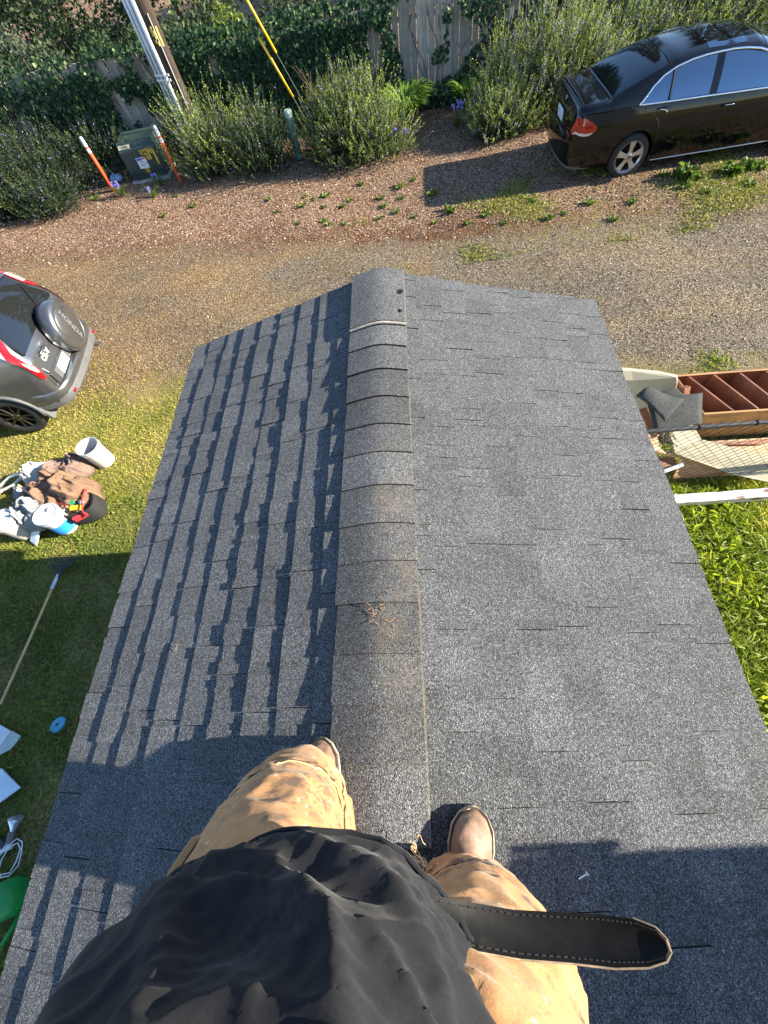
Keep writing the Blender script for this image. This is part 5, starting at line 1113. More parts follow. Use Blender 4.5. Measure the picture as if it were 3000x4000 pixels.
def shdisp(p):
    if p.z > 4.02 or abs(p.x - 0.03) > 0.27: return 0.004 * ridged(p, (14, 14, 14), 2.0)
    # long soft folds swinging from the right hip over the belly, plus finer creases
    u = p.x + 0.03; q = (p.z - 3.60)
    ang = math.atan2(p.y + 0.30, p.x - 0.03)
    f1 = math.sin(ang * 5.0 + 9.0 * q + 1.2 * vnoise(p, 5)) * 0.004
    f2 = (ridged((p.x * 0.8 + q * 0.9, p.y, q - p.x * 0.5), (5, 6, 16), 4.0) - 0.45) * 0.022
    f3 = ridged(p, (22, 18, 34), 7.0) * 0.0025 + max(0.0, ridged((p.x + q * 0.6, p.y, q), (26, 12, 34), 15.0) - 0.5) * 0.006
    f4 = 0.0
    if p.y > -0.30:
        for (x0, z0, x1, z1, w, am) in FOLDS:
            dx, dz_ = x1 - x0, z1 - z0; l2 = dx * dx + dz_ * dz_; u_ = max(0.0, min(1.0, ((p.x - x0) * dx + (p.z - z0) * dz_) / l2))
            bow = 0.02 * math.sin(math.pi * u_); ex = p.x - (x0 + dx * u_) - bow; ez = p.z - (z0 + dz_ * u_)
            f4 += am * math.exp(-(ex * ex + ez * ez) / (w * w)) * math.sin(math.pi * min(1, 0.12 + u_ * 0.88)) 
    return f1 * max(0, 1 - q * 2.2) + f2 * 0.7 + f3 + f4
shirt = remesh(sh, 'shirt', M_shirt, person, 0.0055, shdisp, 4); world_child(shirt)
# hem: a slightly raised stitched edge
SBV = bvh_of(shirt)
hem = []
for k in range(90):
    a = 2 * math.pi * k / 90; q = Vector((0.03 + 0.24 * math.cos(a), -0.30 + 0.2 * math.sin(a), 3.613)); c, nn, _, _ = SBV.find_nearest(q); hem.append(c + nn * 0.0005)
MB().tube(hem, 0.0035, 6, closed=True).build('hem', M_shirt, shirt, smooth=True)
# belt: the loose leather tongue sticking out past the right hip
M_belt = None
t = NT('black_belt_leather'); c = t.coord()
n1 = t.noise(t.mapv(c, (160, 60, 60)), 1.0, 4, 0.6)
bc = t.ramp(t.noise(c, 30, 5, 0.7), [(0.35, (0.010, 0.010, 0.010)), (0.62, (0.02, 0.02, 0.019)), (0.78, (0.05, 0.05, 0.045))])
M_belt = t.done(t.bsdf(t.mix(1.0, bc, (0.35, 0.35, 0.35), 'MULTIPLY'), 0.45, 0.0, t.bump(n1, 0.12, 0.001), Specular_IOR_Level=0.14))
M_edge = simple('raw_belt_edge', (0.22, 0.17, 0.115), 0.8, var=0.5, vscale=60)
cl = [Vector(p) for p in ((0.02, -0.150, 3.70), (0.10, -0.170, 3.66), (0.17, -0.195, 3.615), (0.225, -0.205, 3.600), (0.275, -0.207, 3.595), (0.312, -0.207, 3.597), (0.341, -0.206, 3.600), (0.358, -0.205, 3.604), (0.364, -0.205, 3.606))]
wd = [Vector((0, 0.2, -0.98)), Vector((0, 0.55, -0.83)), Vector((0.05, 0.80, -0.60)), Vector((0.05, 0.86, -0.50)), Vector((0.03, 0.9, -0.42)), Vector((0.0, 0.92, -0.38)), Vector((0, 0.92, -0.38)), Vector((0, 0.92, -0.38)), Vector((0, 0.92, -0.38))]
hwid = [0.017, 0.017, 0.017, 0.0168, 0.0170, 0.0175, 0.0155, 0.0105, 0.004]
bl = MB(); ed = MB(); rows = []
for p, w, hgt in zip(cl, wd, hwid):
    w = w.normalized(); nrm = Vector((1, 0, 0)).cross(w).normalized()
    if nrm.z < 0: nrm = -nrm
    rows.append([p + w * (hgt * k) + nrm * (0.0022 * (k * k) * 1.6) for k in (-1, -0.8, -0.4, 0, 0.4, 0.8, 1)])
th_ = 0.0038
rings = []
for r_, w in zip(rows, wd):
    nrm = Vector((1, 0, 0)).cross(w.normalized()).normalized()
    if nrm.z < 0: nrm = -nrm
    rings.append(r_ + [q - nrm * th_ for q in reversed(r_)])
bl.loft(rings); belt = world_child(bl.build('belt', M_belt, person, smooth=True, sharp=40))
edge = [r_[-1] for r_ in rows[-3:]] + [r_[0] for r_ in reversed(rows)]
nrm = Vector((0, 0.35, 0.93))
MB().tube([q - nrm * 0.002 for q in edge], 0.0017, 6).build('cut_edge', M_edge, belt)
st = MB()
for r0, r1 in zip(rows[:-2], rows[1:-1]):
    for f in np.arange(0, 1, 0.14):
        for i in (1, 5):
            p = r0[i].lerp(r1[i], f); q = r0[i].lerp(r1[i], f + 0.08); st.tube([p + nrm * 0.0006, q + nrm * 0.0006], 0.0007, 4)
tag(st.build('stitching', simple('dark_thread', (0.012, 0.011, 0.010), 0.8), belt), kind='stuff')
# the belt proper round the waist, under the shirt
MB().loft([ell_ring((0.045, -0.34, z), rx, ry, 40) for z, rx, ry in [(3.70, 0.186, 0.136), (3.738, 0.183, 0.134)]], cap=False).build('waist_belt', M_belt, belt)

# phone held in both hands (its lens is where the picture is taken from)
Rm = Matrix(_R); right = Rm @ Vector((1, 0, 0)); down = Rm @ Vector((0, 1, 0)); fwd = Rm @ Vector((0, 0, 1))
ph = thing('phone', 'dark phone held out flat in both hands before the chest', 'phone', CAMLOC)
pc = down * 0.045 - fwd * 0.012
pm = Matrix((right, down, fwd)).transposed()
MB().box(pc, (0.076, 0.158, 0.008), pm).build('phone_body', M_blk, ph, bevel=0.003)
MB().box(pc - fwd * 0.0045, (0.070, 0.150, 0.001), pm).build('screen', simple('phone_screen', (0.02, 0.02, 0.025), 0.1), ph)
# ------------------------------------------------------------------ street furniture along the fence
M_steel = simple('galvanised_conduit', (0.58, 0.63, 0.70), 0.4, 0.2, var=0.12, vscale=3)
t = NT('creosoted_pole_wood'); c = t.coord(); n = t.noise(t.mapv(c, (40, 40, 2.5)), 1.0, 5, 0.65)
M_pole = t.done(t.bsdf(t.ramp(n, [(0.3, (0.012, 0.008, 0.006)), (0.55, (0.042, 0.026, 0.018)), (0.75, (0.085, 0.055, 0.038))]), 0.9, 0.0, t.bump(n, 0.9, 0.01)))
M_yellow = simple('yellow_plastic', (0.72, 0.43, 0.02), 0.5, var=0.12)
px_, py_ = -4.99, 12.98
pole = thing('utility_pole', 'dark wooden utility pole with three grey conduits beside the green cabinet', 'pole', (px_, py_, 0))
MB().tube([(0, 0, -0.1), (-0.02, 0, 3.0), (-0.05, 0.02, 7.5)], [0.175, 0.155, 0.125], 20).build('post', M_pole, pole, smooth=True, sharp=40)
for x, y, r in ((-0.35, -0.03, 0.032), (-0.24, -0.075, 0.047), (-0.115, -0.165, 0.047)): MB().tube([(x, y, 0.0), (x - 0.01, y, 2.0), (x - 0.03, y + 0.01, 6.5)], r, 12).build('conduit', M_steel, pole, smooth=True)
for z in (1.42, 1.50, 2.9, 4.4):
    MB().box((-0.20, -0.135, z), (0.40, 0.018, 0.035), Matrix.Rotation(-0.35, 3, 'Z')).build('bracket', M_steel, pole)
MB().tube([(0.085, -0.15, 0.9), (0.075, -0.155, 1.6), (0.06, -0.15, 2.35)], 0.012, 6).build('ground_wire_cover', simple('pale_grey_moulding', (0.42, 0.42, 0.40), 0.6), pole)
M_tag = simple('faded_yellow_tag', (0.52, 0.44, 0.10), 0.5, var=0.2, vscale=20)
for x, z, h, w in ((0.115, 2.03, 0.28, 0.035), (0.0, 2.11, 0.12, 0.03), (0.045, 2.07, 0.12, 0.035), (0.01, 1.98, 0.055, 0.03), (0.055, 1.94, 0.055, 0.035), (0.02, 2.17, 0.04, 0.03)):
    MB().box((x, -math.sqrt(max(0.0, 0.170 ** 2 - x * x)) - 0.004, z), (w, 0.006, h), Matrix.Rotation(math.asin(x / 0.17), 3, 'Z')).build('pole_tag', M_tag, pole)
M_rail0 = simple('dull_guy_cable', (0.10, 0.11, 0.11), 0.6)
# guy wires with yellow guards
for (a, b, lab) in (((-2.30, 12.60, 0.85), (-2.72, 12.60, 1.80), 'lower yellow guy wire guard half hidden in the ivy'), ((-2.43, 12.58, 1.55), (-2.95, 12.58, 2.75), 'upper yellow guy wire guard standing clear of the ivy')):
    A, B = Vector(a), Vector(b); d = (B - A).normalized(); g = thing('guy_wire', lab, 'guy wire', A, group='guy wires of the utility pole')
    MB().tube([Vector((0, 0, 0)) - d * (A.z / d.z), d * 6.5], 0.004, 5).build('cable', M_rail0, g); MB().tube([(0, 0, 0), B - A], 0.026, 10).build('guard', M_yellow, g, smooth=True)

M_orange = simple('orange_plastic_post', (0.80, 0.095, 0.018), 0.45, var=0.1)
M_refl = simple('white_reflective_tape', (0.72, 0.74, 0.76), 0.4, var=0.08)
def delineator(x, y, lab, tilt=(0, 0)):
    d = thing('marker_post', lab, 'marker post', (x, y, gz(x, y) - 0.01), group='orange marker posts by the cabinet'); d.rotation_euler = (tilt[0], tilt[1], 0)
    MB().lathe([(0.040, 0), (0.040, 0.93), (0.038, 0.935)], 20).build('tube', M_orange, d, smooth=True, sharp=40)
    for z in (0.77, 0.885): MB().lathe([(0.0415, z), (0.0415, z + 0.075)], 20, cap=False).build('reflective_band', M_refl, d, smooth=True)
    MB().lathe([(0.0415, 0.965), (0.0415, 1.0), (0.038, 1.035), (0.026, 1.055), (0.0, 1.062)], 20, cap=False).build('dome_cap', simple('pale_blue_grey_cap', (0.42, 0.50, 0.60), 0.5), d, smooth=True)
    MB().lathe([(0.0395, 0.93), (0.0395, 0.966)], 20, cap=False).build('collar', M_orange, d, smooth=True)
delineator(-7.20, 11.73, 'orange marker post with white bands standing left of the green cabinet')
delineator(-5.42, 11.77, 'orange marker post with white bands standing right of the green cabinet', (0.0, 0.01))

M_cab = simple('dark_green_cabinet_paint', (0.028, 0.05, 0.042), 0.5, var=0.12)
cab = thing('transformer_cabinet', 'dark green metal utility cabinet with yellow numbers between the orange posts', 'cabinet', (-6.28, 12.40, 0), math.radians(4))
cw, cd, chh = 0.90, 0.72, 0.76
MB().prism([(-cw / 2, -cd / 2, 0.14), (-cw / 2, -cd / 2, 0.60), (-cw / 2, -cd / 2 + 0.10, 0.74), (-cw / 2, cd / 2, chh), (-cw / 2, cd / 2, 0.14)], (cw, 0, 0)).build('housing', M_cab, cab, bevel=0.012)
MB().box((0, 0.0, 0.09), (cw - 0.03, cd - 0.02, 0.12)).build('plinth', simple('plinth_green', (0.028, 0.05, 0.042), 0.6), cab)
MB().box((0, 0.0, 0.01), (cw + 0.12, cd + 0.14, 0.07)).build('concrete_pad', simple('grey_concrete', (0.27, 0.28, 0.27), 0.9, bump=0.3), cab, bevel=0.02)
MB().box((0.0, -cd / 2 - 0.004, 0.385), (cw - 0.02, 0.008, 0.40)).build('door', M_cab, cab, bevel=0.003)
Rf = (Vector((1, 0, 0)), Vector((0, 0, 1)), Vector((0, -1, 0)))
M_yt = simple('yellow_vinyl', (0.75, 0.50, 0.03), 0.5, var=0.05)
yf = -cd / 2 - 0.010
text_obj('cabinet_number', 'V23M', 0.135, M_yt, cab, (0.20, yf, 0.535), Rf, 0.001, 0.95, 0.003); text_obj('cabinet_number', '68', 0.135, M_yt, cab, (0.22, yf, 0.435), Rf, 0.001, 0.95, 0.003); text_obj('cabinet_number', '50', 0.12, M_yt, cab, (0.03, yf, 0.20), Rf, 0.001, 0.95, 0.003)
MB().box((0.385, yf, 0.43), (0.04, 0.003, 0.30)).build('yellow_strip', M_yt, cab)
wl_ = MB().box((0.0, yf, 0.355), (0.24, 0.003, 0.21)).build('warning_label', M_refl, cab)
MB().box((-0.045, yf - 0.003, 0.43), (0.13, 0.002, 0.05)).build('label_header', simple('label_blue', (0.03, 0.14, 0.55), 0.5), wl_); MB().box((0.07, yf - 0.003, 0.44), (0.09, 0.002, 0.028)).build('label_red', simple('label_red', (0.6, 0.08, 0.04), 0.5), wl_)
MB().box((0.085, yf - 0.003, 0.345), (0.06, 0.002, 0.012)).build('label_red', simple('label_red2', (0.55, 0.12, 0.06), 0.5), wl_)
for s_ in (-1, 1): MB().prism([(-0.055, yf - 0.002, 0.345 + s_ * 0.02), (0.0, yf - 0.002, 0.345 + s_ * 0.045), (0.035, yf - 0.002, 0.345 + s_ * 0.03), (0.0, yf - 0.002, 0.345 + s_ * 0.028)], (0, -0.002, 0)).build('label_arrow', simple('label_ink', (0.04, 0.05, 0.09), 0.5), wl_)
# number plate on the sloped upper edge
sv_ = Vector((0, 0.10, 0.14)).normalized(); no_ = Vector((0, -0.14, 0.10)).normalized()
pl_ = MB().box(Vector((-0.27, -cd / 2 + 0.05, 0.67)) + no_ * 0.004, (0.29, 0.075, 0.004), Matrix((Vector((1, 0, 0)), sv_, no_)).transposed()).build('number_strip', simple('cream_strip', (0.55, 0.50, 0.32), 0.6), cab)
text_obj('strip_lettering', 'S18301', 0.065, simple('black_ink', (0.02, 0.02, 0.02), 0.6), pl_, Vector((-0.27, -cd / 2 + 0.05, 0.67)) + no_ * 0.0072, (Vector((1, 0, 0)), sv_, no_), 0.0005, 1.05, 0.001)
for k in range(3):
    pass
# green pipe pedestal
gp = thing('pipe_pedestal', 'pale green plastic pipe pedestal standing between two rosemary shrubs', 'pedestal', (-2.36, 11.92, 0))
M_gp = simple('grey_green_plastic', (0.13, 0.24, 0.21), 0.55, var=0.15)
MB().lathe([(0.085, 0), (0.085, 0.76)], 24).build('tube', M_gp, gp, smooth=True, sharp=40); MB().lathe([(0.092, 0.74), (0.094, 0.80), (0.09, 0.835), (0.075, 0.85), (0.0, 0.853)], 24, cap=False).build('cap', simple('pale_green_cap', (0.33, 0.45, 0.40), 0.5), gp, smooth=True, sharp=40)
# crumpled blue rag
def crumple(name, label, cat, loc, size, m, seed, n=9, amp=0.5, group=None, rz=0.0, fold=1.0):
    """crumpled sheet: a dense grid thrown into sharp folds; thin but with real depth"""
    root_loc = loc; me = MB(); k = 60; V = []
    for i in range(k + 1):
        for j in range(k + 1):
            u, v = i / k - 0.5, j / k - 0.5; mx_ = max(abs(u), abs(v), 1e-6); rr = (mx_ / math.hypot(u, v) if math.hypot(u, v) > 1e-6 else 1.0) * (1 + 0.22 * vnoise((u * 2.4, v * 2.4, 0), 1.0, seed))
            e = max(0.0, 1 - (2 * mx_) ** 3.0) ** 0.6
            wu, wv = u + 0.12 * vnoise((u * 3, v * 3, 3), 1, seed + 1), v + 0.12 * vnoise((u * 3, v * 3, 5), 1, seed + 2)
            rg = lambda sc_, sd_: max(0.0, 1 - 1.7 * abs(vnoise((wu * sc_, wv * sc_, 0), 1, sd_))) ** 1.3
            h = 0.50 * rg(2.6, seed) + 0.26 * rg(5.5, seed + 5) + 0.10 * rg(11, seed + 9)
            dx = vnoise((u * 7, v * 7, 1), 1, seed + 3) * 0.05; dy = vnoise((u * 7, v * 7, 2), 1, seed + 4) * 0.05
            V.append(((u * rr + dx) * size[0], (v * rr + dy) * size[1], size[2] * (0.02 + e * (0.25 + amp * h * fold) )))
    F = [(i * (k + 1) + j, (i + 1) * (k + 1) + j, (i + 1) * (k + 1) + j + 1, i * (k + 1) + j + 1) for i in range(k) for j in range(k)]
    me.add(V, F); o = me.build(name, m, None, smooth=True, fix=False)
    sol = o.modifiers.new('thickness', 'SOLIDIFY'); sol.thickness = 0.004
    o.location = loc; o.rotation_euler = (0, 0, rz); tag(o, label, cat, group); return o
crumple('rag', 'crumpled pale blue rag on the bark left of the green cabinet', 'rag', (-7.32, 12.33, gz(-7.3, 12.3)), (0.36, 0.26, 0.22), simple('pale_blue_cloth', (0.35, 0.52, 0.75), 0.8), 3.3)

# ------------------------------------------------------------------ small plants
M_weed = leafmat('weed_leaves', [(0.0, (0.045, 0.085, 0.015)), (0.5, (0.11, 0.18, 0.03)), (1.0, (0.25, 0.32, 0.07))], 0.35)
def rosette(n, L, W, seed, up=0.5, lay=3):
    r = np.random.default_rng(seed); N = n; a = r.uniform(0, 6.283, N); e = r.uniform(0.12, up + 0.3, N)
    D = np.stack([np.cos(a), np.sin(a), e], 1); P = np.stack([np.cos(a) * 0.01, np.sin(a) * 0.01, r.uniform(0, 0.03, N)], 1)
    ln = r.uniform(0.55, 1.0, N) * L
    b = blades(P, D, ln, W * r.uniform(0.7, 1.2, N), 0.25, r.random(N), r)
    c_ = leaf_quads(P + unit(D) * ln[:, None] * 0.45, D + r.normal(0, 0.25, (N, 3)), ln * 0.6, W * 1.5, 0.1, r.random(N), r)
    return npmesh('weed', *merge([b, c_]))
rose_m = [rosette(26, 0.11, 0.026, 100 + k) for k in range(4)] + [rosette(70, 0.10, 0.03, 110, 0.9)]
weeds = [(-1.58, 9.94, 1.5), (-2.04, 9.98, 0.9), (-1.83, 9.82, 0.8), (-1.03, 9.62, 1.3), (-2.07, 9.57, 1.1), (-1.6, 9.44, 0.8), (-1.2, 9.39, 0.9), (-0.81, 10.21, 1.0), (0.02, 9.86, 1.3), (0.33, 10.02, 1.0), (-0.38, 9.53, 1.0), (0.05, 9.41, 0.9), (-0.32, 9.21, 1.1), (-0.07, 8.93, 1.2), (0.31, 8.66, 1.0), (0.7, 9.31, 1.6), (0.97, 8.62, 1.5), (0.68, 8.34, 0.9), (-0.4, 8.79, 1.0), (-1.55, 8.87, 0.9), (-1.14, 8.67, 0.8), (-1.44, 8.72, 1.1), (1.64, 8.3, 1.2), (1.29, 8.1, 0.9), (1.92, 7.91, 1.0), (-2.87, 10.02, 0.9), (-2.61, 9.47, 0.8), (-2.07, 8.89, 0.8), (-5.4, 10.06, 0.9), (-4.75, 10.35, 1.2), (-5.34, 11.0, 0.9), (-7.63, 11.51, 1.4), (2.7, 7.84, 1.2), (2.52, 8.5, 1.1), (2.96, 7.95, 0.9), (3.47, 8.18, 1.2), (4.16, 7.99, 1.2), (3.73, 7.55, 1.1), (5.06, 8.15, 1.4), (5.35, 7.91, 1.2), (6.04, 8.02, 1.5), (5.14, 8.45, 2.2), (5.92, 8.45, 2.4), (6.26, 8.6, 1.9), (4.85, 8.62, 1.3), (5.39, 8.38, 1.4), (6.49, 8.53, 1.6)]
for i, (x, y, s) in enumerate(weeds):
    o = mesh_obj('weed', rose_m[i % 4] if s < 1.9 else rose_m[4], M_weed); o.location = (x, y, gz(x, y)); q_ = s * (0.78 if s < 1.9 else 1.0); o.scale = (q_ * random.uniform(0.8, 1.25), q_ * random.uniform(0.8, 1.25), q_ * random.uniform(0.7, 1.2)); o.rotation_euler = (0, 0, i * 1.7)
    special = {0: 'largest weed at the left of the dotted ones, below the twiggy rosemary', 15: 'bushy weed at the tip of the shadow of the sedan', 16: 'broad weed in front of the shadow tip of the sedan', 31: 'weed with pale leaves at the foot of the left orange post', 41: 'tall leafy clump close to the rear wheel of the sedan', 42: 'widest leafy clump below the front door of the sedan', 43: 'leafy clump under the sill of the sedan near the right edge', 29: 'weed on bare bark below the pole, nearest the feathery rosemary', 3: 'flat weed right of the largest dotted weed', 22: 'weed below the middle of the shadow of the sedan', 7: 'thin grassy weed nearest the twiggy rosemary', 8: 'pair-leaved weed in the middle of the bark strip', 46: 'weed at the right edge beside the sedan'}
    if x > 3.2: lab, grp = 'leafy green weed in the turf beside the black sedan', 'weeds beside the sedan'
    elif x < -3: lab, grp = 'small weed on the bark below the pole and cabinet', 'weeds below the utility pole'
    else: lab, grp = 'small leafy weed dotted on the bark before the shrubs', 'weeds dotted on the bark strip'
    tag(o, special.get(i, lab), 'weed', grp)
# day lily clump, broad grassy clump, bulbs with violet flowers
M_lily = leafmat('day_lily_leaves', [(0.0, (0.04, 0.085, 0.014)), (0.5, (0.14, 0.25, 0.03)), (1.0, (0.32, 0.46, 0.06))], 0.4)
def arching(name, label, x, y, n, L, W, seed, m=M_lily, cat='plant', spread=1.0, group=None):
    r = np.random.default_rng(seed); root = None; a = r.uniform(0, 6.283, n); V = []; F = []; R_ = []
    for k in range(n):
        l = L * r.uniform(0.6, 1.1); d = np.array([math.cos(a[k]), math.sin(a[k]), 0]); s = np.array([-d[1], d[0], 0]); b = d * r.uniform(0, 0.12) * spread; q = []
        for j in range(6):
            f = j / 5; th_ = f * r.uniform(1.6, 2.1)
            p = b + d * l * 0.62 * spread * (1 - math.cos(th_)) * 0.75 + np.array([0, 0, 1]) * l * 0.62 * math.sin(th_)
            w = W * (0.5 + 0.7 * math.sin(math.pi * min(f * 0.9 + 0.1, 1))) * (0.12 if j == 5 else 1); q.append((p - s * w * 0.5, p + s * w * 0.5))
        o = len(V)
        for u, v in q: V += [u, v]
        for j in range(5): F.append((o + 2 * j, o + 2 * j + 1, o + 2 * j + 3, o + 2 * j + 2)); R_.append(r.random() * 0.4 + 0.3 * (j / 4) + 0.15)
    V = np.array(V); V[:, 2] = np.maximum(V[:, 2], 0.01)
    root = thing(name, label, cat, (x, y, gz(x, y)), group=group); mesh_obj('leaves', npmesh('leaves', V, np.array(F), np.array(R_)), m, root); return root
arching('day_lily', 'bright arching day lily clump below the bare fence boards', 0.28, 12.55, 260, 1.05, 0.040, 61)
arching('day_lily', 'darker arching lily clump in the shade at the hedge corner', 1.75, 13.0, 130, 0.75, 0.028, 62, cat='plant')
M_violet = simple('violet_petals', (0.30, 0.24, 0.68), 0.6, var=0.25, vscale=40)
def bulb(label, x, y, h, nf, seed):
    r = np.random.default_rng(seed); root = arching('violet_flower', label, x, y, 34, 0.30, 0.014, seed, M_weed, 'flower', group='violet flowers along the fence')
    for k in range(nf):
        bx_, by_ = r.normal(0, 0.07), r.normal(0, 0.05); hh = h * r.uniform(0.75, 1.05); lx = r.normal(0, 0.04)
        st_ = MB().tube([(bx_ * 0.3, by_ * 0.3, 0), (bx_, by_, hh * 0.6), (bx_ + lx, by_, hh)], 0.004, 5).build('stem', M_weed_s, root)
        m = MB()
        for j in range(9):
            q = Vector((bx_ + lx + r.normal(0, 0.018), by_ + r.normal(0, 0.018), hh * r.uniform(0.78, 1.04)))
            m.lathe([(0.004, -0.02), (0.016, 0.0), (0.020, 0.015), (0.0, 0.006)], 6, Matrix.Translation(q) @ Matrix.Rotation(r.uniform(0.3, 1.6), 4, 'X') @ Matrix.Rotation(r.uniform(0, 6), 4, 'Z'), cap=False)
        tag(m.build('petals', M_violet, root), kind='stuff')
M_weed_s = simple('green_stem', (0.10, 0.17, 0.04), 0.7)
bulb('tall violet flower spikes standing alone before the fence', 1.47, 12.18, 0.40, 5, 71)
bulb('violet flowers at the right foot of the twiggy rosemary', 0.03, 11.28, 0.45, 4, 72)
bulb('violet flower clump before the green cabinet', -5.93, 11.12, 0.24, 2, 73)
bulb('violet flower clump beside the left orange post', -6.85, 11.42, 0.28, 3, 74)
bulb('violet flowers right under the green cabinet door', -6.0, 11.75, 0.22, 2, 75)

# ------------------------------------------------------------------ yard clutter on the right, behind the wire fence
def quad_slab(name, m, parent, pts, th, bevel=0.0, smooth=False):
    P = [Vector(p) for p in pts]; n = (P[1] - P[0]).cross(P[2] - P[0]).normalized()
    if n.z < 0: n = -n
    return MB().prism([p - n * th for p in P], n * th).build(name, m, parent, bevel=bevel)
def slab(name, label, cat, pts, th, m, group=None, bevel=0.0):
    o = quad_slab(name, m, None, pts, th, bevel); return tag(o, label, cat, group)
M_rw = wood('red_brown_wood', ((0.2025, 0.0810, 0.0432), (0.3510, 0.1553, 0.0837), (0.4860, 0.2362, 0.1350)), (3, 3, 3), 0.55)
M_ply = wood('orange_plywood', ((0.34, 0.17, 0.06), (0.50, 0.27, 0.11), (0.60, 0.36, 0.17)), (4, 30, 30), 0.6)
M_raw = wood('pale_raw_plywood', ((0.44, 0.30, 0.17), (0.62, 0.45, 0.27), (0.72, 0.56, 0.37)), (4, 24, 24), 0.8)
M_cream = simple('cream_painted_metal', (0.54, 0.47, 0.33), 0.45, var=0.08)
M_cream2 = simple('cream_board', (0.42, 0.38, 0.26), 0.6, var=0.1)
# cabinet carcass lying on its back, open to the sky
cb = thing('open_cabinet', 'red brown wooden cabinet carcass lying open with three divided compartments', 'cabinet', (3.3, 3.1, 0))
zt, zb_ = 0.46, 0.12
A0, B0 = Vector((3.15, 3.44, 0)), Vector((4.55, 3.40, 0)); D0, C0 = Vector((3.26, 2.86, 0)), Vector((4.75, 2.83, 0))
o3 = Vector((3.3, 3.1, 0))
def wallp(name, p, q, z0, z1, th, m):
    d = (q - p).normalized(); s = Vector((-d.y, d.x, 0)) * th
    return MB().prism([p - o3 + Vector((0, 0, z0)), q - o3 + Vector((0, 0, z0)), q - o3 + Vector((0, 0, z1)), p - o3 + Vector((0, 0, z1))], s).build(name, m, cb)
wallp('back_side', A0, B0, zb_, zt, 0.018, M_rw); wallp('end_panel', A0, D0, zb_, zt, 0.018, M_rw); wallp('end_panel', B0, C0, zb_, zt, 0.018, M_rw)
wallp('front_side', D0, C0, 0.04, zt + 0.003, -0.02, M_ply)
MB().prism([p - o3 + Vector((0, 0, zb_ - 0.012)) for p in (A0, B0, C0, D0)], (0, 0, 0.012)).build('bottom_panel', M_rw, cb)
for (ax, bx2) in (((3.29, 3.42), (3.56, 2.865)), ((3.56, 3.41), (3.81, 2.86)), ((3.83, 3.405), (4.06, 2.855)), ((4.10, 3.40), (4.32, 2.85))):
    wallp('divider', Vector((*ax, 0)), Vector((*bx2, 0)), zb_, zt - 0.004, 0.018, M_rw)
for p, q in ((A0, B0), (D0, C0)):
    d = (q - p).normalized()
    MB().prism([p - o3 + Vector((0, 0, zt + 0.004)), q - o3 + Vector((0, 0, zt + 0.004)), q - o3 + Vector((0, -0.022, zt + 0.004)), p - o3 + Vector((0, -0.022, zt + 0.004))], (0, 0, 0.004)).build('edge_strip', M_ply, cb)
# cream basin-like panel
tb = thing('cream_basin', 'cream enamel basin lying on its side beside the open cabinet', 'basin', (2.8, 3.4, 0))
b3 = Vector((2.8, 3.4, 0))
def bp_(name, pts, th=0.012):
    P = [Vector(p) - b3 for p in pts]; n = (P[1] - P[0]).cross(P[2] - P[0]).normalized(); 
    if n.z < 0: n = -n
    return MB().prism([p - n * th for p in P], n * th).build(name, M_cream, tb, bevel=0.003)
bp_('rim', [(2.1, 3.62, 0.60), (2.62, 3.49, 0.60), (2.9, 3.41, 0.60), (3.08, 3.33, 0.59), (3.06, 3.29, 0.59), (2.9, 3.36, 0.60), (2.62, 3.44, 0.60), (2.1, 3.56, 0.60)])
bp_('upper_wall', [(2.1, 3.56, 0.598), (2.62, 3.44, 0.598), (2.9, 3.36, 0.598), (3.06, 3.29, 0.588), (3.08, 3.27, 0.53), (2.64, 3.36, 0.53), (2.1, 3.47, 0.53)])
bp_('lower_wall', [(2.1, 3.47, 0.52), (2.64, 3.36, 0.52), (3.08, 3.27, 0.52), (3.06, 3.22, 0.36), (2.72, 3.27, 0.36), (2.1, 3.40, 0.36)])
bp_('end_wall', [(3.085, 3.33, 0.58), (3.09, 3.26, 0.53), (3.10, 3.16, 0.34), (3.10, 3.10, 0.14), (3.10, 3.36, 0.14)])
bp_('floor_panel', [(2.1, 3.39, 0.35), (2.72, 3.26, 0.35), (3.07, 3.20, 0.34), (3.07, 3.06, 0.15), (2.1, 3.20, 0.15)])
M_scrap = granule_mat('scrap_shingle_granules', (0.012, 0.013, 0.014), (0.045, 0.048, 0.050), (0.16, 0.17, 0.165))
def scrap(label, pts, bend=0.02):
    P = [Vector(p) for p in pts]; k = 8; V = []; 
    for i in range(k + 1):
        for j in range(k + 1):
            u, v = i / k, j / k; p = P[0] * (1 - u) * (1 - v) + P[1] * u * (1 - v) + P[2] * u * v + P[3] * (1 - u) * v; V.append(p + Vector((0, 0, bend * (math.sin(u * 3.1) + 0.5 * math.sin(v * 4 + u * 2)))))
    F = [(i * (k + 1) + j, (i + 1) * (k + 1) + j, (i + 1) * (k + 1) + j + 1, i * (k + 1) + j + 1) for i in range(k) for j in range(k)]
    o = MB().add(V, F).build('shingle_scrap', M_scrap, None, smooth=True, fix=False); o.modifiers.new('thickness', 'SOLIDIFY').thickness = 0.005
    return tag(o, label, 'shingle', 'shingle scraps on the junk pile')
scrap('top shingle scrap, folded across the others on the junk pile', [(2.45, 2.93, 0.76), (2.62, 3.04, 0.74), (2.92, 2.85, 0.73), (2.64, 2.58, 0.75)], 0.035)
scrap('large square shingle scrap lying on the cabinet corner', [(2.60, 2.92, 0.66), (3.17, 2.97, 0.66), (3.06, 2.60, 0.63), (2.60, 2.55, 0.60)], 0.015)
scrap('small shingle scrap peeking out behind the folded one', [(2.72, 3.02, 0.66), (2.93, 3.05, 0.68), (3.00, 2.93, 0.67), (2.80, 2.90, 0.66)], 0.01)
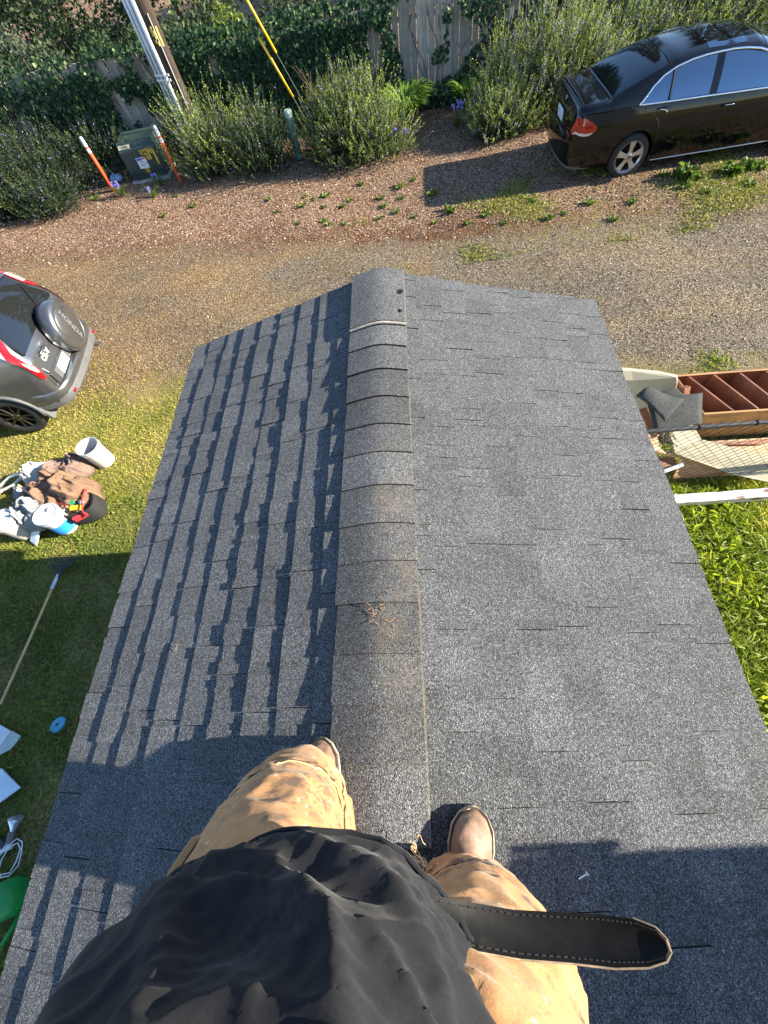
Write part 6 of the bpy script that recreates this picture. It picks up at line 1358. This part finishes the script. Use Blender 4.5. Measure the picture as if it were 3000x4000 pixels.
slab('short_board', 'short reddish board end standing in the cabinet compartment', 'board', [(3.03, 3.06, 0.66), (3.10, 3.08, 0.66), (3.13, 2.98, 0.46), (3.06, 2.97, 0.46)], 0.06, M_rw)
slab('brown_panel', 'red brown panel edge poking out under the shingle scraps', 'panel', [(2.52, 2.86, 0.62), (2.60, 2.88, 0.62), (2.74, 2.62, 0.45), (2.66, 2.58, 0.45)], 0.02, M_rw)
tw = MB()
for k in range(26):
    b = Vector((2.78 + random.gauss(0, 0.035), 2.66 + random.gauss(0, 0.06), 0.50 + random.gauss(0, 0.04))); tw.tube([b, b + Vector((random.gauss(0.02, 0.04), random.gauss(-0.05, 0.05), random.gauss(0, 0.04))), b + Vector((random.gauss(0.04, 0.05), random.gauss(-0.12, 0.06), random.gauss(-0.03, 0.04)))], 0.004, 4)
tag(tw.build('dry_twigs', simple('grey_twigs', (0.16, 0.13, 0.09), 0.9), None), 'tangle of dry grey twigs under the shingle scraps', 'twigs', kind='stuff')
# cream corner trough: upright leaf and long leaf
ct = thing('cream_angle_board', 'long cream angled board running down through the junk pile', 'board', (3.1, 2.6, 0))
c3 = Vector((3.1, 2.6, 0))
def cslab(name, pts, th=0.014, m=M_cream2): 
    P = [Vector(p) - c3 for p in pts]; n = (P[1] - P[0]).cross(P[2] - P[0]).normalized(); n = n if n.z > 0 else -n
    return MB().prism([p - n * th for p in P], n * th).build(name, m, ct)
cslab('upper_leaf', [(2.90, 2.86, 0.42), (3.12, 2.88, 0.42), (3.25, 2.62, 0.30), (2.95, 2.50, 0.27)])
cslab('long_leaf', [(3.26, 2.615, 0.31), (2.95, 2.495, 0.262), (3.50, 2.22, 0.18), (3.90, 2.10, 0.14), (4.05, 2.28, 0.24)])
slab('plywood_sheet', 'broken pale plywood sheet with torn face behind the wire fence', 'plywood', [(3.34, 2.76, 0.06), (4.6, 2.74, 0.06), (4.6, 2.30, 0.05), (3.62, 2.36, 0.05)], 0.015, M_raw)
slab('plywood_sheet', 'brown torn plywood strip lying on the pale sheet', 'plywood', [(3.45, 2.72, 0.10), (3.95, 2.70, 0.10), (4.3, 2.72, 0.09), (4.0, 2.65, 0.085), (3.6, 2.68, 0.09)], 0.012, M_rw)
slab('plywood_sheet', 'small raw plywood offcut under the cream board at the wire', 'plywood', [(2.55, 2.80, 0.33), (2.80, 2.80, 0.33), (2.80, 2.52, 0.30), (2.60, 2.50, 0.30)], 0.02, M_raw)
slab('brown_panel', 'square brown veneer panel leaning low against the wire fence', 'panel', [(3.02, 2.45, 0.24), (3.20, 2.47, 0.24), (3.58, 2.30, 0.16), (3.44, 2.285, 0.06), (2.96, 2.285, 0.06)], 0.012, wood('veneer_brown', ((0.30, 0.16, 0.075), (0.44, 0.25, 0.13), (0.52, 0.32, 0.18)), (4, 20, 20), 0.6))
slab('plank', 'thin pale batten crossing the junk pile under the cream board', 'plank', [(2.55, 2.60, 0.30), (2.58, 2.64, 0.30), (3.75, 2.30, 0.10), (3.72, 2.27, 0.10)], 0.025, M_raw)
slab('board', 'dark red board lying deep in the junk pile by the roof edge', 'board', [(2.55, 2.52, 0.20), (2.98, 2.50, 0.18), (3.0, 2.36, 0.15), (2.6, 2.34, 0.15)], 0.02, M_rw)
o = MB().tube([(2.70, 2.29, 0.16), (3.02, 2.38, 0.20)], 0.022, 12).build('white_pipe', M_refl, None, smooth=True, sharp=40); tag(o, 'short white pipe sticking out low behind the wire fence', 'pipe')
slab('tile_piece', 'grey green broken sheet piece lying at the foot of the wire', 'sheet', [(3.24, 2.36, 0.13), (3.42, 2.36, 0.12), (3.45, 2.285, 0.08), (3.25, 2.285, 0.07)], 0.008, simple('grey_sheet', (0.32, 0.34, 0.30), 0.7))
slab('tile_piece', 'pale blue scrap lying low beside the grey sheet piece', 'sheet', [(3.10, 2.33, 0.06), (3.22, 2.34, 0.06), (3.24, 2.295, 0.05), (3.12, 2.285, 0.05)], 0.008, simple('pale_blue_scrap', (0.42, 0.52, 0.62), 0.5))
slab('cardboard', 'flat pale offcut lying on the grass at the fence foot', 'sheet', [(3.5, 2.33, 0.06), (4.1, 2.36, 0.06), (4.1, 2.29, 0.05), (3.5, 2.285, 0.05)], 0.01, M_raw)
o = slab('white_sheet', 'white sheet lying beyond the open cabinet at the right edge', 'sheet', [(4.62, 3.32, 0.30), (5.2, 3.3, 0.30), (5.2, 2.9, 0.26), (4.80, 2.95, 0.26)], 0.012, M_refl)
# chain link fence
cf = thing('chain_link_fence', 'black chain link fence with a round top rail before the junk pile', 'fence', (2.2, 2.25, 0))
M_rail = simple('black_pipe_coating', (0.045, 0.048, 0.052), 0.4, var=0.15)
M_wire = simple('dark_fence_wire', (0.03, 0.026, 0.022), 0.5, 0.3)
MB().tube([(-0.9, 0, 1.045), (3.6, 0, 1.055)], 0.021, 14).build('top_rail', M_rail, cf, smooth=True, sharp=40)
for x in (-0.85, 1.75, 3.55): MB().tube([(x, 0.03, -0.05), (x, 0.03, 1.03)], 0.024, 12).build('post', M_rail, cf, smooth=True)
for x in (-0.02, 0.47, 0.95, 1.45, 1.95): MB().tube([(x, 0.024 * math.cos(a), 1.048 + 0.024 * math.sin(a)) for a in np.linspace(0, 6.283, 13)[:-1]], 0.005, 5, closed=True).build('tie_wire', M_wire, cf)
wm = MB(); pw = 0.049
for k in range(int(4.35 / pw)):
    P = []; j = 0
    while 1.13 - j * pw > 0.02:
        P.append((-0.85 + (k + ((j + k) % 2)) * pw, -0.026 + (0.003 if (j + k) % 2 else -0.003), 1.13 - j * pw)); j += 1
    wm.tube(P, 0.0025, 4, cap=False)
tag(wm.build('wire_mesh', M_wire, cf, fix=False), kind='stuff')
bm_ = thing('white_beam', 'long white painted beam with peeling paint lying in the grass', 'beam', (3.2, 2.0, 0.1))
t = NT('peeling_white_paint'); c = t.coord()
pf = t.math('MULTIPLY', t.ramp(t.noise(t.mapv(c, (3, 14, 14)), 1.0, 5, 0.65), [(0.56, 0.0), (0.61, 1.0)]), 1.0)
wcol = t.ramp(t.noise(t.mapv(c, (2, 30, 30)), 1.0, 4), [(0.3, (0.50, 0.51, 0.51)), (0.7, (0.62, 0.62, 0.61))])
M_peel = t.done(t.bsdf(t.mix(pf, wcol, (0.15, 0.055, 0.035)), 0.6))
MB().box((0.6, 0.0, 0.0), (2.9, 0.105, 0.09), Matrix.Rotation(0.012, 3, 'Z')).build('timber', M_peel, bm_, bevel=0.004)

# ------------------------------------------------------------------ tools and buckets on the left lawn
M_bw = simple('white_bucket_plastic', (0.46, 0.47, 0.475), 0.45, var=0.06, vscale=8)
M_bo = simple('orange_bucket_plastic', (0.72, 0.10, 0.025), 0.45, var=0.08)
M_lid = simple('dusty_white_lid', (0.50, 0.51, 0.51), 0.6, var=0.12, vscale=14)
M_inside = M_bw
def bucket(label, loc, m, rot=(0, 0, 0), lid=None, open_=False, handle=True, name='bucket'):
    b = thing(name, label, 'bucket', loc, group='buckets on the lawn'); b.rotation_euler = rot
    prof = [(0.0, 0.004), (0.128, 0.0), (0.131, 0.01), (0.146, 0.30), (0.152, 0.302), (0.153, 0.312), (0.147, 0.314), (0.149, 0.335), (0.155, 0.337), (0.156, 0.35), (0.150, 0.352), (0.151, 0.368), (0.156, 0.372)]
    inn = [(0.149, 0.372), (0.143, 0.30), (0.126, 0.012), (0.0, 0.010)]
    MB().lathe(prof + inn, 36, cap=False).build('pail', m, b, smooth=True, sharp=35)
    if lid is not None:
        l = MB().lathe([(0.158, 0.345), (0.161, 0.352), (0.161, 0.374), (0.155, 0.380), (0.146, 0.380), (0.143, 0.373), (0.0, 0.374)], 36, cap=False).build('lid', lid, b, smooth=True, sharp=35)
        MB().lathe([(0.012, 0.374), (0.03, 0.378), (0.03, 0.384), (0.0, 0.385)], 16, Matrix.Translation((0.05, 0.04, 0)), cap=False).build('pour_spout', lid, l, smooth=True)
    if handle: MB().tube([(0.155 * math.cos(a), 0.155 * math.sin(a) * 0.55 - 0.10 * math.sin(a), 0.325 - 0.10 * math.sin(a)) for a in np.linspace(0.0, math.pi, 18)], 0.0028, 5).build('bail', M_steel, b)
    return b
bucket('empty open white bucket standing apart from the other tools', (-4.45, 3.24, 0.0), M_bw, (0.03, 0.02, 0.9))
b2 = bucket('white bucket with closed lid standing at the front of the heap', (-4.62, 2.20, 0.0), M_bw, (0, 0, 0.5), M_lid)
MB().loft([[Vector((0.1485 * math.cos(a), 0.1485 * math.sin(a), z)) for a in np.linspace(-2.2, -0.6, 14)] for z in (0.06, 0.22)], cap=False, closed=False).build('blue_label', simple('blue_label', (0.03, 0.25, 0.72), 0.4, var=0.2), b2)
b3_ = bucket('white bucket with dirty lid standing in front of the orange one', (-5.24, 2.16, 0.0), simple('stained_white_plastic', (0.52, 0.48, 0.40), 0.5, var=0.12, vscale=9), (0, 0.0, 1.2), M_lid)
MB().tube([(0.08, 0.10, 0.39), (0.02, 0.13, 0.395), (-0.05, 0.10, 0.392)], 0.006, 6).build('lid_stick', M_lid, b3_)
b4 = bucket('orange bucket with white lettering behind the white one', (-5.60, 2.26, 0.0), M_bo, (0, 0, 0), None)
o = text_obj('bucket_lettering', 'THE\nHOME', 0.11, M_white, b4, (0, 0, 0), (Vector((1, 0, 0)), Vector((0, 0, 1)), Vector((0, -1, 0))), 0.0, 1.0, 0.002)
# wrap the lettering round the pail
for v in o.data.vertices:
    a = -math.pi / 2 + 0.75 + v.co.x / 0.145; z = 0.17 + v.co.y; r0 = 0.131 + (z - 0.01) / 0.29 * 0.015 + 0.002; v.co = Vector((r0 * math.cos(a), r0 * math.sin(a), z))
o.matrix_local = Matrix.Identity(4); o.data.update()
# canvas heaps
t = NT('brown_canvas'); c = t.coord(); n = t.noise(c, 6.0, 5)
M_canvas = t.done(t.bsdf(t.ramp(n, [(0.3, (0.13, 0.075, 0.045)), (0.6, (0.20, 0.12, 0.075)), (0.8, (0.25, 0.16, 0.105))]), 0.9, 0.0, t.bump(t.noise(c, 40, 3), 0.2, 0.004)))
M_canvas2 = simple('faded_mauve_brown_canvas', (0.17, 0.115, 0.095), 0.9, var=0.15)
M_grey = simple('grey_plastic_sheet', (0.19, 0.20, 0.215), 0.5, var=0.1)
crumple('canvas_jacket', 'heaped tan canvas jacket thrown over the tools', 'jacket', (-4.72, 2.62, 0.05), (1.05, 0.70, 0.62), M_canvas, 1.7, amp=0.62, rz=-0.25)
crumple('canvas_jacket', 'faded brown canvas heap at the back of the tools', 'jacket', (-4.86, 3.03, 0.02), (0.62, 0.48, 0.55), M_canvas2, 4.4, amp=0.55, rz=0.3)
crumple('canvas_sack', 'rounded brown canvas sack at the left of the jacket heap', 'sack', (-5.13, 2.62, 0.02), (0.36, 0.55, 0.75), M_canvas, 6.1, amp=0.2, rz=-0.3)
crumple('plastic_sheet', 'crumpled grey plastic sheet stuffed between two white buckets', 'plastic sheet', (-4.97, 2.32, 0.10), (0.52, 0.46, 0.50), M_grey, 8.8, amp=0.62, rz=0.4)
crumple('plastic_bag', 'pale grey bag lying left of the brown sack', 'bag', (-5.36, 2.64, 0.02), (0.30, 0.34, 0.42), simple('pale_grey_bag', (0.30, 0.315, 0.32), 0.5), 2.9, amp=0.5)
crumple('dust_sheet', 'white cloth bundle behind the sack with the hose', 'cloth', (-5.38, 3.05, 0.02), (0.42, 0.32, 0.48), simple('white_cloth', (0.50, 0.49, 0.47), 0.8), 5.2, amp=0.4, rz=0.5)
o = MB().tube([(-6.3, 2.80, 0.03), (-6.0, 2.92, 0.04), (-5.82, 3.02, 0.10), (-5.62, 3.02, 0.16), (-5.45, 2.93, 0.18), (-5.36, 2.98, 0.22), (-5.40, 3.10, 0.24), (-5.55, 3.06, 0.12), (-5.75, 2.90, 0.06), (-6.0, 2.80, 0.03), (-6.3, 2.68, 0.03)], 0.022, 10).build('hose', simple('cream_hose', (0.64, 0.61, 0.52), 0.5), None, smooth=True); tag(o, 'cream hose looping off the left edge from the cloth bundle', 'hose')
slab('white_board', 'short white board leaning on the ground between two buckets', 'board', [(-4.98, 2.27, 0.20), (-4.86, 2.23, 0.20), (-5.00, 1.94, 0.015), (-5.12, 2.01, 0.015)], 0.02, M_refl)
o = MB().tube([(-5.24, 2.68, 0.36), (-4.85, 2.44, 0.36)], 0.014, 8).build('wooden_stick', M_raw, None); tag(o, 'pale wooden stick lying across the brown sack', 'stick')
# open tool bag
tbg = thing('tool_bag', 'open black and red tool bag full of hand tools before the jacket', 'bag', (-4.34, 2.38, 0), 0.25)
M_bag = simple('black_nylon', (0.018, 0.018, 0.019), 0.8, var=0.2); M_bagr = simple('red_nylon', (0.50, 0.03, 0.035), 0.7, var=0.12); M_tg = simple('green_tool_plastic', (0.02, 0.22, 0.11), 0.5)
MB().loft([ell_ring((0, 0, z), rx, ry, 28, p=3.2) for z, rx, ry in [(0.0, 0.20, 0.15), (0.06, 0.225, 0.17), (0.18, 0.225, 0.165), (0.26, 0.215, 0.155), (0.262, 0.20, 0.14), (0.19, 0.195, 0.14)]]).build('shell', M_bag, tbg, smooth=True, sharp=50)
MB().tube([(0.10, -0.19, 0.22), (0.12, -0.17, 0.30), (0.12, 0.0, 0.325), (0.11, 0.16, 0.30), (0.10, 0.18, 0.2)], 0.028, 8, flat=0.35).build('strap', M_bagr, tbg, smooth=True)
MB().box((0.02, -0.16, 0.20), (0.20, 0.05, 0.09), Matrix.Rotation(0.3, 3, 'Z')).build('front_pocket', M_bagr, tbg, bevel=0.02)
MB().box((-0.155, 0.10, 0.24), (0.15, 0.13, 0.10), Matrix.Rotation(-0.5, 3, 'Z')).build('red_box', M_bagr, tbg, bevel=0.01); MB().box((-0.19, 0.06, 0.22), (0.10, 0.16, 0.07), Matrix.Rotation(-0.5, 3, 'Z')).build('white_box', M_bw, tbg, bevel=0.008)
for c_, s_, m_, a_ in (((0.02, 0.09, 0.275), (0.11, 0.05, 0.05), M_yellow, 0.6), ((-0.01, -0.06, 0.27), (0.13, 0.07, 0.05), M_yellow, -0.2), ((-0.06, 0.05, 0.29), (0.07, 0.11, 0.03), M_tg, 0.3), ((0.05, 0.02, 0.265), (0.05, 0.05, 0.05), M_bw, 0.1), ((-0.08, -0.04, 0.26), (0.03, 0.14, 0.04), M_ply, 0.9), ((0.0, 0.0, 0.25), (0.03, 0.20, 0.03), M_blk, -0.7)):
    MB().box(c_, s_, Matrix.Rotation(a_, 3, 'Z') @ Matrix.Rotation(0.25, 3, 'X')).build('hand_tool', m_, tbg, bevel=0.01)
# rake lying on the lawn
rk = thing('rake', 'leaf rake with black fan head and pale wooden handle lying on the shaded lawn', 'rake', (-4.45, 1.46, 0.03))
M_tine = simple('black_plastic_tine', (0.02, 0.021, 0.024), 0.5); M_hdl = simple('pale_wood_handle', (0.55, 0.38, 0.18), 0.6, var=0.12, vscale=12)
MB().tube([(-0.012, -0.10, 0.02), (-0.05, -0.75, 0.015), (-0.10, -1.41, 0.008)], 0.0135, 10).build('handle', M_hdl, rk, smooth=True); MB().tube([(0.0, 0.04, 0.022), (-0.014, -0.14, 0.02)], 0.018, 10).build('ferrule', simple('blue_white_label', (0.45, 0.52, 0.68), 0.4, var=0.3, vscale=25), rk, smooth=True)
MB().prism([(-0.02, 0.0, 0.015), (0.02, 0.0, 0.015), (0.05, 0.07, 0.02), (-0.05, 0.07, 0.02)], (0, 0, 0.012)).build('head', M_tine, rk)
for k in range(22):
    f = k / 21 - 0.5; MB().tube([(f * 0.05, 0.05, 0.026), (f * 0.30, 0.17, 0.03), (f * 0.47, 0.29, 0.035), (f * 0.485, 0.305, 0.01)], 0.0035, 4).build('tine', M_tine, rk)
MB().tube([(-0.16, 0.175, 0.036), (0, 0.165, 0.036), (0.16, 0.175, 0.036)], 0.007, 6).build('cross_bar', M_tine, rk)
# blue cover in the lawn
o = MB().lathe([(0.0, 0.02), (0.075, 0.018), (0.085, 0.008), (0.085, -0.02)], 24, Matrix.Diagonal((1, 0.8, 1, 1)), cap=False).build('valve_cover', simple('turquoise_cover_paint', (0.06, 0.30, 0.42), 0.6, var=0.2, vscale=18), None, smooth=True, sharp=40); o.location = (-3.81, -0.145, gz(-3.8, -0.1) + 0.012); o.rotation_euler = (0, 0, 0.7); tag(o, 'turquoise oval valve cover set in the shaded lawn', 'valve cover')
hk = MB().lathe([(0.0, 0.001), (0.014, 0.0)], 10, Matrix.Translation((0.0, 0.0, 0.021)) @ Matrix.Diagonal((1.3, 0.8, 1, 1)), cap=False).build('keyhole', M_blk, o)
slab('scrap_sheet', 'white panel with torn end lying on the lawn at the left edge', 'panel', [(-4.9, 0.02, 0.04), (-4.30, -0.205, 0.04), (-4.42, -0.46, 0.04), (-5.0, -0.25, 0.04)], 0.012, simple('white_panel_paint', (0.66, 0.70, 0.74), 0.5))
slab('foam_piece', 'torn grey green foam strip at the end of the white panel', 'foam', [(-4.30, -0.20, 0.036), (-4.17, -0.245, 0.036), (-4.19, -0.30, 0.036), (-4.235, -0.37, 0.036), (-4.42, -0.455, 0.036)], 0.012, simple('grey_green_foam', (0.42, 0.48, 0.44), 0.8))
slab('blue_white_panel', 'square pale blue white panel lying corner towards the roof', 'panel', [(-4.24, -0.53, 0.05), (-3.95, -0.685, 0.05), (-4.16, -0.84, 0.05), (-4.6, -0.72, 0.05)], 0.014, simple('pale_blue_panel', (0.58, 0.68, 0.78), 0.45))
# work lamp with cord
lp = thing('work_lamp', 'twin flood lamp with silver bulb and white cord lying on the lawn', 'lamp', (-3.84, -1.03, 0.02))
LM = Matrix.Translation((0.0, 0.02, 0.06)) @ Vector((0.15, 1.0, 0.25)).to_track_quat('Z', 'Y').to_matrix().to_4x4()
sk = MB().lathe([(0.030, -0.09), (0.032, -0.02), (0.026, 0.0)], 18, LM).build('socket', simple('brown_grey_socket', (0.14, 0.13, 0.12), 0.5), lp, smooth=True, sharp=40)
MB().lathe([(0.020, -0.005), (0.026, 0.02), (0.045, 0.06), (0.058, 0.095), (0.060, 0.105), (0.05, 0.112), (0.0, 0.116)], 24, LM, cap=False).build('bulb', simple('silvered_bulb', (0.55, 0.60, 0.72), 0.12, 0.7, var=0.15), lp, smooth=True, sharp=50)
LM2 = Matrix.Translation((-0.11, -0.06, 0.06)) @ Vector((-0.8, 0.5, 0.35)).to_track_quat('Z', 'Y').to_matrix().to_4x4()
MB().lathe([(0.030, -0.07), (0.032, 0.0), (0.045, 0.05), (0.055, 0.07), (0.0, 0.072)], 18, LM2).build('second_socket', simple('dark_socket', (0.05, 0.05, 0.055), 0.5), lp, smooth=True, sharp=40)
MB().box((-0.06, -0.11, 0.03), (0.15, 0.07, 0.035), Matrix.Rotation(0.35, 3, 'Z')).build('base_plate', M_refl, lp, bevel=0.006)
cp = [(-3.98, -1.24), (-3.90, -1.19), (-3.84, -1.11), (-3.79, -1.07), (-3.72, -1.09), (-3.685, -1.16), (-3.69, -1.26), (-3.74, -1.33), (-3.81, -1.34), (-3.87, -1.30), (-3.87, -1.22), (-3.83, -1.13), (-3.77, -1.10), (-3.715, -1.14), (-3.71, -1.23), (-3.75, -1.31), (-3.83, -1.325), (-3.95, -1.28), (-4.15, -1.25)]
MB().tube([(x + 3.84, y + 1.03, 0.035 + 0.008 * (i % 3)) for i, (x, y) in enumerate(cp)], 0.0055, 6).build('cord', M_refl, lp, smooth=True)
# green watering can, only its rounded shoulder in view
wc = thing('watering_can', 'bright green plastic watering can at the lower left edge', 'watering can', (-3.66, -1.47, 0))
M_green = simple('bright_green_plastic', (0.015, 0.30, 0.07), 0.35, var=0.1)
MB().lathe([(0.0, 0.0), (0.13, 0.0), (0.145, 0.03), (0.14, 0.16), (0.115, 0.23), (0.07, 0.26), (0.06, 0.255), (0.058, 0.20)], 32, Matrix.Diagonal((1.25, 0.95, 1, 1)), cap=False).build('can_body', M_green, wc, smooth=True, sharp=60)
MB().tube([(-0.05, 0, 0.25), (-0.14, 0, 0.33), (-0.24, 0, 0.27), (-0.185, 0, 0.10)], 0.013, 10).build('handle', M_green, wc, smooth=True); MB().tube([(0.15, -0.06, 0.05), (0.20, -0.16, 0.16), (0.23, -0.26, 0.28)], [0.024, 0.017, 0.013], 10).build('spout', M_green, wc, smooth=True)

# ------------------------------------------------------------------ bits on the roof
def roofz(x): return RZ - 0.27 * math.sqrt(x * x + 0.042 ** 2)
M_straw = simple('dry_straw', (0.36, 0.20, 0.09), 0.9, var=0.3, vscale=40)
dr = MB()
for k in range(14):
    a = random.uniform(0, 6.28); x = -0.02 + random.gauss(0, 0.018) + 0.03; y = 0.262 + random.gauss(0, 0.022); l = random.uniform(0.012, 0.032)
    l *= 0.7; dr.tube([(x, y, roofz(x) + 0.0235), (x + l * math.cos(a), y + l * math.sin(a), roofz(x + l * math.cos(a)) + 0.026)], 0.0009, 4)
tag(dr.build('dry_needles', M_straw, None), 'little heap of dry brown needles on the ridge caps', 'needles', kind='stuff')
for i, (x, y, a) in enumerate(((-0.78, 0.20, 1.3), (-0.93, 0.0, 0.2), (0.17, 0.55, 1.1), (1.02, 1.08, 1.7))):
    z = roofz(x) + 0.0145; l = 0.024
    o = MB().tube([(-l / 2, 0, 0), (0, 0.002, 0.002), (l / 2, 0, 0)], 0.0010, 4).build('twig', M_straw, None); o.location = (x, y, z); o.rotation_euler = (0, -math.copysign(PITCH, -x) , a)
    tag(o, 'tiny dry brown twig lying on the dark shingles', 'twig', 'dry twigs on the roof')
nl = thing('roofing_nail', 'pale loose roofing nail lying in the shade on the right slope', 'nail', (0.49, -0.375, roofz(0.49) + 0.014), 0.35); nl.rotation_euler = (0, PITCH, 0.35)
MB().tube([(-0.014, 0, 0.002), (0.011, 0, 0.002)], 0.0016, 6).build('shank', M_refl, nl); MB().lathe([(0.005, 0.0), (0.005, 0.0015)], 12, Matrix.Translation((0.011, 0, 0.002)) @ Matrix.Rotation(math.pi / 2, 4, 'Y')).build('head', M_refl, nl)
